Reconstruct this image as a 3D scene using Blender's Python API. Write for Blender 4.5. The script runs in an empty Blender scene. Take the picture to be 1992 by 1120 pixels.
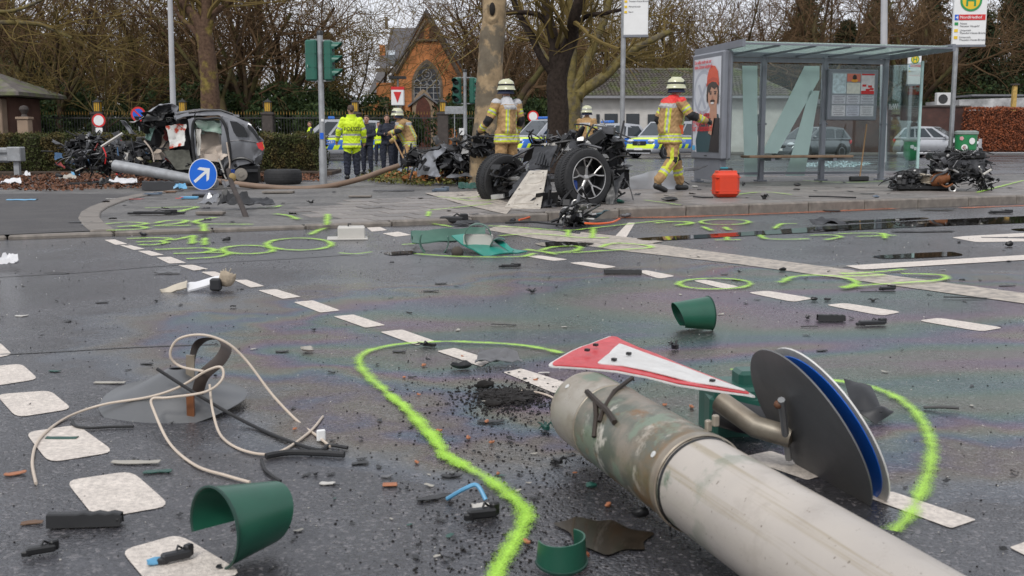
import bpy, bmesh, math, random
import numpy as np
from mathutils import Vector, Matrix, noise as mnoise
sc = bpy.context.scene
# ------------------------------------------------------------------ camera
LENS_PX = 2103.0                      # focal length in pixels of a 1992 px wide frame
PITCH = math.atan(292 / LENS_PX)
CAM_H = 1.0
cam_d = bpy.data.cameras.new('camera'); cam = bpy.data.objects.new('camera', cam_d)
sc.collection.objects.link(cam); sc.camera = cam
cam_d.sensor_width = 36; cam_d.lens = 36 * LENS_PX / 1992
cam_d.clip_start = 0.05; cam_d.clip_end = 2000
cam.location = (0, 0, CAM_H); cam.rotation_euler = (math.pi / 2 - PITCH, 0, 0)
cam_d.dof.use_dof = True; cam_d.dof.focus_distance = 9.0; cam_d.dof.aperture_fstop = 9.0
# ------------------------------------------------------------------ sky: even winter overcast
SUN_EL, SUN_ROT = math.radians(48), math.radians(200)
w = bpy.data.worlds.new('World'); sc.world = w; w.use_nodes = True
nt = w.node_tree; nt.nodes.clear()
sky = nt.nodes.new('ShaderNodeTexSky'); sky.sky_type = 'NISHITA'; sky.sun_disc = False
sky.sun_elevation = SUN_EL; sky.sun_rotation = SUN_ROT; sky.air_density = 1.0; sky.dust_density = 4.0
hs = nt.nodes.new('ShaderNodeHueSaturation'); hs.inputs['Saturation'].default_value = 0.22
cl = nt.nodes.new('ShaderNodeTexNoise'); cl.inputs['Scale'].default_value = 2.2; cl.inputs['Detail'].default_value = 6
tc = nt.nodes.new('ShaderNodeTexCoord'); mp = nt.nodes.new('ShaderNodeMapping'); mp.inputs['Scale'].default_value = (1, 1, 3)
cr = nt.nodes.new('ShaderNodeMapRange'); cr.inputs[1].default_value = .3; cr.inputs[2].default_value = .7
cr.inputs[3].default_value = 8.2; cr.inputs[4].default_value = 10.2
cc = nt.nodes.new('ShaderNodeCombineColor')
mx = nt.nodes.new('ShaderNodeMix'); mx.data_type = 'RGBA'; mx.inputs[0].default_value = 0.86
bg = nt.nodes.new('ShaderNodeBackground'); bg.inputs['Strength'].default_value = 0.088
wo = nt.nodes.new('ShaderNodeOutputWorld')
L = nt.links.new
L(tc.outputs['Generated'], mp.inputs[0]); L(mp.outputs[0], cl.inputs['Vector']); L(cl.outputs['Fac'], cr.inputs[0])
for k, f in ((0, .955), (1, .985), (2, 1.065)):
 m_ = nt.nodes.new('ShaderNodeMath'); m_.operation = 'MULTIPLY'; m_.inputs[1].default_value = f
 L(cr.outputs[0], m_.inputs[0]); L(m_.outputs[0], cc.inputs[k])
L(sky.outputs[0], hs.inputs['Color']); L(hs.outputs[0], mx.inputs[6]); L(cc.outputs[0], mx.inputs[7])
L(mx.outputs[2], bg.inputs['Color']); L(bg.outputs[0], wo.inputs['Surface'])
sun_d = bpy.data.lights.new('sun', 'SUN'); sun = bpy.data.objects.new('sun', sun_d); sc.collection.objects.link(sun)
sun_d.energy = 1.5; sun_d.angle = math.radians(14); sun_d.color = (1, .97, .93)
sun.rotation_euler = (math.pi / 2 - SUN_EL, 0, math.radians(-20))
sun.location = (0, 0, 40)
vs = sc.view_settings; vs.view_transform = 'Standard'; vs.look = 'None'; vs.gamma = 1; vs.exposure = 0.34
vs.use_curve_mapping = False
# ------------------------------------------------------------------ helpers
R = random.Random(7)
COL = sc.collection
def lin(h):
 if isinstance(h, (tuple, list)): return tuple(h)
 h = h.lstrip('#'); o = []
 for i in (0, 2, 4):
  c = int(h[i:i+2], 16) / 255
  o.append(c / 12.92 if c <= .04045 else ((c + .055) / 1.055) ** 2.4)
 return tuple(o)
cp, sp_ = math.cos(PITCH), math.sin(PITCH)
def ray(px, py):
 a = (px - 996) / LENS_PX; b = (560 - py) / LENS_PX
 return Vector((a, cp + b * sp_, -sp_ + b * cp))
def gp(px, py, z=0.0):                       # a point of the photograph on the level z
 d = ray(px, py); t = (z - CAM_H) / d.z
 return Vector((d.x * t, d.y * t, z))
def at(px, py, Y):                           # a point of the photograph at distance Y
 d = ray(px, py); t = Y / d.y
 return Vector((d.x * t, Y, CAM_H + d.z * t))
KU = Vector((.908, .419, 0)); KV = Vector((-.419, .908, 0)); K0 = Vector((1.36, 13.6, 0))   # kerb line
def kerb_h(p):                               # height of the island: dropped kerb at its west end
 u = (Vector((p[0], p[1], 0)) - K0).dot(KU)
 t = min(1, max(0, (u + 4.2) / 5.5)); t = t * t * (3 - 2 * t)
 return .045 + .085 * t
def ip(px, py):                              # a point of the photograph on the island pavement
 z = .1
 for _ in range(4):
  p = gp(px, py, z); z = kerb_h(p)
 return Vector((p.x, p.y, z))
MATS = {}
def mat(name, col, rough=.6, metal=0., var=.15, scale=6., bump=0., bscale=60., coat=0., spec=.5, dirt=0., dcol=(.08, .065, .05),
  dscale=3., trans=0., rvar=0., two=None, tscale=4., tlo=.45, thi=.6, emit=None, alpha=1., sss=0.):
 if name in MATS: return MATS[name]
 m = bpy.data.materials.new(name); m.use_nodes = True; MATS[name] = m
 t = m.node_tree; N = t.nodes; b = N['Principled BSDF']; Lk = t.links.new
 col = lin(col)
 co = N.new('ShaderNodeTexCoord')
 def nz(s, d=4, r=.55):
  n = N.new('ShaderNodeTexNoise'); n.inputs['Scale'].default_value = s; n.inputs['Detail'].default_value = d
  n.inputs['Roughness'].default_value = r; Lk(co.outputs['Object'], n.inputs['Vector']); return n.outputs['Fac']
 def rng(src, a, bb, c, d):
  n = N.new('ShaderNodeMapRange'); Lk(src, n.inputs[0])
  for i, v in enumerate((a, bb, c, d)): n.inputs[i + 1].default_value = v
  return n.outputs[0]
 def mixc(f, A, B, mode='MIX'):
  n = N.new('ShaderNodeMix'); n.data_type = 'RGBA'; n.blend_type = mode
  if hasattr(f, 'is_linked'): Lk(f, n.inputs[0])
  else: n.inputs[0].default_value = f
  for i, v in ((6, A), (7, B)):
   if hasattr(v, 'is_linked'): Lk(v, n.inputs[i])
   else: n.inputs[i].default_value = (*v, 1)
  return n.outputs[2]
 c = None
 if two is not None:
  c = mixc(rng(nz(tscale, 6, .6), tlo, thi, 0, 1), col, lin(two))
 if var > 0:
  f = rng(nz(scale, 5), .3, .7, 1 - var, 1 + var)
  n = N.new('ShaderNodeVectorMath'); n.operation = 'SCALE'
  if c is not None: Lk(c, n.inputs[0])
  else: n.inputs[0].default_value = col
  Lk(f, n.inputs['Scale']); c = n.outputs[0]
 if dirt > 0:
  c = mixc(rng(nz(dscale, 7, .65), .5 - .12, .5 + .28 - dirt * .2, 0, dirt), c if c is not None else col, dcol)
 if c is not None: Lk(c, b.inputs['Base Color'])
 else: b.inputs['Base Color'].default_value = (*col, 1)
 b.inputs['Roughness'].default_value = rough
 if rvar > 0: Lk(rng(nz(scale * 1.7, 5), .3, .7, max(.03, rough - rvar), min(1, rough + rvar)), b.inputs['Roughness'])
 b.inputs['Metallic'].default_value = metal; b.inputs['Specular IOR Level'].default_value = spec
 b.inputs['Coat Weight'].default_value = coat; b.inputs['Coat Roughness'].default_value = .08
 if trans: b.inputs['Transmission Weight'].default_value = trans
 if sss: b.inputs['Subsurface Weight'].default_value = sss; b.inputs['Subsurface Radius'].default_value = (.02, .01, .006)
 if bump > 0:
  bn = N.new('ShaderNodeBump'); bn.inputs['Strength'].default_value = bump; bn.inputs['Distance'].default_value = .01
  Lk(nz(bscale, 4), bn.inputs['Height']); Lk(bn.outputs[0], b.inputs['Normal'])
 if emit: b.inputs['Emission Color'].default_value = (*lin(emit[0]), 1); b.inputs['Emission Strength'].default_value = emit[1]
 if alpha < 1: b.inputs['Alpha'].default_value = alpha
 return m
def frame_from(d, up=Vector((0, 0, 1))):
 d = d.normalized(); x = up.cross(d)
 if x.length < 1e-4: x = Vector((1, 0, 0)).cross(d)
 x.normalize(); return x, d.cross(x)
class MB:
 def __init__(s): s.v = []; s.f = []; s.m = []
 def add(s, vs, fs, m=0, M=None):
  o = len(s.v)
  s.v += [(M @ Vector(v))[:] if M else tuple(v) for v in vs]
  for f in fs: s.f.append(tuple(i + o for i in f)); s.m.append(m)
  return s
 def box(s, c, d, m=0, M=None, ch=0., rz=0., rot=None):
  hx, hy, hz = d[0] / 2, d[1] / 2, d[2] / 2
  T = Matrix.Translation(Vector(c))
  if rot is not None: T = T @ rot.to_4x4()
  elif rz: T = T @ Matrix.Rotation(rz, 4, 'Z')
  if M: T = M @ T
  if ch <= 0:
   v = [(x * hx, y * hy, z * hz) for x in (-1, 1) for y in (-1, 1) for z in (-1, 1)]
   return s.add(v, [(0, 1, 3, 2), (4, 6, 7, 5), (0, 4, 5, 1), (2, 3, 7, 6), (0, 2, 6, 4), (1, 5, 7, 3)], m, T)
  ch = min(ch, hx * .9, hy * .9, hz * .9); v = []; ix = {}
  for x in (-1, 1):
   for y in (-1, 1):
    for z in (-1, 1):
     for a in range(3):
      ix[x, y, z, a] = len(v)
      v.append((x * (hx if a == 0 else hx - ch), y * (hy if a == 1 else hy - ch), z * (hz if a == 2 else hz - ch)))
  F = []
  for a in range(3):
   b_, c_ = (a + 1) % 3, (a + 2) % 3
   for sg in (-1, 1):
    q = []
    for (p, r) in ((-1, -1), (1, -1), (1, 1), (-1, 1)):
     k = [0, 0, 0]; k[a] = sg; k[b_] = p; k[c_] = r; q.append(ix[k[0], k[1], k[2], a])
    F.append(tuple(q if sg > 0 else q[::-1]))
   for p in (-1, 1):                       # edges parallel to axis a
    for r in (-1, 1):
     def I(sa, ax):
      k = [0, 0, 0]; k[a] = sa; k[b_] = p; k[c_] = r; return ix[k[0], k[1], k[2], ax]
     q = (I(-1, b_), I(1, b_), I(1, c_), I(-1, c_))
     F.append(q if p * r > 0 else q[::-1])
  for x in (-1, 1):
   for y in (-1, 1):
    for z in (-1, 1):
     q = tuple(ix[x, y, z, a] for a in range(3)); F.append(q if x * y * z > 0 else q[::-1])
  return s.add(v, F, m, T)
 def tube(s, pts, rad, n=8, m=0, M=None, caps=True, flat=1., up=None):
  pts = [Vector(p) for p in pts]
  if not hasattr(rad, '__len__'): rad = [rad] * len(pts)
  v = []; k = len(pts); x = None
  for i, p in enumerate(pts):
   d = (pts[min(i + 1, k - 1)] - pts[max(i - 1, 0)])
   if d.length < 1e-9: d = Vector((0, 0, 1))
   d.normalize()
   if x is None: x, y = frame_from(d, up or Vector((0, 0, 1)))
   else:
    x = x - d * x.dot(d)
    if x.length < 1e-5: x, y = frame_from(d)
    x.normalize(); y = d.cross(x)
   for j in range(n):
    a = 2 * math.pi * j / n
    v.append(p + x * (math.cos(a) * rad[i]) + y * (math.sin(a) * rad[i] * flat))
  f = [(i * n + j, i * n + (j + 1) % n, (i + 1) * n + (j + 1) % n, (i + 1) * n + j) for i in range(k - 1) for j in range(n)]
  if caps: f += [tuple(range(n))[::-1], tuple((k - 1) * n + j for j in range(n))]
  return s.add(v, f, m, M)
 def lathe(s, prof, n=16, m=0, M=None, a0=0., a1=2 * math.pi, sx=1., sy=1.):
  full = abs(a1 - a0 - 2 * math.pi) < 1e-6; c = n if full else n + 1; v = []
  for r, z in prof:
   for j in range(c):
    a = a0 + (a1 - a0) * j / n; v.append((r * math.cos(a) * sx, r * math.sin(a) * sy, z))
  k = len(prof); f = []
  for i in range(k - 1):
   for j in range(n):
    q = (i * c + j, i * c + (j + 1) % c, (i + 1) * c + (j + 1) % c, (i + 1) * c + j); f.append(q)
  return s.add(v, f, m, M)
 def ball(s, c, r, m=0, n=10, k=6, M=None, rot=None):
  r = r if hasattr(r, '__len__') else (r, r, r)
  T = Matrix.Translation(Vector(c))
  if rot is not None: T = T @ rot.to_4x4()
  if M: T = M @ T
  v = [(0, 0, -r[2])]; f = []
  for i in range(1, k):
   t = math.pi * i / k
   for j in range(n):
    a = 2 * math.pi * j / n
    v.append((r[0] * math.sin(t) * math.cos(a), r[1] * math.sin(t) * math.sin(a), -r[2] * math.cos(t)))
  v.append((0, 0, r[2])); e = len(v) - 1
  for j in range(n): f.append((0, 1 + (j + 1) % n, 1 + j)); f.append((e, 1 + (k - 2) * n + j, 1 + (k - 2) * n + (j + 1) % n))
  for i in range(k - 2):
   for j in range(n): f.append((1 + i * n + j, 1 + i * n + (j + 1) % n, 1 + (i + 1) * n + (j + 1) % n, 1 + (i + 1) * n + j))
  return s.add(v, f, m, T)
 def prism(s, poly, z0, z1, m=0, M=None, ms=None):
  n = len(poly)
  v = [(p[0], p[1], z0) for p in poly] + [(p[0], p[1], z1) for p in poly]
  s.add(v, [tuple(range(n))[::-1], tuple(range(n, 2 * n))], m, M)
  o = len(s.v) - 2 * n
  for i in range(n):
   j = (i + 1) % n; s.f.append((o + i, o + j, o + n + j, o + n + i)); s.m.append(m if ms is None else ms)
  return s
 def grid(s, fn, nu, nv, m=0, M=None, thick=0.):
  P = [Vector(fn(i / nu, j / nv)) for i in range(nu + 1) for j in range(nv + 1)]
  f = [(i * (nv + 1) + j, (i + 1) * (nv + 1) + j, (i + 1) * (nv + 1) + j + 1, i * (nv + 1) + j + 1) for i in range(nu) for j in range(nv)]
  if thick:
   nn = len(P); nr = [Vector() for _ in P]
   for q in f:
    c = (P[q[1]] - P[q[0]]).cross(P[q[3]] - P[q[0]])
    if c.length > 1e-12:
     c.normalize()
     for i in q: nr[i] += c
   Q = [p - (r_.normalized() if r_.length > 1e-9 else Vector((0, 0, 1))) * thick for p, r_ in zip(P, nr)]
   g = [tuple(i + nn for i in q[::-1]) for q in f]
   bd = [j for j in range(nv + 1)] + [i * (nv + 1) + nv for i in range(1, nu + 1)] + [nu * (nv + 1) + j for j in range(nv - 1, -1, -1)] + [i * (nv + 1) for i in range(nu - 1, 0, -1)]
   e = [(bd[(k + 1) % len(bd)], bd[k], bd[k] + nn, bd[(k + 1) % len(bd)] + nn) for k in range(len(bd))]
   return s.add(P + Q, f + g + [q[::-1] for q in e], m, M)
  return s.add(P, f, m, M)
 def build(s, name, mats, parent=None, loc=None, rz=0., smooth=40, world=False, rot=None):
  me = bpy.data.meshes.new(name)
  v = s.v
  if world and parent is not None:
   l = parent.location; v = [(a - l.x, b - l.y, c - l.z) for a, b, c in v]
  elif world and loc is not None:
   l = Vector(loc); v = [(a - l.x, b - l.y, c - l.z) for a, b, c in v]
  me.from_pydata(v, [], s.f);
  mats = mats if isinstance(mats, (list, tuple)) else [mats]
  for m in mats: me.materials.append(m)
  if len(mats) > 1: me.polygons.foreach_set('material_index', s.m)
  if smooth:
   me.polygons.foreach_set('use_smooth', [True] * len(me.polygons))
   me.set_sharp_from_angle(angle=math.radians(smooth))
  me.update()
  o = bpy.data.objects.new(name, me); COL.objects.link(o)
  if parent is not None: o.parent = parent
  if loc is not None: o.location = loc
  if rot is not None: o.rotation_euler = rot
  elif rz: o.rotation_euler = (0, 0, rz)
  return o
def tag(o, label, cat, group=None, kind=None):
 if label: o['label'] = label
 if cat: o['category'] = cat
 if group: o['group'] = group
 if kind: o['kind'] = kind
 return o
def thing(name, label, cat, loc=(0, 0, 0), rz=0., group=None):
 o = bpy.data.objects.new(name, None); COL.objects.link(o); o.empty_display_size = .2
 o.location = loc; o.rotation_euler = (0, 0, rz); return tag(o, label, cat, group)
def copy_tree(o, parent=None):
 c = o.copy(); COL.objects.link(c); c.parent = parent
 for ch in list(o.children): copy_tree(ch, c)
 return c
def struct(o): o['kind'] = 'structure'; return o
def fbm(p, s=1., o=4): return mnoise.fractal(Vector(p) * s, 1., 2., o)
def text_mesh(txt, size, mt, name, parent, M, align='LEFT', spacing=1., bold=0., ext=.001):
 cu = bpy.data.curves.new('t', 'FONT'); cu.body = txt; cu.size = size; cu.align_x = align; cu.space_character = spacing
 cu.offset = bold; cu.extrude = ext; cu.resolution_u = 2; cu.space_line = .95
 to = bpy.data.objects.new('t', cu); COL.objects.link(to)
 dg = bpy.context.evaluated_depsgraph_get(); me = bpy.data.meshes.new_from_object(to.evaluated_get(dg))
 bpy.data.objects.remove(to); bpy.data.curves.remove(cu)
 me.name = name; me.transform(M); me.materials.clear(); me.materials.append(mt)
 o = bpy.data.objects.new(name, me); COL.objects.link(o); o.parent = parent; return o
# ------------------------------------------------------------------ ground materials
def nodes_of(m): return m.node_tree.nodes, m.node_tree.links.new, m.node_tree.nodes['Principled BSDF']
def newmat(n):
 m = bpy.data.materials.new(n); m.use_nodes = True; MATS[n] = m; return (m, *nodes_of(m))
def road_material():
 m, N, Lk, b = newmat('wet_asphalt')
 co = N.new('ShaderNodeTexCoord')
 def nz(s, d=4, r=.55, vec=None, dist=0.):
  n = N.new('ShaderNodeTexNoise'); n.inputs['Scale'].default_value = s; n.inputs['Detail'].default_value = d
  n.inputs['Roughness'].default_value = r; n.inputs['Distortion'].default_value = dist
  Lk(vec or co.outputs['Object'], n.inputs['Vector']); return n.outputs['Fac']
 def rng(src, a, bb, c, d, smooth=False):
  n = N.new('ShaderNodeMapRange'); Lk(src, n.inputs[0])
  if smooth: n.interpolation_type = 'SMOOTHSTEP'
  for i, v in enumerate((a, bb, c, d)): n.inputs[i + 1].default_value = v
  return n.outputs[0]
 def math_(op, a, c=None):
  n = N.new('ShaderNodeMath'); n.operation = op
  for i, v in enumerate((a, c)):
   if v is None: continue
   if hasattr(v, 'is_linked'): Lk(v, n.inputs[i])
   else: n.inputs[i].default_value = v
  return n.outputs[0]
 def mixc(f, A, B, mode='MIX'):
  n = N.new('ShaderNodeMix'); n.data_type = 'RGBA'; n.blend_type = mode; Lk(f, n.inputs[0])
  for i, v in ((6, A), (7, B)):
   if hasattr(v, 'is_linked'): Lk(v, n.inputs[i])
   else: n.inputs[i].default_value = (*v, 1)
  return n.outputs[2]
 vo = N.new('ShaderNodeTexVoronoi'); vo.inputs['Scale'].default_value = 105; Lk(co.outputs['Object'], vo.inputs['Vector'])
 big = nz(.35, 5, .6); mid = nz(3., 6, .6)
 base = mixc(rng(mid, .35, .65, 0, 1), (.031, .031, .036), (.050, .050, .057))
 chip = N.new('ShaderNodeSeparateColor'); Lk(vo.outputs['Color'], chip.inputs[0])
 grain = mixc(rng(chip.outputs[0], .80, .97, 0, .75), base, (.15, .14, .145))
 grain = mixc(rng(chip.outputs[1], .70, 1., 0, .6), grain, (.010, .010, .011))
 dust = mixc(rng(nz(1.1, 7, .7), .60, .80, 0, .2), grain, (.10, .09, .085))
 Lk(dust, b.inputs['Base Color'])
 wet = rng(big, .36, .62, 0, 1, True)
 # tyre-polished bands along the road
 rough = math_('ADD', rng(wet, 0, 1, .36, .15), rng(nz(40, 3), .3, .7, -.06, .06))
 Lk(rough, b.inputs['Roughness'])
 bn = N.new('ShaderNodeBump'); bn.inputs['Strength'].default_value = .5; bn.inputs['Distance'].default_value = .004
 h = math_('ADD', math_('MULTIPLY', vo.outputs['Distance'], -1.1), math_('MULTIPLY', nz(230, 3), .7))
 Lk(h, bn.inputs['Height']); Lk(bn.outputs[0], b.inputs['Normal'])
 # petrol film floating on the wet surface: a real thin film
 sx = N.new('ShaderNodeMapping'); sx.inputs['Rotation'].default_value = (0, 0, .35); sx.inputs['Scale'].default_value = (.30, .85, 1)
 Lk(co.outputs['Object'], sx.inputs['Vector'])
 film = nz(.55, 3, .45, sx.outputs[0], 1.3)
 sp = N.new('ShaderNodeVectorMath'); sp.operation = 'SUBTRACT'; sp.inputs[1].default_value = (1.9, 5.7, 0); Lk(co.outputs['Object'], sp.inputs[0])
 sc2 = N.new('ShaderNodeVectorMath'); sc2.operation = 'MULTIPLY'; sc2.inputs[1].default_value = (.26, .36, 0); Lk(sp.outputs[0], sc2.inputs[0])
 ln = N.new('ShaderNodeVectorMath'); ln.operation = 'LENGTH'; Lk(sc2.outputs[0], ln.inputs[0])
 msk = rng(math_('ADD', ln.outputs['Value'], math_('MULTIPLY', nz(.9, 4), .8)), 1.05, 1.55, 1, 0, True)
 th = math_('MULTIPLY', rng(film, .25, .75, 210, 560), msk)
 Lk(th, b.inputs['Thin Film Thickness']); b.inputs['Thin Film IOR'].default_value = 1.86
 b.inputs['Specular IOR Level'].default_value = .7
 return m
M_road = road_material()
M_path = mat('dark_path_asphalt', (.040, .036, .035), .62, var=.25, scale=30, bump=.5, bscale=220, two=(.055, .05, .047), tscale=2)
M_isl = mat('pavement_asphalt', (.115, .108, .10), .55, var=.3, scale=9, bump=.5, bscale=150, two=(.07, .066, .062), tscale=1.3, rvar=.12)
M_joint = M_isl
M_kerb = mat('kerb_concrete', (.20, .175, .15), .6, var=.25, scale=7, bump=.35, bscale=90, dirt=.55, dcol=(.07, .06, .05), dscale=5)
M_ground = mat('bare_winter_ground', (.075, .06, .04), .95, var=.35, scale=1.2, bump=.3, bscale=8, two=(.05, .065, .025), tscale=.3)
M_paint = mat('road_paint', (.68, .61, .54), .55, var=.1, scale=14, bump=.5, bscale=170, dirt=.5, dcol=(.16, .14, .13), dscale=55)
M_beige = mat('old_line_paint', (.46, .40, .33), .5, var=.15, scale=6, bump=.3, bscale=150, dirt=.7, dcol=(.09, .08, .075), dscale=14)
def slab_material():
 m = mat('paving_slab', (.175, .155, .14), .5, var=.25, scale=8, bump=.3, bscale=120, dirt=.3, dcol=(.06, .055, .05), dscale=2, rvar=.12)
 N, Lk, b = nodes_of(m); src = b.inputs['Base Color'].links[0].from_socket
 oi = N.new('ShaderNodeObjectInfo'); mr = N.new('ShaderNodeMapRange'); Lk(oi.outputs['Random'], mr.inputs[0])
 mr.inputs[3].default_value = .68; mr.inputs[4].default_value = 1.3
 v = N.new('ShaderNodeVectorMath'); v.operation = 'SCALE'; Lk(src, v.inputs[0]); Lk(mr.outputs[0], v.inputs['Scale']); Lk(v.outputs[0], b.inputs['Base Color'])
 return m
M_slab = slab_material()
def film_alpha(name, col, rough, lo, hi, scale, soft=.35, strength=1.):
 """paint sprayed in a band: thin towards its edge (u runs across), broken by the aggregate"""
 m, N, Lk, b = newmat(name)
 uv = N.new('ShaderNodeUVMap'); uv.uv_map = 'UVMap'; sx = N.new('ShaderNodeSeparateXYZ'); Lk(uv.outputs[0], sx.inputs[0])
 co = N.new('ShaderNodeTexCoord'); n = N.new('ShaderNodeTexNoise'); n.inputs['Scale'].default_value = scale; n.inputs['Detail'].default_value = 5
 n.inputs['Roughness'].default_value = .7; Lk(co.outputs['Object'], n.inputs['Vector'])
 n2 = N.new('ShaderNodeTexNoise'); n2.inputs['Scale'].default_value = scale * .06; n2.inputs['Detail'].default_value = 3; Lk(co.outputs['Object'], n2.inputs['Vector'])
 def mth(op, a, c):
  k = N.new('ShaderNodeMath'); k.operation = op
  for i, v in enumerate((a, c)):
   if hasattr(v, 'is_linked'): Lk(v, k.inputs[i])
   else: k.inputs[i].default_value = v
  return k.outputs[0]
 d = mth('ABSOLUTE', mth('SUBTRACT', sx.outputs[0], .5), 0.); e = N.new('ShaderNodeMapRange'); Lk(d, e.inputs[0])
 e.inputs[1].default_value = .5; e.inputs[2].default_value = .5 - soft; e.inputs[3].default_value = -.3; e.inputs[4].default_value = .40
 s = mth('ADD', mth('ADD', e.outputs[0], n.outputs['Fac']), mth('MULTIPLY', mth('SUBTRACT', n2.outputs['Fac'], .5), .55))
 a = N.new('ShaderNodeMapRange'); Lk(s, a.inputs[0]); a.inputs[1].default_value = lo; a.inputs[2].default_value = hi; a.inputs[4].default_value = strength
 Lk(a.outputs[0], b.inputs['Alpha']); b.inputs['Base Color'].default_value = (*lin(col), 1); b.inputs['Roughness'].default_value = rough
 return m
M_spray = film_alpha('neon_marking_spray', (.42, .74, .07), .6, .55, .98, 190, .5, .84)
M_clay = film_alpha('orange_binder_dust', (.42, .13, .055), .9, .55, 1.0, 25, .5, .85)
M_crack = mat('crack_sealant', (.018, .017, .017), .35, var=.2)
M_water = mat('puddle_water', (.014, .012, .010), .025, var=0, spec=.55)
# ------------------------------------------------------------------ ground sheets
def sheet(name, poly, z, m, parent=None, kind='structure'):
 mb = MB(); mb.add([(p[0], p[1], (z(p) if callable(z) else z)) for p in poly], [tuple(range(len(poly)))])
 a = sum(poly[i][0] * poly[(i + 1) % len(poly)][1] - poly[(i + 1) % len(poly)][0] * poly[i][1] for i in range(len(poly)))
 if a < 0: mb.f = [f[::-1] for f in mb.f]
 o = mb.build(name, m, parent, smooth=0)
 if parent is None and kind: o['kind'] = kind
 return o
ground = sheet('ground', [(-900, -60), (900, -60), (900, 1500), (-900, 1500)], -.03, M_ground)
road = sheet('road', [(-60, -8), (70, -8), (75, 64), (-65, 64)], 0., M_road)
def island_back(u): return 10.6 if u < 2 else max(6.8, 10.6 - (u - 2) * .33)
def uv_w(u, v): return K0 + KU * u + KV * v
mb = MB()
def isl(a, c):
 u = -16 + 50 * a; p = uv_w(u, .15 + (island_back(u) - .15) * c); return (p.x, p.y, kerb_h(p) - .006)
mb.grid(isl, 60, 6)
pave = struct(mb.build('pavement', M_isl, smooth=0))
# kerb stones, front and back edge
st = MB(); st.box((.0, .075, -.15), (.985, .148, .30), 0, ch=.018); st_me = None
for (sgn, rng_) in ((1, range(-12, 26)), (-1, range(-14, 30))):
 for i in rng_:
  u = i + .5; v = 0 if sgn > 0 else island_back(u) - .15
  p = uv_w(u, v)
  if st_me is None: o = st.build('kerb_stone', M_kerb, pave); st_me = o.data
  else: o = bpy.data.objects.new('kerb_stone', st_me); COL.objects.link(o); o.parent = pave
  o.location = (p.x, p.y, kerb_h(p) + R.uniform(-.004, .004)); o.rotation_euler = (0, 0, math.atan2(KU.y, KU.x) + R.uniform(-.004, .004) + (math.atan(-.33) if sgn < 0 and 2 < u < 13.5 else 0))
# paving slabs
sl = MB(); sl.box((0, 0, -.02), (.492, .492, .044), 0, ch=.006); sl_me = None
for j in range(8):
 for i in range(-7, 29):
  u = i * .5 + (.25 if j % 2 else 0) + .1; v = .15 + .252 + j * .5
  p = uv_w(u, v)
  if u < -2.6 and j > 5: continue
  if sl_me is None: o = sl.build('paving_slab', M_slab, pave); sl_me = o.data
  else: o = bpy.data.objects.new('paving_slab', sl_me); COL.objects.link(o); o.parent = pave
  o.location = (p.x, p.y, kerb_h(p) + R.uniform(-.002, .003))
  o.rotation_euler = (R.uniform(-.004, .004), -.006 + R.uniform(-.006, .006), math.atan2(KU.y, KU.x) + R.uniform(-.005, .005))
# dark cycle path and its flush edging stones
pth = [ip(*q) for q in ((-260, 470), (0, 457), (200, 448), (178, 436), (170, 424), (174, 414), (190, 404), (226, 391), (280, 379), (120, 376), (-260, 378))]
sheet('cycle_path', pth, lambda p: kerb_h(p) + .002, M_path)
edge = [ip(*q) for q in ((200, 449), (182, 436), (173, 424), (177, 413), (193, 403), (228, 390), (284, 378), (345, 371))]
for a, c in zip(edge[:-1], edge[1:]):
 nseg = max(1, round((c - a).length / .8))
 for k in range(nseg):
  p0 = a.lerp(c, k / nseg); p1 = a.lerp(c, (k + 1) / nseg); d = p1 - p0
  e = MB(); e.box((0, 0, -.05), (d.length + .05, .24, .11), ch=.012)
  e.build('edging_stone', M_kerb, pave, loc=((p0 + p1) / 2 + Vector((0, 0, .012))), rz=math.atan2(d.y, d.x))
# far side pavement
struct(MB().box((0, 64 + 30, .03), (200, 60, .12)).build('far_pavement', mat('far_pavement', (.13, .12, .11), .7, var=.2, scale=2)))
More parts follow.
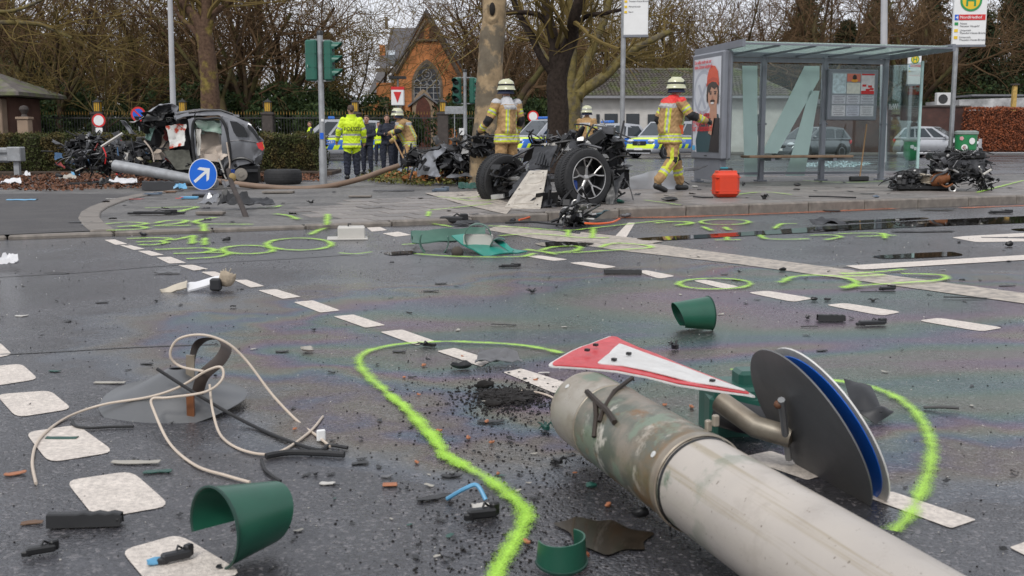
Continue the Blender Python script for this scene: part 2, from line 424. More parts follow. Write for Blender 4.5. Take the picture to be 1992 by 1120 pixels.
# ------------------------------------------------------------------ painted markings
def rounded(poly, r=.28, n=4):
 out = []; k = len(poly)
 for i in range(k):
  p, a, c = poly[i], poly[i - 1], poly[(i + 1) % k]
  s_, e_ = p.lerp(a, r), p.lerp(c, r)
  for t in range(n + 1):
   t /= n; out.append(s_.lerp(p, t).lerp(p.lerp(e_, t), t))
 return out
def dash(px, m=M_paint, r=0., z=.004, fn=gp):
 z *= .6; P = [fn(*q) for q in px]
 P = rounded(P, r) if r else rounded(P, .06, 2)
 return sheet('lane_dash', P, z, m, road)
def q1(*c): return [(x / 2.8, 380 + y / 2.8) for x, y in c]
def q2(*c): return [(650 + x / 2.8, 380 + y / 2.8) for x, y in c]
def q3(*c): return [(1292 + x / 2.8, 380 + y / 2.8) for x, y in c]
for c in (q1((568, 243), (625, 240), (695, 265), (630, 270)), q1((652, 272), (705, 270), (790, 292), (730, 298)), q1((750, 303), (815, 302), (895, 325), (825, 330)),
          q1((852, 338), (930, 335), (1015, 368), (920, 372)), q1((970, 382), (1050, 378), (1135, 402), (1055, 410)), q1((1095, 418), (1170, 415), (1240, 440), (1170, 447)),
          q1((1275, 462), (1345, 460), (1440, 495), (1365, 503)), q1((1405, 518), (1505, 512), (1640, 553), (1540, 565)), q1((1597, 582), (1705, 573), (1855, 628), (1745, 640)),
          q1((1815, 660), (1925, 650), (2100, 708), (1990, 722)), q2((250, 745), (370, 732), (550, 795), (445, 818)), q2((560, 850), (655, 832), (865, 900), (800, 935)),
          q2((920, 965), (1020, 945), (1290, 1030), (1200, 1080)), [(1686, 968), (1735, 957), (1900, 1012), (1850, 1029)], [(1963, 1066), (2010, 1050), (2140, 1105), (2080, 1125)],
          [(1240, 825), (1300, 813), (1420, 860), (1350, 875)], [(1440, 890), (1500, 878), (1620, 920), (1570, 935)],
          q2((178, 176), (250, 172), (290, 190), (205, 198)), q2((262, 208), (350, 198), (420, 216), (335, 226))): dash(c)
for c in ([(-40, 672), (0, 667), (24, 690), (-30, 702)], [(-45, 716), (42, 708), (75, 738), (-20, 753)], [(-8, 768), (97, 760), (141, 796), (32, 813)], [(49, 842), (150, 827), (224, 880), (95, 901)],
          [(127, 936), (256, 917), (333, 985), (187, 1011)], [(235, 1072), (348, 1040), (478, 1118), (300, 1150)],
          q2((1040, 332), (1120, 327), (1278, 350), (1195, 358)), q2((1275, 368), (1365, 362), (1545, 390), (1460, 400)), q2((1640, 412), (1700, 408), (1862, 440), (1770, 455)),
          q3((155, 465), (225, 460), (412, 498), (330, 512)), q3((450, 530), (565, 520), (818, 562), (700, 582)), q3((875, 598), (985, 587), (1297, 636), (1185, 657)), q3((1380, 683), (1500, 668), (1854, 722), (1725, 743))): dash(c, r=.2)
sheet('stop_line', [gp(*q) for q in ((945, 447), (975, 438), (1100, 452), (1290, 477), (2100, 585), (2100, 606), (1420, 512), (1200, 487), (1040, 464))], .0035, M_beige, road)
sheet('stop_line_patch', [gp(*q) for q in ((1130, 452), (1290, 470), (1240, 480), (1120, 470))], .006, M_beige, road)
dash(q3((985, 385), (2100, 318), (2100, 345), (1075, 407)), z=.0075)
dash(q2((1530, 225), (1600, 150), (1640, 150), (1582, 245)), z=.0075)
dash(q3((1565, 230), (1640, 222), (2060, 200), (2060, 222), (1760, 232), (2060, 238), (2060, 250), (1700, 255)), r=.1)
sheet('pale_plate', [ip(*q) for q in ((826, 376), (930, 372), (1000, 400), (985, 418), (900, 398))], lambda p: kerb_h(p) + .008, M_beige, pave)
# ------------------------------------------------------------------ sprayed evidence marks
def cr_spline(P, n=6):
 if len(P) < 3: return P
 out = []
 for i in range(len(P) - 1):
  a, b, c, d = P[max(i - 1, 0)], P[i], P[i + 1], P[min(i + 2, len(P) - 1)]
  for k in range(n):
   t = k / n; out.append(.5 * ((2 * b) + (c - a) * t + (2 * a - 5 * b + 4 * c - d) * t * t + (3 * b - a - 3 * c + d) * t ** 3))
 out.append(P[-1]); return out
def ribbon(name, P, wd, m, z, parent):
 P = cr_spline([Vector(p) for p in P]); v = []; f = []; uv = []
 acc = 0
 for i, p in enumerate(P):
  d = P[min(i + 1, len(P) - 1)] - P[max(i - 1, 0)]; d.z = 0
  if d.length < 1e-6: d = Vector((1, 0, 0))
  d.normalize(); nrm = Vector((-d.y, d.x, 0))
  if i: acc += (p - P[i - 1]).length
  ww = wd * (1 + .22 * fbm((p.x * 3, p.y * 3, 1.3)))
  zz = z(p) if callable(z) else z
  for s_, u in ((-1, 0.), (1, 1.)):
   q = p + nrm * (s_ * ww / 2); v.append((q.x, q.y, zz)); uv.append((u, acc))
 for i in range(len(P) - 1): f.append((2 * i, 2 * i + 2, 2 * i + 3, 2 * i + 1))
 me = bpy.data.meshes.new(name); me.from_pydata(v, [], [q[::-1] for q in f]); me.materials.append(m)
 ul = me.uv_layers.new(name='UVMap')
 for lp in me.loops: ul.data[lp.index].uv = uv[lp.vertex_index]
 me.update(); o = bpy.data.objects.new(name, me); COL.objects.link(o); o.parent = parent
 return o
ZS = [.009]
def spray(px, wd=.09, isl_=False):
 ZS[0] += .00012
 fn = ip if isl_ else gp; z0 = ZS[0]
 z = (lambda p: kerb_h(p) + z0) if isl_ else z0
 return ribbon('spray_line', [fn(*q) for q in px], wd, M_spray, z, pave if isl_ else road)
def ell(cx, cy, rx, ry, n=18): return [(cx + rx * math.cos(2 * math.pi * i / n), cy + ry * math.sin(2 * math.pi * i / n)) for i in range(n + 1)]
spray([(1092, 690), (1060, 682), (1000, 673), (930, 669), (870, 667), (790, 671), (730, 681), (703, 695), (702, 715), (722, 740), (760, 772), (798, 805), (828, 840), (852, 868), (868, 890),
       (905, 912), (950, 936), (985, 962), (1015, 990), (1022, 1012), (1008, 1045), (985, 1085), (965, 1115), (945, 1160)], .12)
spray([(760, 772), (798, 805), (828, 840), (852, 868), (868, 890), (905, 912)], .12); spray([(950, 936), (985, 962), (1015, 990), (1020, 1012), (1008, 1045), (985, 1085), (945, 1160)], .12)
spray([(852, 868), (840, 850), (830, 838)], .12); spray([(1000, 975), (1025, 1000), (1015, 1030)], .11); spray([(850, 880), (880, 896), (905, 908)], .10)
spray([(1588, 742), (1640, 746), (1715, 763), (1768, 793), (1798, 830), (1812, 870), (1808, 915), (1793, 955), (1770, 1005), (1740, 1040)], .115)
spray([(1420, 722), (1500, 728), (1590, 742)], .08)
spray(ell(1390, 554, 70, 10.5), .13)
for s_ in ([(845, 300), (1000, 293), (1130, 292), (1165, 304), (1090, 317), (945, 322)], [(1090, 317), (1215, 316), (1235, 327), (1150, 343), (1015, 350)], ell(1350, 300, 138, 23), ell(1630, 270, 176, 33),
           [(690, 240), (850, 235), (935, 240), (870, 252), (740, 258)], [(870, 252), (905, 262), (830, 274), (760, 272)], [(935, 248), (1000, 236), (1052, 222)], [(1052, 222), (1049, 245), (1045, 268)], [(1117, 236), (1115, 275)], [(1775, 182), (1725, 198), (1690, 218)]):
 spray(q1(*s_), .20)
for s_ in ([(565, 160), (700, 150), (800, 158), (720, 170), (640, 175)], [(720, 171), (800, 179), (730, 190), (580, 195)], [(850, 155), (900, 143), (1010, 139), (980, 155), (850, 170), (1040, 167)],
           [(1175, 124), (1075, 140), (1070, 153), (1150, 160), (1380, 162)], [(1108, 160), (1110, 180), (1112, 200)], [(1785, 105), (1783, 140), (1780, 165)], [(970, 96), (1010, 82), (1070, 66), (940, 68), (790, 72)],
           [(1400, 68), (1480, 68), (1530, 58)], [(1500, 104), (1580, 116), (1620, 134)]): spray(q1(*s_), .22, True)
for s_ in ([(520, 157), (570, 163), (640, 176)], [(840, 170), (1000, 178), (1250, 195), (1420, 181), (1640, 156), (1800, 140)], [(1275, 192), (1275, 226)], [(1412, 180), (1405, 236)], [(1120, 306), (1200, 286), (1330, 284), (1310, 308), (1180, 318), (1290, 318)],
           [(1450, 288), (1530, 266), (1690, 277), (1720, 290), (1560, 302), (1300, 318)], [(900, 225), (1060, 215), (1200, 222), (1350, 236), (1500, 236)], [(440, 325), (700, 341), (1000, 341), (1090, 322)], [(370, 274), (440, 270)], [(1750, 156), (1850, 146), (1950, 152), (1880, 166)],
           [(1040, 300), (1130, 312), (1210, 328)]): spray(q2(*s_), .18)
spray(q2((510, 86), (700, 66), (860, 48)), .15, True); spray(q2((515, 92), (511, 118)), .16, True); spray(q2((560, 10), (700, 18), (840, 4)), .16, True); spray(q2((640, 20), (760, 34), (880, 28)), .15, True)
spray(q2((1690, 30), (1800, 44), (1890, 58)), .1, True)
for s_ in ([(0, 149), (110, 150), (150, 158), (60, 169)], ell(330, 150, 132, 15), [(210, 176), (262, 197)], [(330, 178), (352, 194)], [(602, 186), (640, 161), (725, 160)], [(275, 250), (415, 248)], [(345, 233), (345, 249)],
           [(520, 222), (560, 243), (690, 246), (790, 243)], [(790, 225), (900, 222), (962, 232), (880, 249)], [(940, 215), (1150, 212), (1230, 225)], [(1050, 231), (1260, 224)], [(1190, 212), (1205, 241)]): spray(q3(*s_), .18)
for s_ in ([(640, 486), (692, 456), (800, 445), (930, 450), (1010, 465), (1046, 488), (1000, 511), (960, 513)], [(960, 512), (1100, 500), (1300, 486), (1480, 474), (1538, 455), (1480, 441), (1290, 437)], [(960, 436), (1120, 430), (1310, 412)], [(980, 450), (1120, 447), (1200, 440)]): spray(q3(*s_), .17)
for s_ in ([(1560, 352), (1640, 356), (1720, 353)], [(1405, 384), (1480, 375), (1540, 380)], [(1900, 376), (1992, 352)], [(1730, 326), (1800, 322), (1860, 330)]): spray(s_, .18, True)
spray([(660, 495), (690, 497), (725, 493)], .1)
# orange binder dust along the gutter, dark cracks, standing water
ribbon('binder_dust', [gp(*q) for q in ((1190, 424), (1300, 423), (1450, 418), (1600, 412), (1740, 406))], .55, M_clay, .0075, road)
ribbon('binder_dust', [gp(*q) for q in ((1870, 405), (1950, 402), (2060, 399))], .5, M_clay, .0077, road)
for c in ([(-20, 540), (60, 536), (150, 531), (300, 519), (420, 511), (560, 504), (690, 495)], [(0, 690), (120, 684), (260, 676), (420, 670)], [(1640, 520), (1750, 514), (1880, 505), (2020, 497)]):
 ribbon('road_crack', [gp(*q) for q in c], .022, M_crack, .0025, road)
def puddle(px, z=.0062): return struct(sheet('puddle', rounded([gp(*q) for q in px], .3, 3), z, M_water))
puddle([(1230, 464), (1420, 454), (1600, 441), (1780, 430), (2080, 417), (2080, 431), (1800, 441), (1640, 449), (1440, 460), (1260, 470)])
puddle([(1690, 499), (1770, 494), (1850, 490), (1880, 497), (1800, 502), (1720, 504)]); puddle([(1036, 474), (1090, 470), (1160, 474), (1140, 480), (1060, 481)])
puddle([(742, 492), (800, 488), (815, 494), (760, 498)]); puddle([(1072, 1022), (1104, 1016), (1120, 1008), (1165, 1018), (1190, 1014), (1225, 1034), (1278, 1040), (1250, 1058), (1256, 1074), (1215, 1072), (1180, 1086), (1150, 1072), (1118, 1062), (1110, 1040)]).data.materials[0] = mat('muddy_water', (.022, .016, .011), .04, var=.35, scale=14); puddle([(1560, 435), (1700, 428), (1800, 423), (1810, 426), (1690, 433)])
puddle([(1960, 446), (2060, 442), (2060, 449), (1985, 450)])
puddle([(300, 352), (420, 346), (560, 344), (640, 346), (600, 351), (400, 356)], .0064)
# ------------------------------------------------------------------ trees
M_bark_plane = mat('plane_bark', (.34, .25, .15), .85, spec=.12, var=.25, scale=5, bump=.5, bscale=25, two=(.16, .135, .10), tscale=2.2, tlo=.47, thi=.53, dirt=.5, dcol=(.10, .075, .05), dscale=6)
M_bark_dark = mat('dark_bark', (.035, .026, .021), .9, spec=.12, var=.4, scale=12, bump=1., bscale=30)
M_bark_moss = mat('mossy_bark', (.15, .12, .045), .9, spec=.12, var=.35, scale=7, bump=.6, bscale=30, two=(.10, .085, .06), tscale=3)
M_bark_scaly = mat('scaly_bark', (.10, .062, .042), .9, spec=.12, var=.4, scale=9, bump=.9, bscale=22, two=(.17, .13, .04), tscale=1.6, tlo=.52, thi=.62)
M_bark_far = mat('far_bark', (.058, .040, .027), .95, spec=.12, var=.35, scale=2, two=(.085, .075, .03), tscale=.7)
M_twig_far = mat('far_twigs', (.105, .066, .036), .95, spec=.12, var=.3, scale=.6)
M_twig_moss = mat('mossy_twigs', (.135, .098, .036), .95, spec=.12, var=.3, scale=.8)
M_leaf_dark = mat('evergreen_leaves', (.026, .045, .018), .55, spec=.12, var=.5, scale=1.5, two=(.05, .07, .022), tscale=2.5)
M_leaf_conifer = mat('conifer_needles', (.022, .036, .018), .7, spec=.12, var=.45, scale=1.5, two=(.045, .05, .022), tscale=1.4)
M_leaf_hedge = mat('hedge_leaves', (.05, .06, .02), .6, spec=.12, var=.5, scale=3, two=(.10, .075, .028), tscale=2.2, tlo=.46, thi=.6)
M_leaf_beech = mat('copper_beech_leaves', (.30, .085, .03), .7, var=.45, scale=4, two=(.17, .055, .025), tscale=5)
def grow(out, p, d, ln, r, lv, prm, rg):
 nseg = 5 if lv <= 1 else (4 if lv == 2 else 3)
 pts = [p.copy()]; rad = [r]; dd = d.normalized(); q = p.copy(); end = prm.get('taper', .45)
 for i in range(nseg):
  g = prm['gnarl'] * (1 + .25 * lv)
  dd = (dd + Vector((rg.gauss(0, g), rg.gauss(0, g), rg.gauss(0, g) + prm['up'] * (1 if lv < 3 else .4)))).normalized()
  q = q + dd * (ln / nseg); pts.append(q.copy()); rad.append(r * (1 - (1 - end) * (i + 1) / nseg))
 out.append((lv, pts, rad))
 if lv >= prm['levels'] or q.z > prm.get('zmax', 99): return
 nch = prm['kids'][min(lv, len(prm['kids']) - 1)]
 for k in range(nch):
  t = (k + rg.uniform(.3, 1.)) / nch; t = .18 + .82 * t if lv else .35 + .65 * t
  f = min(t, .999) * nseg; i = int(f); b = pts[i].lerp(pts[i + 1], f - i)
  ax = (pts[i + 1] - pts[i]).normalized(); x, y = frame_from(ax); a = rg.uniform(0, 2 * math.pi)
  ang = math.radians(rg.uniform(*prm['angle']))
  nd = ax * math.cos(ang) + (x * math.cos(a) + y * math.sin(a)) * math.sin(ang)
  grow(out, b, nd, ln * rg.uniform(*prm['lenf']), max(prm['rmin'], (rad[i] + (rad[i + 1] - rad[i]) * (f - i)) * rg.uniform(.45, .68)), lv + 1, prm, rg)
PRM = dict(gnarl=.13, up=.06, levels=4, kids=(7, 6, 6, 5), angle=(28, 62), lenf=(.42, .68), rmin=.018, zmax=15)
def emit_branches(br, split=1):
 tr, cr_ = MB(), MB()
 for lv, pts, rad in br:
  n = 12 if lv == 0 else (8 if lv == 1 else (5 if lv == 2 else 3))
  (tr if lv <= split else cr_).tube(pts, rad, n, caps=False)
 return tr, cr_
def plant_tree(name, label, loc, br, m_tr, m_cr, group=None, split=1, rz=0.):
 t = thing(name, label, 'tree', loc, rz, group); tr, cr_ = emit_branches(br, split)
 tr.build('trunk', m_tr, t, smooth=60); cr_.build('crown', m_cr, t, smooth=60)
 return t
def broad(seed, H, r0, forkh, limbs, spread=(15, 50), **kw):
 rg = random.Random(seed); prm = dict(PRM); prm.update(kw); br = []
 pts = [Vector((0, 0, -.1)), Vector((rg.gauss(0, .03), rg.gauss(0, .03), .35)), Vector((rg.gauss(0, .1), rg.gauss(0, .1), forkh * .5)), Vector((rg.gauss(0, .15), rg.gauss(0, .15), forkh))]
 br.append((0, cr_spline(pts, 4), None)); k = len(br[0][1]); br[0] = (0, br[0][1], [r0 * (1.45 if i < 2 else 1.12 - .25 * i / k) for i in range(k)])
 top = pts[-1]
 for i in range(limbs):
  a = 2 * math.pi * (i + rg.uniform(-.3, .3)) / limbs; s_ = math.radians(rg.uniform(*spread))
  d = Vector((math.cos(a) * math.sin(s_), math.sin(a) * math.sin(s_), math.cos(s_)))
  grow(br, top - Vector((0, 0, rg.uniform(0, forkh * .25))), d, (H - forkh) * rg.uniform(.55, .8), r0 * rg.uniform(.42, .62), 1, prm, rg)
 return br
# six kinds of bare park trees, then set out behind the railings
protos = []
kinds = [
 (11, 15, .30, 3.2, 5, (10, 42), dict(gnarl=.10), 'tall bare tree with upright brown limbs'),
 (12, 13, .24, 2.0, 6, (18, 60), dict(gnarl=.16, up=.04), 'wide bare tree with low spreading brown limbs'),
 (13, 16, .36, 2.6, 4, (8, 30), dict(gnarl=.11), 'thick bare tree splitting into a few steep stems'),
 (14, 11, .13, 1.8, 6, (20, 55), dict(gnarl=.09, kids=(7, 7, 6, 5)), 'slender bare tree with fine straight twigs'),
 (15, 14, .28, 4.2, 5, (15, 55), dict(gnarl=.17), 'crooked bare tree with a long clear trunk'),
 (16, 12, .22, 1.2, 7, (12, 48), dict(gnarl=.13, kids=(7, 7, 6, 5)), 'bushy bare tree branching close to the ground')]
spots = [(0, 1, 88), (1, 60, 78), (2, 268, 74), (3, 206, 69), (5, 330, 96), (0, 455, 92), (2, 470, 76), (1, 560, 90), (4, 620, 110), (3, 672, 78), (1, 870, 128), (0, 965, 92), (5, 1010, 84), (2, 1140, 98),
         (1, 1210, 92), (4, 1270, 86), (0, 1330, 96), (5, 1395, 104), (3, 1250, 80), (1, 1530, 100), (0, 1620, 94), (4, 1700, 104), (5, 1760, 92), (1, 1850, 98), (2, 1930, 104), (0, 1990, 92), (5, 120, 104), (4, -40, 84), (3, 800, 140), (1, 400, 110), (5, 520, 120), (5, 1080, 112), (0, 760, 150),
         (5, 1480, 112), (1, 10, 112), (0, 210, 118), (5, 270, 108), (5, 900, 104), (1, 1140, 120), (0, 1030, 130), (5, 1300, 124)]
_r = random.Random(4); spots += [(_r.choice((0, 1, 2, 4, 5, 5)), _r.uniform(-80, 2080), _r.uniform(96, 150)) for _ in range(32)] + [(0, 118, 71), (0, 436, 70), (2, 486, 72), (0, 556, 76), (2, 1000, 72), (0, 1442, 84), (4, 1584, 82), (2, 1764, 84), (0, 34, 72)]
spots = [s_ for s_ in spots if not (430 < s_[1] < 740 and s_[2] > 94 and s_[0] != 2)]
spots = [s_ for s_ in spots if not (715 < s_[1] < 880 and s_[2] < 126)]
where = {0: 'above the dark undergrowth beyond the street', 1: 'behind the street', 2: 'beyond the street', 3: 'standing close behind the park railings', 4: 'rising over the far wall', 5: 'in the park far behind the street'}
for ki, px, Y in spots:
 sd, H, r0, fh, nl, spr, kw, lab = kinds[ki]
 p = at(px, 268, Y)
 src = next((q for q in protos if q[0] == ki), None)
 rz = R.uniform(0, 6.28); s_ = R.uniform(.88, 1.2)
 if src is None:
  t = plant_tree('bare_tree', lab + ' ' + where[ki], (p.x, Y, .05), broad(sd, H, r0, fh, nl, spr, **kw), M_bark_far, M_twig_moss if ki in (3, 1) else M_twig_far, 'bare trees beyond the street: ' + lab)
  protos.append((ki, t))
 else:
  t = copy_tree(src[1]); t.location = (p.x, Y, .05)
 t.rotation_euler = (0, 0, rz); t.scale = (s_,) * 3
# --- leaf volumes
def leafmesh(mb, pts, size, rg, m=0, flat=.5):
 for p in pts:
  s_ = size * rg.uniform(.6, 1.3); a = Vector((rg.gauss(0, 1), rg.gauss(0, 1), rg.gauss(0, flat))).normalized(); x, y = frame_from(a)
  c = rg.uniform(0, 6.28); u = (x * math.cos(c) + y * math.sin(c)) * s_; v = (y * math.cos(c) - x * math.sin(c)) * s_ * .55
  mb.add([p - u, p + v * .8, p + u, p - v], [(0, 1, 2, 3)], m)
def bush(seed, w_, h, n, leaf, lumps=9):
 rg = random.Random(seed); mb = MB(); cs = []
 for i in range(lumps):
  cs.append((Vector((rg.uniform(-.38, .38) * w_, rg.uniform(-.25, .25) * w_, h * rg.uniform(.25, .78))), rg.uniform(.16, .3) * w_, rg.uniform(.2, .32) * h))
 P = []
 for i in range(n):
  c, rr, rh = rg.choice(cs); d = Vector((rg.gauss(0, 1), rg.gauss(0, 1), rg.gauss(0, 1))).normalized() * rg.uniform(.55, 1.05) ** .5
  q = c + Vector((d.x * rr, d.y * rr, d.z * rh))
  if q.z > .05: P.append(q)
 leafmesh(mb, P, leaf, rg); st_ = MB()
 for i in range(7):
  c = cs[i % lumps][0]; st_.tube([(rg.gauss(0, .15), rg.gauss(0, .15), -.1), (c.x * .4, c.y * .4, c.z * .5), c], [.05, .04, .015], 5)
 return mb, st_
bp = []
for k, (sd, w_, h) in enumerate(((1, 6., 4.2), (2, 5., 3.2), (3, 7.5, 5.6))):
 t = thing('evergreen_shrub', ('broad', 'low rounded', 'high bulky')[k] + ' dark evergreen shrub behind the railings', 'shrub', (0, 0, 0), 0, ('broad', 'low', 'high')[k] + ' evergreen shrubs behind the railings')
 a, b_ = bush(sd, w_, h, 4600, .14); a.build('foliage', M_leaf_dark, t, smooth=0); b_.build('stem', M_bark_far, t); bp.append([t, 0])
for k, px, Y, s_ in ((0, 95, 72, 1), (2, 140, 86, 1), (1, 235, 72, .9), (0, 300, 80, 1), (2, 385, 84, 1.05), (0, 455, 74, 1), (2, 520, 80, 1), (0, 575, 73, 1.1), (1, 640, 71, 1.1), (0, 690, 76, 1), (1, 735, 86, 1.1), (1, 770, 88, 1.), (0, 900, 84, 1), (2, 950, 90, 1), (0, 1010, 82, 1), (2, 1075, 90, 1.1), (1, 40, 80, 1.2), (0, 1050, 74, .9),
     (0, 1600, 84, 1), (2, 1680, 88, 1), (0, 1760, 86, 1), (2, 1840, 90, 1), (2, 1950, 92, 1.2), (1, -30, 74, 1.3), (2, 1140, 96, 1.1), (2, 1290, 100, 1.1), (2, 1420, 98, 1.1), (1, 1560, 76, .55), (1, 1640, 76, .55)):
 t, used = bp[k]
 if used: t = copy_tree(t)
 bp[k][1] = 1; p = at(px, 268, Y); t.location = (p.x, Y, .05); t.scale = (s_,) * 3; t.rotation_euler = (0, 0, R.uniform(0, 6.28))
# --- conifers
def conifer(seed, H, w_, n):
 rg = random.Random(seed); mb = MB(); tr = MB(); tr.tube([(0, 0, -.1), (0, 0, H * .5), (0, 0, H)], [.28, .17, .02], 8)
 for i in range(n):
  t = rg.random() ** .8; z = H * (.08 + .9 * t); a = rg.uniform(0, 6.28); rr = w_ * (1 - t) ** .7 * rg.uniform(.4, 1.15) + .2
  d = Vector((math.cos(a), math.sin(a), -.22)); b0 = Vector((0, 0, z)); tip = b0 + d * rr
  tr.tube([b0, b0.lerp(tip, .6) + Vector((0, 0, .1)), tip], [.035, .02, .008], 3, caps=False)
  P = [b0.lerp(tip, rg.uniform(.3, 1.02)) + Vector((rg.gauss(0, .2), rg.gauss(0, .2), rg.gauss(-.08, .14))) for _ in range(17)]
  leafmesh(mb, P, .17, rg, flat=.9)
 return mb, tr
cprot = []
for k, (sd, H, w_) in enumerate(((5, 15, 5.4), (6, 12, 4.4))):
 t = thing('conifer', ('tall broad dark conifer beyond the street', 'narrower pointed dark conifer beyond the street')[k], 'tree', (0, 0, 0), 0, ('tall', 'narrow')[k] + ' conifers beyond the street')
 a, b_ = conifer(sd, H, w_, 560); b_.build('trunk', M_bark_far, t); a.build('crown', M_leaf_conifer, t, smooth=0); cprot.append([t, 0])
for k, px, Y, s_ in ((1, 640, 105, .92), (0, 1560, 100, .95), (1, 1640, 92, .9), (0, 1700, 106, 1), (1, 1500, 100, .8), (0, 1800, 100, 1.), (1, 1900, 90, .95), (0, 1960, 98, 1), (0, 2030, 90, 1), (1, 1450, 108, .8), (1, 60, 100, 1), (0, 20, 110, 1), (1, 1870, 108, 1.1), (0, 1120, 128, .9), (1, 120, 92, .8), (1, 390, 100, .85), (1, 960, 112, .9)):
 t, used = cprot[k]
 if used: t = copy_tree(t)
 cprot[k][1] = 1; p = at(px, 268, Y); t.location = (p.x, Y, .05); t.scale = (s_,) * 3; t.rotation_euler = (0, 0, R.uniform(0, 6.28))
# --- street trees with limbs that the picture lets one follow
def hero(name, label, base, limbs, prm_kw, m_tr, m_cr, seed, extra=()):
 rg = random.Random(seed); prm = dict(PRM, levels=3, kids=(5, 6, 6, 4), zmax=9); prm.update(prm_kw); br = []
 base = Vector(base)
 for k, (pts, r0, r1, kids) in enumerate(limbs):
  P = cr_spline([Vector(p) - base for p in pts], 5); n = len(P)
  rad = [(r0 + (r1 - r0) * i / (n - 1)) * (1 + .07 * fbm((P[i].x * 2, P[i].y * 2, P[i].z * 2 + seed))) for i in range(n)]
  if k == 0: rad[0] *= 1.3; rad[1] *= 1.12
  br.append((0 if k == 0 else 1, P, rad))
  for c in range(kids):
   t = rg.uniform(.3, 1); i = min(n - 2, int(t * (n - 1))); ax = (P[i + 1] - P[i]).normalized(); x, y = frame_from(ax); a = rg.uniform(0, 6.28); an = math.radians(rg.uniform(35, 70))
   d = ax * math.cos(an) + (x * math.cos(a) + y * math.sin(a)) * math.sin(an) + Vector((0, 0, .25))
   grow(br, P[i], d, rg.uniform(1., 2.4) * prm.get('klen', 1), max(.02, rad[i] * rg.uniform(.25, .5)), 2, prm, rg)
 return plant_tree(name, label, base, br, m_tr, m_cr)
YA = 20.2; bA = at(940, 345, YA); bA.z = kerb_h(bA)
tA = hero('plane_tree', 'pale plane tree with peeling patchy bark and a hollow knot, beside crushed grey car front', bA,
     [([bA - Vector((0, 0, .1)), at(942, 300, YA), at(948, 240, YA), at(952, 160, YA), at(956, 90, YA), at(961, 40, YA), at(962, 0, YA), at(966, -120, YA), at(972, -300, YA)], .27, .20, 0),
      ([at(966, -120, YA), at(900, -260, YA), at(800, -420, YA + 1)], .14, .06, 4), ([at(966, -180, YA), at(1060, -330, YA - 1), at(1180, -500, YA)], .13, .05, 4)], {}, M_bark_plane, M_twig_moss, 3)
kn = MB(); kn.lathe([(.02, -.12), (.07, -.06), (.085, .0), (.12, .02), (.17, -.01), (.21, -.08)], 14, M=Matrix.Translation(at(958, 22, YA) - bA + Vector((0, -.19, 0))) @ Matrix.Rotation(math.radians(80), 4, 'X') @ Matrix.Diagonal((.8, 1.5, 1, 1)))
kn.build('knot', M_bark_plane, tA)
MB().ball(at(958, 20, YA) - bA + Vector((0, -.215, 0)), (.055, .05, .12), 0).build('hollow', mat('tree_hollow', (.012, .009, .007), .95), tA)
YB = 31.; bB = at(1086, 322, YB); bB.z = .02
tB = hero('street_tree', 'street tree with dark ridged trunk forking low between two firefighters', bB,
     [([bB, at(1085, 270, YB), at(1086, 220, YB), at(1083, 170, YB), at(1086, 140, YB)], .33, .27, 0),
      ([at(1084, 165, YB), at(1098, 110, YB), at(1112, 75, YB), at(1118, 30, YB - .5), at(1150, -60, YB - 1)], .24, .13, 7),
      ([at(1082, 160, YB), at(1080, 110, YB), at(1076, 70, YB), at(1062, 10, YB), at(1055, -80, YB + .5)], .20, .10, 7),
      ([at(1080, 150, YB), at(1052, 110, YB), at(1030, 60, YB), at(1002, 10, YB + .5), at(990, -60, YB)], .12, .07, 6),
      ([at(1112, 75, YB), at(1135, 35, YB), at(1180, 25, YB - .7), at(1240, 12, YB - 1)], .09, .04, 6), ([at(1076, 70, YB), at(1050, 30, YB), at(1000, 24, YB), at(950, 30, YB - .6)], .09, .05, 7)],
     dict(klen=1.15), M_bark_dark, M_twig_moss, 5)
YC = 40.; bC = at(1108, 306, YC); bC.z = .02
tC = hero('street_tree', 'mossy yellow-green street tree with a long limb reaching over the white bungalow', bC,
     [([bC, at(1108, 250, YC), at(1110, 210, YC), at(1108, 180, YC)], .40, .34, 0),
      ([at(1110, 196, YC), at(1140, 172, YC), at(1180, 145, YC), at(1215, 108, YC), at(1260, 82, YC), at(1305, 60, YC)], .24, .10, 8),
      ([at(1112, 185, YC), at(1138, 130, YC), at(1158, 80, YC), at(1178, 30, YC), at(1195, -60, YC)], .2, .11, 7),
      ([at(1108, 190, YC), at(1112, 130, YC), at(1114, 90, YC), at(1108, 20, YC), at(1110, -60, YC)], .2, .10, 7), ([at(1106, 190, YC), at(1070, 130, YC), at(1040, 80, YC), at(1012, 40, YC)], .18, .08, 7)],
     dict(klen=1.25), M_bark_moss, M_twig_moss, 8)
YD = 46.; bD = at(409, 308, YD); bD.z = .05
tD = hero('plane_tree', 'big plane tree with reddish scaly trunk rising behind the wrecked grey car', bD,
     [([bD, at(410, 250, YD), at(409, 200, YD), at(407, 150, YD), at(402, 100, YD), at(396, 60, YD)], .44, .34, 0),
      ([at(396, 66, YD), at(378, 30, YD), at(352, 0, YD), at(320, -60, YD)], .26, .14, 7), ([at(398, 70, YD), at(402, 20, YD), at(400, -60, YD)], .28, .18, 6),
      ([at(404, 110, YD), at(380, 62, YD), at(358, 40, YD), at(335, 10, YD)], .15, .08, 6), ([at(400, 70, YD), at(415, 30, YD), at(440, 8, YD), at(480, -14, YD)], .17, .08, 7)],
     dict(klen=1.4), M_bark_scaly, M_twig_moss, 12)
YE = 34.; bE = at(-190, 318, YE); bE.z = .05
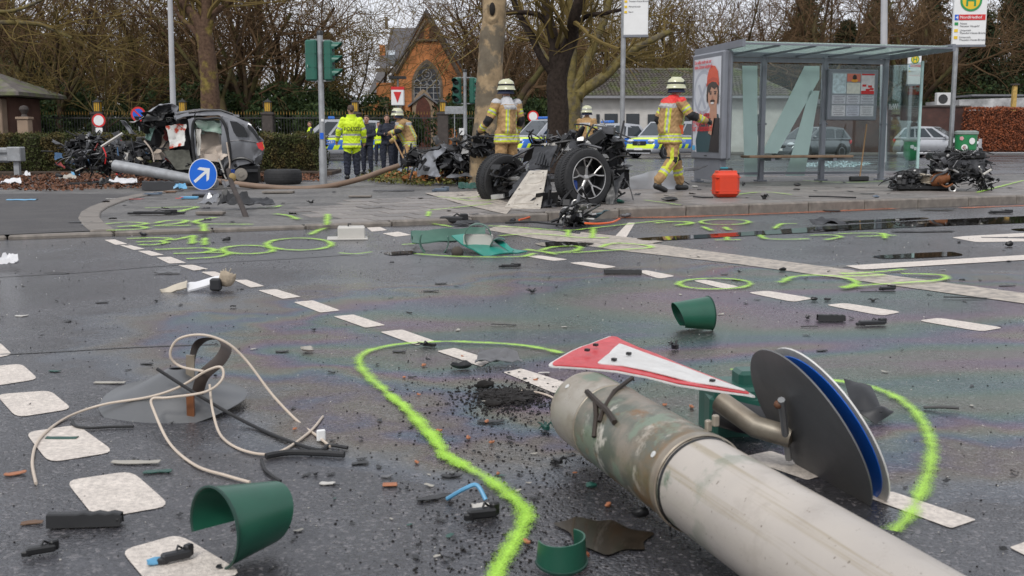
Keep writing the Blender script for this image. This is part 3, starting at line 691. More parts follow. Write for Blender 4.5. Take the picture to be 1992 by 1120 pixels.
tE = hero('street_tree', 'leaning street tree whose mossy bough hangs in over the stone gatehouse', bE,
     [([bE, at(-195, 200, YE), at(-190, 120, YE), at(-180, 60, YE)], .3, .22, 0), ([at(-185, 90, YE), at(-80, 52, YE), at(0, 44, YE), at(70, 46, YE), at(105, 58, YE), at(140, 74, YE)], .10, .045, 9),
      ([at(-180, 60, YE), at(-60, 24, YE), at(30, 20, YE), at(120, -20, YE)], .09, .04, 9), ([at(-180, 60, YE), at(-140, -60, YE)], .16, .1, 4)], dict(klen=1.), M_bark_moss, M_twig_moss, 21)
# ------------------------------------------------------------------ railings with lanterns
YF = 67.; zf = .09
M_iron = mat('railing_iron', (.03, .03, .03), .6, var=.2); M_gold = mat('gilded_tips', (.26, .15, .035), .45, metal=.3, var=.15)
M_pier = mat('dark_stone_pier', (.055, .045, .04), .85, var=.3, scale=3, bump=.4, bscale=20)
M_lant = mat('amber_lantern_glass', (.50, .29, .02), .4, var=.2, scale=3)
piers = [-60, 30, 193, 358, 523, 692, 862, 1010]
xs = [at(p, 268, YF).x for p in piers]
pick = MB(); tips = MB(); rails = MB(); bw = xs[3] - xs[2] - .66; npk = 26
for i in range(npk):
 x = bw * (i + .5) / npk; pick.tube([(x, 0, .12), (x, 0, 2.30)], .016, 4)
 tips.lathe([(.001, 2.28), (.022, 2.33), (.026, 2.38), (.001, 2.55)], 5, M=Matrix.Translation((x, 0, 0)))
rails.box((bw / 2, 0, .32), (bw, .05, .05)); rails.box((bw / 2, 0, 2.12), (bw, .05, .06)); rails.box((bw / 2, 0, .05), (bw, .22, .25))
first = None
for i in range(len(xs) - 1):
 if first is None:
  t = thing('iron_railing', 'bay of black iron railing with gilded spear tips between two piers', 'railing', (xs[i] + .33, YF, zf), 0, 'railing bays along the park')
  a = pick.build('picket_row', M_iron, t); a['kind'] = 'stuff'; a = tips.build('spear_tip_row', M_gold, t); a['kind'] = 'stuff'; rails.build('rail', M_iron, t)['kind'] = 'stuff'; first = t
 else: t = copy_tree(first); t.location = (xs[i] + .33, YF, zf)
 t.scale = ((xs[i + 1] - xs[i] - .66) / bw, 1, 1)
first = None
for x in xs:
 if first is None:
  t = thing('lantern_pier', 'dark stone pier carrying a square amber lantern, between railing bays', 'pier', (x, YF, zf), 0, 'lantern piers along the park')
  MB().box((0, 0, 1.15), (.66, .6, 2.3), ch=.03).box((0, 0, 2.37), (.8, .72, .14), ch=.03).build('pier', M_pier, t)
  ln_ = MB().box((0, 0, 2.8), (.36, .36, .56)).build('lantern', M_lant, t)
  f = MB()
  for a in (-1, 1):
   for b_ in (-1, 1): f.box((a * .19, b_ * .19, 2.8), (.045, .045, .62))
   f.box((a * .07, -.185, 2.8), (.02, .02, .56))
  f.box((0, 0, 2.47), (.46, .46, .06)); f.lathe([(.001, 3.32), (.08, 3.22), (.34, 3.10), (.34, 3.07)], 4, M=Matrix.Rotation(math.pi / 4, 4, 'Z'))
  f.build('lantern_frame', M_iron, ln_); first = t
 else: t = copy_tree(first); t.location = (x, YF, zf)
# ------------------------------------------------------------------ chapel
def brick_mat(name, c1, c2, mortar, scale=3.2, bump=.4):
 m, N, Lk, b = newmat(name); co = N.new('ShaderNodeTexCoord'); mp = N.new('ShaderNodeMapping'); Lk(co.outputs['Object'], mp.inputs[0]); mp.inputs['Rotation'].default_value = (math.pi / 2, 0, 0)
 bt = N.new('ShaderNodeTexBrick'); bt.inputs['Scale'].default_value = scale; bt.inputs['Color1'].default_value = (*c1, 1); bt.inputs['Color2'].default_value = (*c2, 1); bt.inputs['Mortar'].default_value = (*mortar, 1); bt.inputs['Mortar Size'].default_value = .02
 n = N.new('ShaderNodeTexNoise'); n.inputs['Scale'].default_value = 1.1; n.inputs['Detail'].default_value = 6; Lk(co.outputs['Object'], n.inputs['Vector'])
 mr = N.new('ShaderNodeMapRange'); mr.inputs[1].default_value = .3; mr.inputs[2].default_value = .7; mr.inputs[3].default_value = .6; mr.inputs[4].default_value = 1.3; Lk(n.outputs['Fac'], mr.inputs[0])
 v = N.new('ShaderNodeVectorMath'); v.operation = 'SCALE'; Lk(mp.outputs[0], bt.inputs['Vector']); Lk(bt.outputs['Color'], v.inputs[0]); Lk(mr.outputs[0], v.inputs['Scale']); Lk(v.outputs[0], b.inputs['Base Color']); b.inputs['Roughness'].default_value = .85
 return m
M_cbrick = brick_mat('orange_brick', (.56, .19, .052), (.43, .15, .045), (.36, .23, .12))
M_cstone = mat('weathered_trim_stone', (.15, .12, .09), .85, var=.3, scale=3); M_slate = mat('slate_roof', (.085, .08, .085), .55, var=.3, scale=4, bump=.5, bscale=14)
M_glassd = mat('dark_leaded_glass', (.035, .04, .05), .15, var=.4, scale=3); M_lead = mat('pale_window_bars', (.30, .30, .30), .7, var=.1)
YCH = 96.
def cz(py): return at(820, py, YCH).z
def cx(px): return at(px, 268, YCH).x
ch = thing('chapel', 'gabled orange brick chapel with pointed tracery window and slate roofs behind the railings', 'chapel', (cx(822), YCH, 0))
ox = cx(822)
def X(px): return cx(px) - ox
apex = (X(832), cz(22)); le = (X(772), cz(138)); re_ = (X(900), cz(138))
wl = MB(); wl.prism([(X(768), 0), (X(905), 0), (X(905), cz(140)), (X(832), cz(24)), (X(768), cz(140))], 0, 9, 0, M=Matrix(((1, 0, 0, 0), (0, 0, 1, 0), (0, 1, 0, 0), (0, 0, 0, 1))));
wl.box((X(752), 3.2, cz(205) / 2 + 1.), (1.8, 5, cz(205) + 2.)); wl.box((X(726), 5, 2), (2.2, 4, 4.3))
wl.build('wall', M_cbrick, ch, smooth=0)
rf = MB()
for (a, c) in (((X(762), cz(147)), (X(832), cz(16))), ((X(832), cz(16)), (X(911), cz(147)))):
 rf.add([(a[0], -.25, a[1]), (c[0], -.25, c[1]), (c[0], 9.4, c[1]), (a[0], 9.4, a[1]), (a[0], -.25, a[1] - .35), (c[0], -.25, c[1] - .35), (c[0], 9.4, c[1] - .35), (a[0], 9.4, a[1] - .35)], [(0, 1, 2, 3), (4, 7, 6, 5), (0, 4, 5, 1), (3, 2, 6, 7), (0, 3, 7, 4), (1, 5, 6, 2)])
rf.build('gable_roof', M_slate, ch, smooth=0)
nv = MB(); zr, ze = cz(38), cz(112); x0, x1 = X(738), X(815)      # nave roof running across behind the gable
nv.add([(x0, 4, ze), (x1, 4, ze), (x1, 7, zr), (x0 + .4, 7, zr), (x0, 10, ze), (x1, 10, ze), (x0, 4, ze - .25), (x1, 4, ze - .25)], [(0, 1, 2, 3), (3, 2, 5, 4), (0, 3, 4), (0, 6, 7, 1), (6, 4, 5, 7), (1, 5, 2)])
nv.add([(X(705), 4.4, cz(176)), (X(732), 4.4, cz(176)), (X(742), 6, cz(100)), (X(735), 6, cz(100)), (X(705), 7.6, cz(176)), (X(732), 7.6, cz(176))], [(0, 1, 2, 3), (0, 3, 4), (1, 5, 2), (3, 2, 5, 4)])
nv.add([(X(728), .4, cz(128)), (X(768), .4, cz(128)), (X(764), 4, cz(98)), (X(732), 4, cz(98))], [(0, 1, 2, 3)])
nv.build('nave_roof', M_slate, ch, smooth=0)
MB().box((X(738) + .1, 6, cz(30)), (.25, .25, 1.1)).box((X(738) + .1, 6, cz(24)), (.6, .12, .14)).build('ridge_cross', M_cstone, ch)
MB().box((X(762), .3, cz(110)), (.75, .9, .8), rot=Matrix.Rotation(.5, 3, 'X')).build('skylight', mat('skylight_glass', (.4, .44, .48), .1), ch)
MB().box((X(737), 3.8, cz(95)), (.5, .5, 1.3), ch=.03).build('chimney', M_cbrick, ch)
tr = MB()
for (a, c) in ((le, apex), (apex, re_)):
 tr.tube([(a[0], -.12, a[1] - .2), (c[0], -.12, c[1] - .75)], .18, 4)
tr.box((X(832), -.08, cz(78)), (1.9, .2, .18)); tr.box((X(752), .6, cz(135)), (1.9, .3, .3)); tr.box((X(775), -.1, 2.4), (.9, .9, 4.8), ch=.05); tr.box((X(900), -.1, 2.4), (.9, .9, 4.8), ch=.05); tr.box((X(748), .1, 2.2), (.8, .9, 4.6), ch=.05)
tr.build('stone_trim', M_cstone, ch)
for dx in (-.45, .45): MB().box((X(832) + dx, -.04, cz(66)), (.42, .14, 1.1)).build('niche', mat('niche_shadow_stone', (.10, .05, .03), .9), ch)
def arch(wd, z0, zs, n=8):       # pointed arch outline, from z0 up, springing at zs
 P = [(-wd / 2, z0), (wd / 2, z0), (wd / 2, zs)]
 for i in range(1, n): a = math.pi / 3 * i / n; P.append((wd / 2 - wd + wd * math.cos(a), zs + wd * math.sin(a)))
 P.append((0, zs + wd * math.sin(math.pi / 3)))
 for i in range(n - 1, 0, -1): a = math.pi / 3 * i / n; P.append((wd / 2 * -1 + wd - wd * math.cos(a), zs + wd * math.sin(a)))
 P.append((-wd / 2, zs)); return P
XZ = Matrix(((1, 0, 0, 0), (0, 0, 1, 0), (0, 1, 0, 0), (0, 0, 0, 1)))
def archpart(parent, name, mt, px, wd, zb, zs, y0, y1):
 return MB().prism(arch(wd, zb, zs), y0, y1, 0, M=Matrix.Translation((X(px), 0, 0)) @ XZ).build(name, mt, parent, smooth=0)
ww = X(857) - X(807)
archpart(ch, 'window_surround', M_cstone, 832, ww + .45, cz(200), cz(168), -.10, .1)
wi = archpart(ch, 'window', M_glassd, 832, ww, cz(198), cz(168), -.14, .05)
bars = MB()
for k in range(-2, 3): bars.box((X(832) + k * ww / 4, -.17, (cz(198) + cz(160)) / 2), (.07 if abs(k) < 2 else .05, .06, cz(160) - cz(198)))
for py in (193, 181, 170): bars.box((X(832), -.17, cz(py)), (ww, .05, .06))
def ring(cx_, cz_, r): bars.tube([(cx_ + r * math.cos(a * math.pi / 8), -.17, cz_ + r * math.sin(a * math.pi / 8)) for a in range(17)], .035, 4, caps=False)
ring(X(832), cz(145), .42); ring(X(832), cz(145), .2)
for k in (-1.5, -.5, .5, 1.5): ring(X(832) + k * ww / 4, cz(161), .24)
for k in (-.62, .62): ring(X(832) + k, cz(152), .27)
bars.build('tracery', M_lead, wi)
po = MB().prism([(X(808), 0), (X(856), 0), (X(856), cz(206)), (X(829), cz(184)), (X(806), cz(206))], -1.6, -.2, 0, M=XZ).build('porch', mat('porch_brick', (.20, .10, .05), .85, var=.25, scale=3), ch, smooth=0)
pr = MB()
for a, c in (((X(798), cz(206)), (X(829), cz(182))), ((X(829), cz(182)), (X(862), cz(206)))): pr.add([(a[0], -1.9, a[1]), (c[0], -1.9, c[1]), (c[0], -.1, c[1]), (a[0], -.1, a[1]), (a[0], -1.9, a[1] - .16), (c[0], -1.9, c[1] - .16), (c[0], -.1, c[1] - .16), (a[0], -.1, a[1] - .16)], [(0, 1, 2, 3), (4, 7, 6, 5), (0, 4, 5, 1), (3, 2, 6, 7), (0, 3, 7, 4), (1, 5, 6, 2)])
pr.build('porch_roof', mat('porch_coping', (.16, .16, .17), .6), po, smooth=0)
archpart(ch, 'door_surround', mat('sand_stone', (.30, .22, .15), .8, var=.2), 827, 1.9, 0, cz(212), -1.72, -1.5); archpart(ch, 'door', mat('red_brown_door', (.10, .03, .018), .6, var=.3), 827, 1.25, 0, cz(214), -1.78, -1.6)
# ------------------------------------------------------------------ white bungalow with tiled hip roof
YH = 72.; M_rend = mat('white_render', (.52, .50, .47), .85, var=.08, scale=2, dirt=.3, dcol=(.25, .24, .2), dscale=1.5); M_tile = mat('mossy_roof_tiles', (.11, .095, .085), .75, var=.35, scale=2.5, two=(.10, .11, .045), tscale=1.2)
hx0, hx1 = at(1133, 268, YH).x, at(1530, 268, YH).x; ze, zr = at(1200, 190, YH).z, at(1200, 158, YH).z + .9
hs_ = thing('bungalow', 'low white rendered bungalow with mossy tiled hip roof behind the police cars', 'house', ((hx0 + hx1) / 2, YH, .09)); hw = (hx1 - hx0) / 2
MB().box((0, 4, ze / 2), (2 * hw, 8, ze)).build('wall', M_rend, hs_, smooth=0)
rfm = MB(); ov = .55; a0 = -hw - ov; a1 = hw + ov; y0, y1 = -ov, 8 + ov; ym = 4; dx = 3.0
def slope_tiles(mb, A, B, C, D, nu, nv):     # A-B eave, D-C ridge; each row steps down over the next, with rolls
 A, B, C, D = map(Vector, (A, B, C, D)); nr = (B - A).cross(D - A).normalized()
 for j in range(nv):
  e0 = A.lerp(D, j / nv); e1 = B.lerp(C, j / nv); f0 = A.lerp(D, (j + 1) / nv); f1 = B.lerp(C, (j + 1) / nv)
  k = max(2, int(nu * (e1 - e0).length / (B - A).length)) * 2
  lo = [e0.lerp(e1, i / k) + nr * (.09 + (.06 if i % 2 else 0)) for i in range(k + 1)]; hi = [f0.lerp(f1, i / k) + nr * (.02 + (.06 if i % 2 else 0)) for i in range(k + 1)]
  lb = [e0.lerp(e1, i / k) - nr * .02 for i in range(k + 1)]
  o = len(mb.v); mb.add(lo + hi + lb, [(i, i + 1, k + 2 + i, k + 1 + i) for i in range(k)] + [(2 * k + 2 + i, 2 * k + 3 + i, i + 1, i) for i in range(k)])
E = [(a0, y0, ze), (a1, y0, ze), (a1, y1, ze), (a0, y1, ze)]; r0_, r1_ = (a0 + dx, ym, zr), (a1 - dx, ym, zr)
slope_tiles(rfm, E[0], E[1], r1_, r0_, 58, 14); slope_tiles(rfm, E[3], E[0], r0_, r0_, 30, 14); slope_tiles(rfm, E[1], E[2], r1_, r1_, 30, 14); slope_tiles(rfm, E[2], E[3], r0_, r1_, 50, 6)
rfo = rfm.build('roof', M_tile, hs_, smooth=0)
rd = MB(); rd.tube([r0_, r1_], .13, 6); [rd.tube([e, r_], .12, 6) for e, r_ in ((E[0], r0_), (E[1], r1_))]; rd.build('ridge_tile_row', M_tile, rfo)['kind'] = 'stuff'
MB().box(((a0 + a1) / 2, y0 - .05, ze - .06), (a1 - a0, .14, .16)).build('gutter', mat('zinc_gutter', (.22, .22, .23), .5), hs_)
for px0, px1, pt, pb in ((1160, 1166, 222, 262), (1176, 1201, 221, 262), (1218, 1243, 221, 262), (1260, 1290, 222, 262), (1318, 1342, 222, 262), (1390, 1420, 222, 262), (1450, 1475, 222, 262)):
 p0, p1 = at(px0, pt, YH), at(px1, pb, YH); c = (p0 + p1) / 2 - hs_.location
 f = MB().box((c.x, -.03, c.z), (p1.x - p0.x, .12, p0.z - p1.z)).build('window', mat('window_frame_dark', (.03, .035, .04), .5), hs_)
 MB().box((c.x, -.10, c.z), (p1.x - p0.x - .16, .03, p0.z - p1.z - .16)).build('pane', mat('window_glass', (.02, .024, .026), .06, var=.3, scale=1.), f)
# lower annexe, dark brick wall, flat-roofed kiosk, beech hedge on the right
ax0, ax1 = at(1500, 268, 74).x, at(1640, 268, 74).x; an = thing('annexe', 'flat-roofed pale annexe seen through the shelter glass beside the bungalow', 'building', ((ax0 + ax1) / 2, 74, .09))
MB().box((0, 2, 1.6), (ax1 - ax0, 4, 3.2)).build('wall', M_rend, an, smooth=0); MB().box((0, 1.8, 3.32), (ax1 - ax0 + 1, 5.4, .3)).build('flat_roof', mat('grey_fascia', (.13, .13, .14), .6), an, smooth=0)
bx0, bx1 = at(1540, 268, 70).x, at(1880, 268, 70).x
bwll = thing('brick_wall', 'long dark red brick wall behind the silver hatchback', 'wall', ((bx0 + bx1) / 2, 70, .09))
MB().box((0, 0, 1.42), (bx1 - bx0, .4, 2.85)).build('wall', brick_mat('dark_brick', (.075, .03, .022), (.055, .024, .02), (.06, .045, .04), 4), bwll, smooth=0); MB().box((0, 0, 2.9), (bx1 - bx0 + .1, .55, .1)).build('coping', M_pier, bwll)
kx0, kx1 = at(1868, 268, 73).x, at(2060, 268, 73).x; ko = thing('kiosk', 'flat-roofed white kiosk with stained fascia behind the copper hedge', 'building', ((kx0 + kx1) / 2, 73, .09))
MB().box((0, 2.5, 1.5), (kx1 - kx0, 5, 3.)).build('wall', M_rend, ko, smooth=0); MB().box((-.2, 2.3, 3.15), (kx1 - kx0 + .5, 5.9, .75), rot=Matrix.Rotation(-.03, 3, 'Y')).build('fascia', mat('stained_white_fascia', (.55, .55, .55), .6, var=.1, dirt=.8, dcol=(.15, .15, .15), dscale=.7), ko, smooth=0)
MB().box((-.6, 2.3, 3.75), (3.5, 3, .12)).build('roof_hatch', MATS['grey_fascia'], ko)
p = at(1818, 206, 71.5); ac = thing('air_conditioner', 'white air conditioning unit standing on top of the dark brick wall', 'air conditioner', (p.x, 70.05, 3.03))
MB().box((0, 0, .42), (1.0, .42, .8), ch=.03).build('casing', mat('white_metal_casing', (.55, .55, .54), .5, var=.05), ac); fan = MB(); fan.lathe([(.001, 0), (.27, 0), (.29, .02), (.30, 0)], 20, M=Matrix.Translation((-.12, -.215, .42)) @ Matrix.Rotation(math.pi / 2, 4, 'X')); fan.build('fan_grille', M_iron, ac)
p = at(1973, 206, 70.5); tw = thing('yellow_post', 'weathered yellow post leaning against the kiosk roof', 'post', (p.x, 70.7, .09)); MB().tube([(0, 0, 0), (.1, .1, 4.3)], [.22, .17], 4).build('shaft', mat('weathered_yellow', (.42, .28, .08), .8, var=.3), tw); MB().box((.1, .1, 4.32), (.42, .42, .1)).build('cap', M_pier, tw)
def hedge(name, label, x0, x1, y, dep, h, n, leaf, m, seed, zb=.05, core=(.03, .025, .012), rz=0., lip=.1):
 rg = random.Random(seed); t = thing(name, label, 'hedge', ((x0 + x1) / 2, y, zb), rz); W = (x1 - x0) / 2; P = []
 for i in range(n):
  k = rg.random(); x = rg.uniform(-W, W); bump_ = .09 * fbm((x * 1.3, seed, 0)) + .05 * fbm((x * 5, seed, 2))
  if k < .62: q = Vector((x, -dep / 2 + rg.gauss(0, .05) + .1 * fbm((x * 2, 5, seed)), rg.uniform(.04, 1) * h + bump_))
  elif k < .92: q = Vector((x, rg.uniform(-dep / 2, dep / 2), h + rg.gauss(0, .035) + bump_))
  else: q = Vector((rg.choice((-W, W)) + rg.gauss(0, .05), rg.uniform(-dep / 2, dep / 2), rg.uniform(.04, 1) * h))
  P.append(q)
 mb = MB(); leafmesh(mb, P, leaf, rg, flat=1.); o = mb.build('foliage', m, t, smooth=0); o['kind'] = 'stuff'
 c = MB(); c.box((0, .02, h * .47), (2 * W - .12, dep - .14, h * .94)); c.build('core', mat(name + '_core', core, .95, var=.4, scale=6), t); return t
hedge('beech_hedge', 'tall clipped copper beech hedge holding its brown leaves in front of the kiosk', at(1878, 268, 69).x, at(2080, 268, 69).x, 69, 1.2, 2.75, 15000, .06, M_leaf_beech, 31, .09, (.06, .02, .01))
hl0, hl1 = at(-260, 268, 31).x, at(612, 268, 29.5).x
hedge('median_hedge', 'low clipped evergreen hedge on the median behind the wrecked grey car', hl0, hl1, 30.5, 1.5, .98, 34000, .034, M_leaf_hedge, 33, .1, rz=math.radians(2.5))
vg = MB(); vg.box(((hl0 + hl1) / 2, 30.4, .02), (hl1 - hl0 + .8, 2.3, .16), ch=.02, rz=math.radians(2.5)); struct(vg.build('planted_verge', mat('verge_soil', (.05, .035, .025), .95, var=.4, scale=6)))
# stone gatehouse, far left
gx = at(38, 268, 62).x; gh = thing('gatehouse', 'sandstone gatehouse with mossy overhanging roof at the end of the railings', 'building', (gx - 2.6, 62, .09))
M_sand = mat('sandstone', (.30, .215, .15), .85, var=.25, scale=1.5, dirt=.4, dcol=(.12, .09, .07));
MB().box((0, 2.2, 1.6), (4.1, 4, 3.2)).build('wall', mat('red_brown_stone', (.10, .05, .035), .85, var=.3, scale=1.2), gh, smooth=0)
for x in (-.7, 1.6): MB().box((x, -.15, 1.55), (.62, .7, 3.1), ch=.04).build('pillar', M_sand, gh)
rr = MB(); rr.lathe([(.001, 4.9), (4.6, 3.45), (4.65, 3.25), (3.9, 3.2)], 4, M=Matrix.Translation((0, 2, 0)) @ Matrix.Rotation(math.pi / 4, 4, 'Z')); rr.build('roof', M_tile, gh, smooth=0)
g2 = thing('gate_pier', 'square sandstone gate pier with a grey urn next to the gatehouse', 'pier', (at(50, 268, 60).x, 60, .09)); MB().box((0, 0, .95), (.6, .6, 1.9), ch=.03).build('shaft', M_sand, g2); MB().box((0, 0, 1.98), (.72, .72, .14), ch=.02).build('cap', M_sand, g2); MB().lathe([(.001, 2.05), (.2, 2.06), (.12, 2.2), (.26, 2.45), (.2, 2.62), (.001, 2.68)], 10).build('urn', M_pier, g2)
# ------------------------------------------------------------------ street furniture
M_alu = mat('grey_aluminium', (.20, .21, .235), .42, metal=.35, var=.1, scale=3); M_galv = mat('galvanised_steel', (.33, .34, .35), .5, metal=.5, var=.18, scale=7, dirt=.35, dcol=(.14, .13, .12), dscale=5)
M_pale = mat('pale_grey_pole', (.42, .42, .43), .55, var=.1, scale=2); M_black = mat('black_plastic', (.009, .009, .0095), .45, var=.3, scale=9, rvar=.12); M_green = mat('signal_green', (.012, .105, .072), .38, var=.12, scale=5, dirt=.25, dcol=(.05, .06, .05))
M_white = mat('white_sign_face', (.72, .72, .71), .4, var=.04); M_red = mat('traffic_red', (.55, .02, .02), .4, var=.06); M_blue = mat('traffic_blue', (.008, .10, .55), .32, var=.06); M_yellow = mat('stop_yellow', (.72, .48, .02), .4, var=.05)
M_lime = mat('stop_green', (.02, .25, .07), .4, var=.05); M_grey_t = mat('small_print_grey', (.12, .12, .13), .6, var=0); M_wood = mat('bench_wood', (.21, .135, .085), .65, var=.3, scale=5, bump=.3, bscale=30)
M_binG = mat('bin_green', (.012, .20, .065), .4, var=.12, scale=5, dirt=.2)
def glass_mat(name, tint, a, rough=.03):
 m, N, Lk, b = newmat(name); g = N.new('ShaderNodeBsdfGlossy'); g.inputs['Roughness'].default_value = rough; g.inputs['Color'].default_value = (.9, .95, .95, 1)
 t = N.new('ShaderNodeBsdfTransparent'); t.inputs['Color'].default_value = (*tint, 1); fr = N.new('ShaderNodeFresnel'); fr.inputs['IOR'].default_value = 1.45
 ad = N.new('ShaderNodeMath'); ad.operation = 'MULTIPLY_ADD'; ad.inputs[1].default_value = .38; ad.inputs[2].default_value = a; ad.use_clamp = True; Lk(fr.outputs[0], ad.inputs[0]); ms = N.new('ShaderNodeMixShader'); Lk(ad.outputs[0], ms.inputs[0]); Lk(t.outputs[0], ms.inputs[1]); Lk(g.outputs[0], ms.inputs[2])
 N.remove(b); Lk(ms.outputs[0], N['Material Output'].inputs['Surface']); return m
M_glass = glass_mat('clear_glass', (.82, .88, .87), .02)
M_frost = mat('frosted_film', (.46, .60, .57), .6, var=.06, scale=2, alpha=.94)
# ---- bus shelter
ang = math.radians(14); A = at(1352, 350, 21.8); A.z = kerb_h(A)
sh = thing('bus_shelter', 'grey framed glass bus shelter with slatted roof and giant frosted letters on its back wall', 'bus shelter', A, ang)
MI = (Matrix.Translation(A) @ Matrix.Rotation(ang, 4, 'Z')).inverted()
def onplane(px, py, yl):                       # local (x, z) of a picture point on the shelter's plane y = yl
 o = MI @ Vector((0, 0, CAM_H)); d = MI.to_3x3() @ ray(px, py); t = (yl - o.y) / d.y; q = o + d * t; return q.x, q.z
for i, x in enumerate((.05, 1.43, 2.80, 4.19)):
 p = MB().box((x, 0, 1.25), (.11, .11, 2.5), ch=.015).build('post', M_alu, sh); MB().box((x, 0, .01), (.2, .2, .03)).build('foot_plate', M_alu, p)
 if i: MB().tube([(x - .09, -.02, 1.15), (x + .09, -.02, 1.15)], .02, 6).build('glass_clamp', M_alu, p)
for x0, x1 in ((.05, 1.43), (1.43, 2.80), (2.80, 4.19)):
 MB().box(((x0 + x1) / 2, .0, 1.27), (x1 - x0 - .14, .012, 2.16)).build('glass_pane', M_glass, sh, smooth=0)
 MB().box(((x0 + x1) / 2, 0, 2.42), (x1 - x0 - .11, .07, .09)).build('head_rail', M_alu, sh); MB().box(((x0 + x1) / 2, 0, .155), (x1 - x0 - .11, .05, .05)).build('foot_rail', M_alu, sh)
def fr4(*c): return [onplane(1320 + x / 2.948, y / 2.948, -.012) for x, y in c]
def xzprism(poly, y, th, mt, name, parent):
 mb = MB(); mb.prism(poly, y, y + th, 0, M=Matrix(((1, 0, 0, 0), (0, 0, 1, 0), (0, 1, 0, 0), (0, 0, 0, 1)))); return mb.build(name, mt, parent, smooth=0)
for poly in (((365, 376), (452, 376), (452, 1012), (378, 1012)), ((722, 378), (808, 378), (808, 452), (568, 878), (478, 878)), ((752, 520), (808, 520), (722, 1008), (612, 1008))):
 xzprism(fr4(*poly), -.014, .004, M_frost, 'frosted_letter', sh)
def milk():
 m, N, Lk, b = newmat('milky_roof_slat'); t = N.new('ShaderNodeBsdfTranslucent'); t.inputs['Color'].default_value = (.92, .95, .92, 1); ms = N.new('ShaderNodeMixShader'); ms.inputs[0].default_value = .75
 b.inputs['Base Color'].default_value = (.5, .56, .52, 1); Lk(b.outputs[0], ms.inputs[1]); Lk(t.outputs[0], ms.inputs[2]); Lk(ms.outputs[0], N['Material Output'].inputs['Surface']); return m
M_milk = milk()
# roof
def rz_(y): return 2.54 + (-y) * .012
rb = MB()
for x in (.0, 4.33): rb.box((x, -.97, rz_(-.97)), (.06, 2.12, .13), rot=Matrix.Rotation(-.012, 3, 'X'))
rb.build('end_beam', M_alu, sh)['kind'] = 'stuff'
for k in range(1, 6): MB().box((4.33 * k / 6, -.97, rz_(-.97) - .03), (.035, 2.05, .035), rot=Matrix.Rotation(-.012, 3, 'X')).build('roof_beam', M_alu, sh)
for y, hh in ((.06, .1), (-2.0, .03)): MB().box((2.165, y, rz_(y) - .01), (4.33, .05, hh)).build('edge_beam', M_alu, sh)
MB().box((2.165, -.97, rz_(-.97) + .02), (4.3, 2.05, .014), rot=Matrix.Rotation(-.012, 3, 'X')).build('roof_glass', M_glass, sh, smooth=0)
for k in range(9):
 y = -.1 - k * .215
 MB().box((2.165, y, rz_(y) + .035), (4.26, .13, .012), rot=Matrix.Rotation(-.012, 3, 'X')).build('roof_slat', M_milk, sh, smooth=0)
# right-hand side pane with mirrored maker's name
MB().box((4.24, -.62, 1.27), (.012, 1.1, 2.16)).build('side_pane', M_glass, sh, smooth=0); MB().box((4.24, -1.19, 1.27), (.05, .03, 2.2)).build('pane_edge', mat('glass_edge', (.35, .5, .48), .2), sh)
text_mesh('Wall', .17, M_white, 'lettering', sh, Matrix.Translation((4.225, -.45, 1.45)) @ Matrix.Rotation(math.pi / 2, 4, 'Z') @ Matrix.Rotation(math.pi / 2, 4, 'X'))
# bench
be = MB()
for k in range(4): be.box((2.05, -.20 - k * .105, .50), (2.3, .095, .05), ch=.01)
be.build('bench_seat', M_wood, sh)['kind'] = 'stuff'
for x in (1.43, 2.80): MB().box((x, -.28, .445), (.08, .5, .06)).build('bench_bracket', M_alu, sh)
# information board
x0, z1 = onplane(1612, 134, -.12); x1, z0 = onplane(1704, 234, -.12)
ib = MB().box(((x0 + x1) / 2, -.09, (z0 + z1) / 2), (x1 - x0, .1, z1 - z0), ch=.015).build('information_board', M_alu, sh); W_, H_ = x1 - x0, z1 - z0
MB().box(((x0 + x1) / 2, -.142, (z0 + z1) / 2), (W_ - .12, .006, H_ - .12)).build('backing', mat('board_backing', (.22, .24, .26), .4), ib)
sheets_ = [(0, .52, 1., (.42, .52, .55)), (1, .80, 1., (.55, .12, .06)), (1, .52, .79, (.55, .55, .48)), (2, .52, 1., (.62, .58, .58)), (0, .28, .5, (.45, .46, .5)), (1, .28, .5, (.45, .46, .5)), (2, .28, .5, (.45, .46, .5)), (0, 0, .26, (.5, .5, .52)), (1, 0, .26, (.42, .44, .5)), (2, 0, .26, (.5, .5, .52))]
iw = (W_ - .16) / 3; ih = H_ - .16
for k, (c, a, b_, col) in enumerate(sheets_):
 cxp = x0 + .08 + iw * (c + .5); o = MB().box((cxp, -.147, z0 + .08 + ih * (a + b_) / 2), (iw - .02, .004, ih * (b_ - a) - .015)).build('timetable_sheet', mat('sheet_print_%d' % k, col, .3, var=.12 if k else .3, scale=14, coat=.4), ib)
 if k > 3:
  ln_ = MB()
  for r in range(5): ln_.box((cxp, -.1505, z0 + .08 + ih * (a + (b_ - a) * (.15 + .17 * r))), ((iw - .06) * R.uniform(.6, 1), .001, .008))
  ln_.build('print_lines', M_grey_t, ib)['kind'] = 'stuff'
cxp = x0 + .08 + iw * 1.55; pic = MB(); pic.ball((cxp, -.152, z0 + .08 + ih * .9), (.05, .003, .06), 0); pic.ball((cxp, -.152, z0 + .08 + ih * .83), (.08, .003, .035), 1); pic.build('print_portrait', [mat('print_dark', (.03, .02, .015), .5), mat('print_orange', (.7, .3, .03), .5)], ib)
cxp = x0 + .08 + iw * 2.5; pic = MB(); pic.box((cxp, -.151, z0 + .08 + ih * .975), (iw - .03, .002, .03)); pic.box((cxp, -.151, z0 + .08 + ih * .56), (iw - .03, .002, .07))
for a, c in ((-.08, .72), (.05, .7), (.09, .64), (0, .62)): pic.box((cxp + a, -.151, z0 + .08 + ih * c), (.09, .002, .045))
pic.build('print_red', M_red, ib)['kind'] = 'stuff'
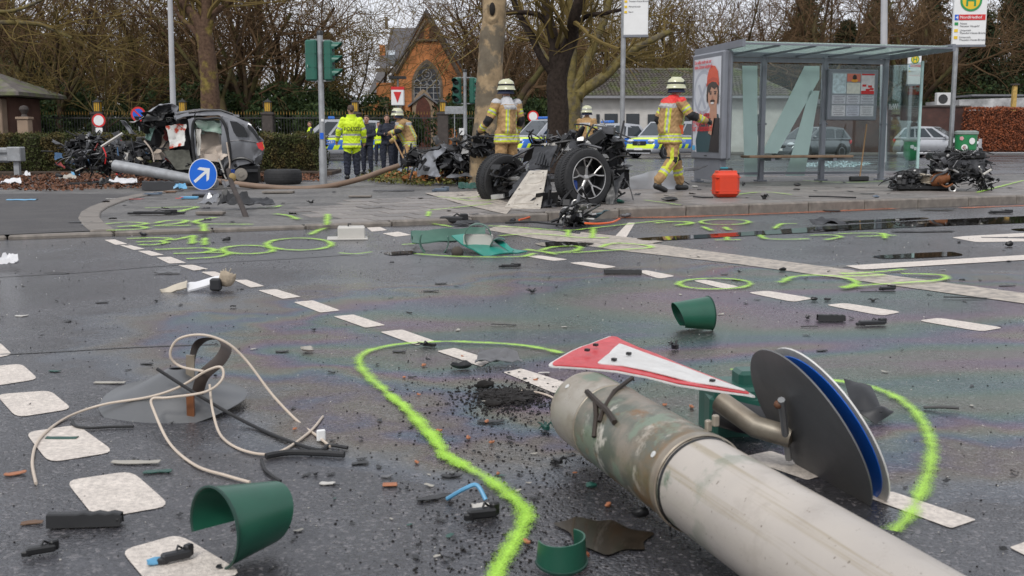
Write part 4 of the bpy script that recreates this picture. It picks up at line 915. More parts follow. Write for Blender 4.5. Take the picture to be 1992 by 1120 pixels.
# advertising case at the west end
PY0, PY1, PX = -.02, -1.47, -.02                                 # spans from the back wall forward
ad = MB(); yc, yl = (PY0 + PY1) / 2, abs(PY1 - PY0)
ad.box((PX, yc, 1.47), (.20, yl, 2.02), ch=.03); cas = ad.build('advertising_case', M_alu, sh)
MB().box((PX, yc, .27), (.12, yl * .8, .40)).build('case_plinth', M_alu, cas); MB().box((PX + .01, PY1 - .01, 1.47), (.03, .02, 2.0)).build('case_hinge', mat('hinge_strip', (.12, .125, .14), .4), cas)
pw, phh, pz0 = yl - .22, 1.78, .60
PM = Matrix(((0, 0, 1, PX - .1), (-1, 0, 0, PY0 - .11), (0, 1, 0, pz0), (0, 0, 0, 1)))     # poster s, z, outward depth (negative = towards viewer)
LAY = [0]
def pp(poly, mt, name='poster_print', ell=None):
 LAY[0] += 1; d = -.002 - LAY[0] * .0009
 if ell: cx_, cy_, rx, ry = ell; poly = [(cx_ + rx * math.cos(2 * math.pi * i / 24), cy_ + ry * math.sin(2 * math.pi * i / 24)) for i in range(24)]
 poly = [(max(0, min(1, a)) * pw, max(0, min(1, b_)) * phh) for a, b_ in poly]
 mb = MB(); n = len(poly); mb.add([(a, b_, d) for a, b_ in poly] + [(a, b_, d + .0009) for a, b_ in poly], [tuple(range(n))] + [(i, n + i, n + (i + 1) % n, (i + 1) % n) for i in range(n)], 0, PM)
 return mb.build(name, mt, cas, smooth=0)
def pm(n, c): return mat('poster_' + n, c, .28, var=.05, coat=.5)
pp([(-.0, -0.0), (1, 0), (1, 1), (0, 1)], pm('ground', (.60, .62, .66)), 'poster')
g = pm('grey', (.42, .44, .50)); n = 24
pp([(.36 + .36 * math.cos(a * .2618), .64 + .24 * math.sin(a * .2618)) for a in range(24)], g); pp([(.36 + .30 * math.cos(a * .2618), .64 + .20 * math.sin(a * .2618)) for a in range(24)], pm('ground', 0) if 0 else MATS['poster_ground'])
pp([(.12, .46), (.20, .45), (.52, .72), (.45, .74)], g); pp([(.16, .72), (.24, .73), (.50, .47), (.42, .46)], g)
teal = pm('teal', (.025, .07, .085)); pp([(.16, 0), (.12, .12), (.22, .28), (.45, .42), (.95, .40), (1, .30), (1, 0)], teal); pp([(.62, 0), (.72, .22), (.80, .38), (1, .36), (1, 0)], pm('dark_jacket', (.02, .02, .024)))
skin = pm('skin', (.50, .27, .18)); pp([(.60, .36), (.90, .36), (.88, .50), (.66, .50)], skin); pp(None, pm('hair', (.035, .02, .014)), ell=(.73, .635, .225, .155)); pp(None, skin, ell=(.74, .585, .185, .135)); pp(None, skin, ell=(.74, .52, .13, .08))
pp([(.54, .70), (.60, .62), (.68, .69), (.80, .66), (.92, .70), (.94, .74), (.54, .74)], MATS['poster_hair']); oran = pm('orange_hat', (.62, .075, .02))
pp([(.51, .70), (.52, .80), (.58, .875), (.68, .915), (.80, .905), (.90, .85), (.945, .76), (.945, .69), (.85, .735), (.70, .745), (.58, .725)], oran); pp([(.50, .69), (.56, .735), (.72, .758), (.88, .745), (.955, .70), (.96, .725), (.90, .775), (.72, .79), (.55, .765), (.495, .72)], pm('orange_fold', (.48, .05, .015)))
for x in (.66, .83): pp(None, MATS['poster_hair'], ell=(x, .617, .035, .009)); pp(None, MATS['poster_hair'], ell=(x, .637, .05, .006))
pp([(.73, .60), (.70, .560), (.78, .556)], pm('skin_shade', (.38, .18, .12))); pp(None, MATS['poster_hair'], ell=(.74, .541, .085, .014)); pp(None, pm('teeth', (.75, .72, .70)), ell=(.74, .519, .062, .011)); pp([(.52, .62), (.56, .60), (.57, .52), (.53, .54)], MATS['poster_hair']); pp([(.93, .62), (.97, .6), (.96, .50), (.92, .52)], MATS['poster_hair'])
pp([(.62, .20), (.70, .36), (.78, .40), (.82, .36), (.74, .18)], skin); pp([(.03, .02), (.12, .02), (.12, .07), (.03, .07)], pm('sky_blue', (.08, .4, .7)))
LAY[0] += 2; TM = PM @ Matrix.Translation((0, 0, -.002 - LAY[0] * .0009)) @ Matrix.Diagonal((1, 1, -1, 1)); M_pred = pm('red_ink', (.62, .012, .02))
for txt, sx, zz, sz in (('Du willst mehr als nur', .05, .945, .100), ('deine Stimme abgeben?', .05, .895, .100), ('Werde jetzt', .01, .365, .185), ('Wahlhelfer*in', .01, .295, .185), ('für Düsseldorf', .01, .225, .185)):
 text_mesh(txt, sz, M_pred, 'lettering', cas, TM @ Matrix.Translation((sx * pw, zz * phh, 0)) @ Matrix.Diagonal((.86, 1, 1, 1)), bold=.0012)
MB().box((PX - .101, yc, .53), (.006, .12, .02)).build('case_badge', M_black, cas)
# ---- bus stop sign poles
def stop_sign(name, label, px, py_base, Y, sign_px, lines, head, text_h=True, rot=0.):
 p = at(px, 268, Y); z = kerb_h(p); t = thing(name, label, 'bus stop sign', (p.x, Y, z), 0)
 (sx0, sy0, sx1, sy1) = sign_px; a, c = at(sx0, sy0, Y), at(sx1, sy1, Y); top = a.z + .15 - z
 MB().tube([(0, 0, 0), (0, 0, top)], .048, 10).build('pole', M_galv, t)
 w_, h_ = c.x - a.x, a.z - c.z; cx_, cz_ = (a.x + c.x) / 2 - p.x, (a.z + c.z) / 2 - z
 b = MB().box((cx_, 0, cz_), (w_, .10, h_), ch=.012).build('sign_box', M_white, t); MB().box((cx_, 0, cz_ - h_ / 2 - .015), (w_ + .02, .12, .035)).build('sign_rim', M_alu, b)
 Mx = Matrix.Translation((cx_ - w_ / 2, -.053, cz_ + h_ / 2)) @ Matrix.Rotation(math.pi / 2, 4, 'X')
 if head:
  r = w_ * .33; cy = -r * 1.12
  MB().lathe([(.0005, .004), (r, .004), (r, 0)], 24, M=Mx @ Matrix.Translation((w_ * .5, cy, 0))).build('stop_disc', M_yellow, b, smooth=0); MB().lathe([(r * .8, .006), (r, .006)], 24, M=Mx @ Matrix.Translation((w_ * .5, cy, 0))).build('stop_ring', M_lime, b, smooth=0)
  text_mesh('H', r * 1.5, M_lime, 'lettering', b, Mx @ Matrix.Translation((w_ * .5, cy - r * .5, .006)), 'CENTER', bold=.004)
 y = -(w_ * .33 * 2.4 if head else .03)
 for (col, txt, big) in lines:
  hh = w_ * (.17 if big else .10)
  if big:
   MB().box((w_ * .56, y - hh / 2, .003), (w_ * .80, hh, .004), M=Mx).build('name_band', M_red, b); MB().box((w_ * .09, y - hh / 2, .003), (w_ * .12, hh, .004), M=Mx).build('line_number', M_blue, b)
   text_mesh('4', hh * .9, M_white, 'lettering', b, Mx @ Matrix.Translation((w_ * .06, y - hh * .82, .007)), bold=.0006); text_mesh(txt, hh * .72, M_white, 'lettering', b, Mx @ Matrix.Translation((w_ * .19, y - hh * .72, .007)), bold=.0006)
  else:
   MB().box((w_ * .09, y - hh / 2, .003), (w_ * .11, hh * .9, .004), M=Mx).build('line_number', M_yellow if col else M_lime, b); text_mesh(txt, hh * .85, M_grey_t, 'lettering', b, Mx @ Matrix.Translation((w_ * .2, y - hh * .7, .003)))
  y -= hh * (1.35 if big else 2.1)
 t.rotation_euler = (0, 0, rot); return t
stop_sign('bus_stop_sign', 'bus stop sign without round emblem in view on grey pole near the striding firefighter', 1210, 345, 20.6, (1214, -60, 1260, 69), (( 0, 'Nordfriedhof', 1), (1, 'Unterrath', 0), (1, 'Theodor-Heuss-Brücke', 0), (1, 'Mörsenbroich', 0), (1, 'Nord', 0)), True, rot=math.radians(-6))
stop_sign('bus_stop_sign', 'tall bus stop sign with green and yellow H emblem above the sticker-covered bin', 1850, 300, 22.3, (1857, -22, 1913, 88), ((0, 'Nordfriedhof', 1), (0, 'Neuss\nNeusser Hauptbf', 0), (1, 'Unterrath\nTheodor-Heuss-Brücke', 0), (1, 'Unterrath\nTheodor-Heuss-Brücke', 0)), True, rot=math.radians(-5))
stop_sign('bus_stop_sign', 'smaller distant bus stop sign behind the shelter side pane', 1767, 330, 31., (1767, 106, 1789, 164), ((0, 'Nordfriedhof', 1), (0, 'Linie', 0), (1, 'Linie', 0)), True)
# ---- bins
def bin_(label, px, py0, px1, py1, Y, stick, taper):
 a, c = at(px, py0, Y), at(px1, py1, Y); z = kerb_h(a); w_ = c.x - a.x; h_ = a.z - c.z
 t = thing('litter_bin', label, 'litter bin', ((a.x + c.x) / 2, Y - .3, z)); z0 = c.z - z
 prof = [(.001, z0 - (.1 if taper else 0)), (w_ * .3, z0 - (.07 if taper else 0)), (w_ * .48, z0 + .06), (w_ * .5, z0 + h_ - .05)]
 MB().lathe(prof, 20, sy=.75).build('body', M_binG, t); MB().lathe([(w_ * .5, z0 + h_ - .06), (w_ * .54, z0 + h_ - .05), (w_ * .54, z0 + h_), (w_ * .4, z0 + h_ + .02), (.001, z0 + h_ + .02)], 20, sy=.75).build('lid', mat('bin_lid_grey', (.22, .26, .24), .5), t)
 MB().box((0, .24, z0 + h_ * .5), (.08, .14, .3)).build('bracket', M_galv, t)
 for k, (dx, dz, r, cm) in enumerate(stick):
  m_ = Matrix.Translation((dx * w_, -w_ * .375 * math.sqrt(max(.05, 1 - (dx * 2) ** 2)) - .008, z0 + dz * h_)) @ Matrix.Rotation(dx * 1.6, 4, 'Z') @ Matrix.Rotation(math.pi / 2, 4, 'X')
  MB().lathe([(.0005, .004), (r, .004), (r, 0)], 14 if k % 2 else 5, M=m_).build('sticker', (M_white, M_red, mat('pink_sticker', (.6, .3, .32), .5))[cm], t, smooth=0)
 return t
b1 = bin_('square-topped green litter bin with pink and white stickers on the tall stop pole', 1847, 256, 1887, 296, 22.3, ((-.32, .68, .045, 2), (-.2, .25, .06, 0), (-.2, .25, .04, 1), (.12, .55, .065, 0)), False)
b2 = bin_('rounded green litter bin scrawled with white marks on the distant stop pole', 1751, 271, 1780, 306, 31., ((-.1, .6, .06, 0), (.1, .5, .05, 0)), True)
MB().tube([(0, .2, 0), (0, .2, .75)], .03, 6).build('stand', M_galv, b2); MB().tube([(0, .2, 0), (0, .2, .8)], .03, 6).build('stand', M_galv, b1)
# ---- lamp posts
def lamp_post(label, pxt, pxb, Y, r0, r1):
 p = at(pxb, 268, Y); q = at(pxt, 0, Y); t = thing('street_lamp', label, 'lamp post', (p.x, Y, .02)); k = (q.x - p.x) / (q.z - CAM_H)
 MB().tube([(0, 0, 0), (k * 1, 0, 1), (k * 9, 0, 9)], [r0, r0, r1], 12).build('pole', M_pale, t); MB().tube([(k * 9, 0, 8.9), (k * 9 + .3, -.4, 9.3), (k * 9 + .5, -1.4, 9.5)], .05, 8).build('arm', M_pale, t)
 MB().ball((k * 9 + .52, -1.7, 9.48), (.16, .4, .09)).build('lamp_head', M_alu, t); return t
lamp_post('pale street lamp post rising behind the wrecked car and the hedge', 330, 338, 38, .105, .07); lamp_post('pale street lamp post seen behind the right end of the bus shelter', 1722, 1720, 44, .15, .12)
# ---- traffic signals
def signal_head(parent, x, y, z, rz, k=1., lamps=True):
 Mh = Matrix.Translation((x, y, z)) @ Matrix.Rotation(rz, 4, 'Z') @ Matrix.Scale(k, 4)       # faces local -y
 h = MB(); h.box((0, 0, 0), (.25, .17, .80), M=Mh, ch=.03); h.box((0, 0, .133), (.256, .176, .008), M=Mh); h.box((0, 0, -.133), (.256, .176, .008), M=Mh); hd = h.build('signal_head', M_green, parent)
 for i, zz in enumerate((.265, 0, -.265)):
  v = MB(); v.lathe([(.108, -.085), (.112, -.26)], 16, M=Mh @ Matrix.Translation((0, 0, zz)) @ Matrix.Rotation(math.radians(90), 4, 'X') @ Matrix.Diagonal((1, 1, -1, 1)) @ Matrix.Diagonal((1, 1, -1, 1)), a0=-.35, a1=math.pi + .35)
  for j in range(len(v.v)): pass
  vz = MB(); n_ = 14
  def fn(u, w2): a = math.radians(-20) + math.radians(220) * u; l_ = -.08 - (.06 + .14 * max(0., math.sin(a)) ** .5) * w2 if math.sin(a) > 0 else -.08 - .06 * w2; return (.108 * math.cos(a), l_, zz + .108 * math.sin(a))
  vz.grid(fn, n_, 1, M=Mh, thick=.005); vz.build('visor', M_green, hd)
  MB().lathe([(.001, .03), (.05, .024), (.098, 0)], 14, M=Mh @ Matrix.Translation((0, -.086, zz)) @ Matrix.Rotation(math.pi / 2, 4, 'X')).build('lens', mat('unlit_lens', (.02, .022, .022), .15), hd)
 return hd
def signal(label, px, Y, ztop_px, heads, r=.055, zb=None):
 p = at(px, 268, Y); zb = kerb_h(p) if zb is None else zb; t = thing('traffic_signal', label, 'traffic signal', (p.x, Y, zb)); zt = at(px, ztop_px, Y).z - zb
 MB().tube([(0, 0, 0), (0, 0, .68), (0, 0, .76), (0, 0, zt)], [.075, .075, r, r], 14).build('pole', M_galv, t); MB().lathe([(.001, zt + .03), (.04, zt + .03), (r + .008, zt), (r + .008, zt - .06)], 12).build('cap', M_black, t)
 for (dx, dy, zc, rz, k) in heads:
  z = zc - zb; signal_head(t, dx, dy, z, rz, k)
  for s_ in (-1, 1): MB().box((dx / 2, dy / 2, z + s_ * .40 * k), (abs(dx) + .05, .03, .03)).build('bracket', M_galv, t)
 return t
Y1 = 21.2; z1 = at(627, 118, Y1).z
s1 = signal('grey traffic signal post with two green heads beside the officer in yellow', 627, Y1, 62, ((-.17, .06, z1 + .01, math.radians(160), .97), (.17, .0, at(627, 118, Y1).z, math.radians(82), .95)))
MB().box((-.245, -.03, z1 - .1 - s1.location.z), (.004, .05, .05)).build('sticker', M_white, s1); MB().box((0, -.06, .95), (.07, .01, .12)).build('sticker', M_blue, s1); MB().box((.02, -.06, 1.25), (.05, .01, .05)).build('sticker', M_white, s1)
Y2 = 32.6; z2 = at(905, 176, Y2).z
s2 = signal('traffic signal post with dark lenses standing just beside the pale plane tree', 905, Y2, 136, ((-.23, -.02, z2, math.radians(-18), .95), (.24, 0, z2, math.radians(70), .95)), zb=.02)
MB().box((-.1, -.09, at(898, 257, Y2).z), (.16, .05, .2)).build('control_box', M_white, s2)
# ---- red triangle box sign and small road signs behind the hedge
def post_sign(name, label, px, py, Y, build, rp=.03, zb=.02, ztop=None):
 c = at(px, py, Y); t = thing(name, label, 'sign', (c.x, Y, zb)); MB().tube([(0, .05, 0), (0, .05, (ztop or c.z + .1) - zb)], rp, 8).build('pole', M_galv, t); build(t, c.z - zb); return t
def tri_box(t, z):
 b = MB().box((0, 0, z), (.42, .30, .62), ch=.02).build('box', M_white, t); MB().prism([(-.13, .14), (.13, .14), (0, -.22)], 0, .006, 0, M=Matrix.Translation((0, -.158, z)) @ Matrix(((1, 0, 0, 0), (0, 0, -1, 0), (0, 1, 0, 0), (0, 0, 0, 1)))).build('red_triangle', M_red, b, smooth=0)
 MB().box((0, 0, z + .26), (.43, .31, .1)).build('red_band', M_red, b); MB().box((0, .02, z + .62), (.55, .4, .08)).build('hood', M_black, t); MB().tube([(0, .05, z + .3), (0, .05, z + .6)], .03, 6).build('neck', M_galv, t)
post_sign('box_sign', 'white box sign with red downward triangle on a post behind the digging firefighter', 774, 187, 37, tri_box)
def disc(t, z, r, face, ring_, sub=0, k=.0):
 Mx = Matrix.Translation((0, 0, z)) @ Matrix.Rotation(math.pi / 2, 4, 'X'); MB().lathe([(.0005, .012), (r, .012), (r, 0), (.0005, 0)], 24, M=Mx).build('disc', ring_, t, smooth=0); MB().lathe([(.0005, .017), (r * .74, .017), (r * .74, .012)], 24, M=Mx).build('centre', face, t, smooth=0)
 for i in range(sub): MB().box((0, -.01, z - r - .18 - i * .36), (.36, .02, .31)).build('plate', M_white, t)
post_sign('road_sign', 'round red-rimmed white sign with two small plates behind the hedge', 192, 234, 58, lambda t, z: disc(t, z, .36, M_white, M_red, 2))
def nostop(t, z):
 disc(t, z, .34, M_blue, M_red); MB().box((0, -.02, z), (.52, .006, .07), rot=Matrix.Rotation(.785, 3, 'Y')).build('bar', M_red, t)
post_sign('road_sign', 'round blue no-stopping sign with red rim and bar left of the wreck', 269, 222, 50, nostop)
post_sign('road_sign', 'round white sign with red rim above the blue and yellow police van', 1037, 226, 66, lambda t, z: disc(t, z, .34, M_white, M_red), zb=.09)
def back_plate(t, z): MB().box((0, 0, z), (1.05, .03, .42), ch=.01).build('plate', M_galv, t)
post_sign('road_sign', 'grey back of a rectangular road sign in front of the railings', 884, 214, 60, back_plate)
# ---- crash barrier stub at the left edge
g = at(35, 345, 27.); t = thing('crash_barrier', 'end of a grey steel crash barrier with box-shaped head in front of the hedge', 'barrier', (g.x, 27, .0))
MB().box((0, 0, .36), (.13, .12, .72)).build('post', M_galv, t); MB().box((0, -.02, .60), (.34, .3, .36), ch=.02).build('end_box', M_galv, t)
mb = MB(); prof = [(-.09, .42), (-.16, .47), (-.16, .53), (-.09, .58), (-.09, .62), (-.16, .67), (-.16, .73), (-.09, .78)]
mb.grid(lambda u, v: (-.15 - 3.2 * u, prof[int(round(v * 7))][0] + .02, prof[int(round(v * 7))][1] - .02), 1, 7, thick=.006); mb.build('beam', M_galv, t, smooth=0)
MB().box((-2.2, 0, .36), (.13, .12, .72)).build('post', M_galv, t)
# ---- low railing on the right
for k, px in enumerate((1905, 2060)):
 p = at(px, 305, 38); t = thing('low_rail', 'low white tubular rail beyond the platform', 'railing', (p.x, 38, .02), 0, 'low white rails beyond the platform')
 MB().tube([(0, 0, 0), (0, 0, .95)], .06, 4).build('post', M_pale, t); MB().tube([(-2.9, 0, .45), (2.6, 0, .45)], .045, 6).build('rail', M_pale, t)
# ------------------------------------------------------------------ vehicles
M_tyre = mat('tyre_rubber', (.018, .018, .019), .75, var=.25, scale=20, bump=.4, bscale=60); M_rim = mat('alloy_rim', (.32, .32, .34), .35, metal=.8, var=.1); M_cglass = mat('car_glass', (.022, .03, .036), .05, var=.3, scale=1.5, spec=.6)
M_silver = mat('silver_car_paint', (.42, .43, .45), .3, metal=.45, var=.06, coat=.6); M_hl = mat('headlamp_glass', (.55, .58, .6), .1, var=.1, coat=.8); M_redl = mat('tail_lamp_red', (.55, .012, .012), .2, coat=.8, var=.1); M_bluel = mat('beacon_blue', (.01, .14, .55), .15, coat=.6)
def livery():
 m, N, Lk, b = newmat('police_livery'); co = N.new('ShaderNodeTexCoord'); s = N.new('ShaderNodeSeparateXYZ'); Lk(co.outputs['Object'], s.inputs[0])
 def mt(op, a, c=None):
  n = N.new('ShaderNodeMath'); n.operation = op
  for i, v in enumerate((a, c)):
   if v is None: continue
   if hasattr(v, 'is_linked'): Lk(v, n.inputs[i])
   else: n.inputs[i].default_value = v
  return n.outputs[0]
 def band(v, a, c): return mt('MULTIPLY', mt('GREATER_THAN', v, a), mt('LESS_THAN', v, c))
 def mix(f, A, B):
  n = N.new('ShaderNodeMix'); n.data_type = 'RGBA'; Lk(f, n.inputs[0])
  for i, v in ((6, A), (7, B)):
   if hasattr(v, 'is_linked'): Lk(v, n.inputs[i])
   else: n.inputs[i].default_value = (*v, 1)
  return n.outputs[2]
 Z, Xx = s.outputs[2], s.outputs[0]
 c = mix(band(Z, .48, 1.0), (.45, .46, .48), (.008, .115, .47)); c = mix(band(Z, .93, 1.02), c, (.62, .80, .02))
 chk = mt('LESS_THAN', mt('FRACT', mt('MULTIPLY', mt('ADD', Xx, mt('MULTIPLY', Z, .5)), 1.9)), .5); c = mix(mt('MULTIPLY', band(Z, .48, .70), chk), c, (.62, .80, .02))
 Lk(c, b.inputs['Base Color']); b.inputs['Roughness'].default_value = .3; b.inputs['Coat Weight'].default_value = .5; return m
M_pol = livery()
def wheel(parent, c, r, wd, name='wheel', spokes=8):
 Mx = Matrix.Translation(c) @ Matrix.Rotation(math.pi / 2, 4, 'X'); h = wd / 2
 w_ = MB().lathe([(r * .68, -h * .9), (r * .9, -h), (r, -h * .7), (r, h * .7), (r * .9, h), (r * .68, h * .9)], 24, M=Mx).build(name, M_tyre, parent)
 rim = MB(); rim.lathe([(r * .69, -h * .92), (r * .62, -h * .95), (r * .62, h * .95), (r * .69, h * .92)], 20, M=Mx); rim.lathe([(r * .001, .0), (r * .62, 0)], 16, m=1, M=Mx)
 for s_ in (-1, 1):
  for k in range(spokes): a = 2 * math.pi * k / spokes; rim.box((r * .34 * math.cos(a), r * .34 * math.sin(a), s_ * h * .8), (r * .6, r * .13, h * .2), M=Mx @ Matrix.Rotation(0, 4, 'Z'), rz=a)
 rim.build('rim', [M_rim, M_black], w_); return w_
def car(name, label, loc, rz, L_, W, H, kind, paint, police=False, group=None, sc_=1.):
 t = thing(name, label, 'van' if kind == 'van' else 'car', loc, rz, group); t.scale = (sc_,) * 3; hl = L_ / 2; hw = W / 2
 if kind == 'van': prof = [(-hl, .55), (-hl + .04, 1.02), (-.9, 1.05), (.9, 1.05), (hl - 1.15, 1.08), (hl - .35, .98), (hl - .06, .80), (hl, .55)]; gh = [(-hl + .03, 1.03), (-hl + .16, H - .05), (hl - 1.95, H), (hl - 1.0, 1.06)]
 elif kind == 'estate': prof = [(-hl, .55), (-hl + .05, .95), (-1., .93), (.7, .92), (hl - 1.1, .92), (hl - .35, .80), (hl - .05, .66), (hl, .5)]; gh = [(-hl + .08, .95), (-hl + .55, H - .05), (hl - 2.35, H), (hl - 1.3, .93)]
 else: prof = [(-hl, .55), (-hl + .05, .92), (-1., .91), (.6, .90), (hl - .95, .90), (hl - .3, .78), (hl - .05, .64), (hl, .5)]; gh = [(-hl + .05, .93), (-hl + .5, H - .04), (hl - 2.05, H), (hl - 1.05, .91)]
 st = []
 for (x, z) in prof:
  e = min(1, (hl - abs(x)) / .5); w_ = hw * (.86 + .14 * e ** .5 if e > 0 else .84); st.append((x, z, w_))
 xs_ = np.linspace(-hl, hl, 28); rows = []
 for x in xs_:
  z = np.interp(x, [a[0] for a in st], [a[1] for a in st]); w_ = np.interp(x, [a[0] for a in st], [a[2] for a in st]); zb = .24
  half = [(w_ * .82, zb), (w_ * .97, zb + .1), (w_, zb + (z - zb) * .5), (w_ * .975, zb + (z - zb) * .82), (w_ * .90, z - .015), (w_ * .5, z + .02)]
  rows.append([(x, y, zz) for y, zz in half] + [(x, -y, zz) for y, zz in half[::-1]])
 b = MB(); n = 12; vv = [p for r_ in rows for p in r_]; ff = [(i * n + j, (i + 1) * n + j, (i + 1) * n + (j + 1) % n, i * n + (j + 1) % n) for i in range(27) for j in range(n)] + [tuple(range(n)), tuple(27 * n + j for j in range(n))[::-1]]
 b.add(vv, [f[::-1] for f in ff]); body = b.build('body', paint, t, smooth=50)
 g = MB(); wb, wt = hw * .93, hw * (.74 if kind != 'van' else .84); (ax, az), (bx, bz), (cx_, cz_), (dx, dz) = gh
 V = [(ax, wb, az), (bx, wt, bz), (cx_, wt, cz_), (dx, wb, dz), (ax, -wb, az), (bx, -wt, bz), (cx_, -wt, cz_), (dx, -wb, dz), (bx * .5 + cx_ * .5, wt, max(bz, cz_) + .03), (bx * .5 + cx_ * .5, -wt, max(bz, cz_) + .03)]
 g.add(V, [(0, 3, 2, 8, 1)[::-1], (4, 5, 9, 6, 7)[::-1], (3, 7, 6, 2)[::-1], (0, 1, 5, 4)[::-1], (1, 8, 9, 5)[::-1], (8, 2, 6, 9)[::-1]]); g.build('cabin', M_silver if police else paint, t, smooth=30)
 def pane(A_, B_, C_, D_, i0, i1, j0, j1, nm='window'):
  A_, B_, C_, D_ = map(Vector, (A_, B_, C_, D_)); q = [A_.lerp(B_, u).lerp(D_.lerp(C_, u), v) for u, v in ((i0, j0), (i1, j0), (i1, j1), (i0, j1))]; nr = (q[1] - q[0]).cross(q[3] - q[0]).normalized()
  c = sum(q, Vector()) / 4
  if nr.dot(c - Vector((0, 0, 1.))) < 0: nr = -nr
  m_ = MB(); m_.add([p + nr * .012 for p in q] + [p - nr * .01 for p in q], [(0, 1, 2, 3), (0, 4, 5, 1), (1, 5, 6, 2), (2, 6, 7, 3), (3, 7, 4, 0)]); m_.build(nm, M_cglass, t, smooth=0)
 pane(V[3], V[7], V[6], V[2], .06, .94, .08, .92, 'windscreen'); pane(V[0], V[4], V[5], V[1], .08, .92, .2, .9, 'rear_window')
 for s_ in (0, 4):
  for (i0, i1) in ((.07, .36), (.40, .68), (.72, .92)): pane(V[0 + s_], V[3 + s_], V[2 + s_], V[1 + s_], i0, i1, .12, .88)
 r = .33 if kind != 'van' else .35
 for x in (-hl + .85, hl - .9):
  for s_ in (-1, 1):
   MB().lathe([(r * 1.16, -.001), (r * 1.16, .02), (.001, .02)], 18, M=Matrix.Translation((x, s_ * hw * .985, r + .03)) @ Matrix.Rotation(-s_ * math.pi / 2, 4, 'X')).build('wheel_arch', M_black, t); wheel(t, (x, s_ * (hw - .09), r), r, .21)
 for s_ in (-1, 1):
  MB().ball((hl - .16, s_ * hw * .66, .70 if kind != 'van' else .84), (.16, .2, .10), 0).build('headlight', M_hl, t); MB().ball((-hl + .06, s_ * hw * .8, .82), (.08, .12, .14)).build('tail_light', M_redl, t); MB().ball((hl - 1.35 if kind != 'van' else hl - 1.3, s_ * (hw + .1), 1.03), (.08, .12, .08)).build('mirror', M_black if police else paint, t)
 gz = .60 if kind != 'van' else .74; gr = MB().box((hl - .03, 0, gz), (.08, W * .42, .2 if kind == 'van' else .13), ch=.02).build('grille', M_black, t)
 MB().box((hl - .02, 0, .36), (.1, W * .8, .16), ch=.04).build('bumper', M_black if kind == 'van' else paint, t); MB().box((hl + .035, 0, .46), (.012, .52, .11)).build('number_plate', M_white, t)
 if kind == 'van':
  e = MB(); Mx = Matrix.Translation((hl + .02, 0, gz)) @ Matrix.Rotation(math.pi / 2, 4, 'Y'); e.tube([Mx @ Vector((.09 * math.cos(a * math.pi / 8), .09 * math.sin(a * math.pi / 8), 0)) for a in range(17)], .012, 5, caps=False)
  for k in range(3): a = math.pi + 2 * math.pi * k / 3; e.tube([Mx @ Vector((0, 0, 0)), Mx @ Vector((.085 * math.cos(a), .085 * math.sin(a), 0))], .011, 4)
  e.build('emblem', M_rim, gr)
 if police:
  MB().box((gh[2][0] - .5 + .2, 0, H + .09), (.3, 1.1, .12), ch=.03).build('beacon_bar', M_bluel, t)
  for s_ in (-1, 1):
   Mt = Matrix.Translation((.25, s_ * (hw + .004), .78)) @ Matrix.Rotation(math.pi / 2 if s_ < 0 else -math.pi / 2, 4, 'X') @ (Matrix.Identity(4) if s_ < 0 else Matrix.Rotation(math.pi, 4, 'Z'))
   if s_ > 0: Mt = Matrix.Translation((.25, hw + .004, .78)) @ Matrix.Rotation(math.pi, 4, 'Z') @ Matrix.Rotation(math.pi / 2, 4, 'X')
   text_mesh('POLIZEI', .17, M_white, 'lettering', t, Mt, 'CENTER')
 return t
def place_car(px, Y, deg, *a, **k):
 p = at(px, 268, Y); return car(a[0], a[1], (p.x, Y, .004), math.radians(deg), *a[2:], **k)
place_car(1068, 58, 215, 'police_van', 'blue, yellow and silver police van half hidden by the dark street tree', 4.9, 1.93, 1.92, 'van', M_pol, True, group='police vehicles', sc_=1.02)
place_car(1168, 56, 196, 'police_car', 'blue and yellow police estate car behind the small firefighter', 4.6, 1.85, 1.62, 'estate', M_pol, True, group='police vehicles', sc_=1.06)
place_car(1302, 55, 225, 'police_van', 'police van with star grille facing out behind the striding firefighter', 4.9, 1.93, 1.80, 'van', M_pol, True, group='police vehicles')
place_car(648, 50, 188, 'police_van', 'pale police van mostly hidden by the hedge and the officer in yellow', 4.6, 1.9, 1.85, 'van', M_pol, True, group='police vehicles', sc_=.98)
place_car(1824, 56, 322, 'parked_car', 'small silver hatchback parked in front of the dark brick wall', 3.9, 1.68, 1.50, 'hatch', M_silver, sc_=1.04)
place_car(1575, 52, 215, 'parked_car', 'grey parked car seen through the shelter glass', 4.3, 1.75, 1.50, 'hatch', mat('grey_car_paint', (.12, .13, .14), .3, metal=.4, coat=.6, var=.06))
# ------------------------------------------------------------------ wreckage
M_cgrey = mat('dark_grey_metallic', (.20, .205, .22), .3, metal=.4, var=.15, scale=3, coat=.5, dirt=.3, dcol=(.03, .03, .03)); M_lgrey = mat('light_grey_metallic', (.31, .32, .345), .33, metal=.45, var=.1, coat=.4); M_tornm = mat('torn_metal', (.10, .10, .105), .45, metal=.7, var=.35, scale=8)
M_beige = MATS['old_line_paint']; M_seat = mat('beige_leather', (.50, .42, .35), .55, var=.1, scale=6, bump=.3, bscale=40); M_carp = mat('olive_carpet', (.085, .085, .07), .95, var=.25, scale=15); M_alum = mat('raw_aluminium', (.45, .44, .42), .4, metal=.75, var=.2, scale=9)
M_bag = mat('airbag_cloth', (.60, .60, .57), .8, var=.1, two=(.45, .06, .03), tscale=3.2, tlo=.5, thi=.56, scale=4, bump=.3, bscale=12); M_bag2 = mat('pale_curtain_airbag', (.50, .60, .53), .8, var=.12, two=(.28, .42, .34), tscale=3); M_wsheet = mat('white_sheet', (.62, .62, .63), .7, var=.06, bump=.3, bscale=10); M_under = mat('underbody_plastic', (.015, .0155, .018), .5, var=.25, scale=6, rvar=.1)
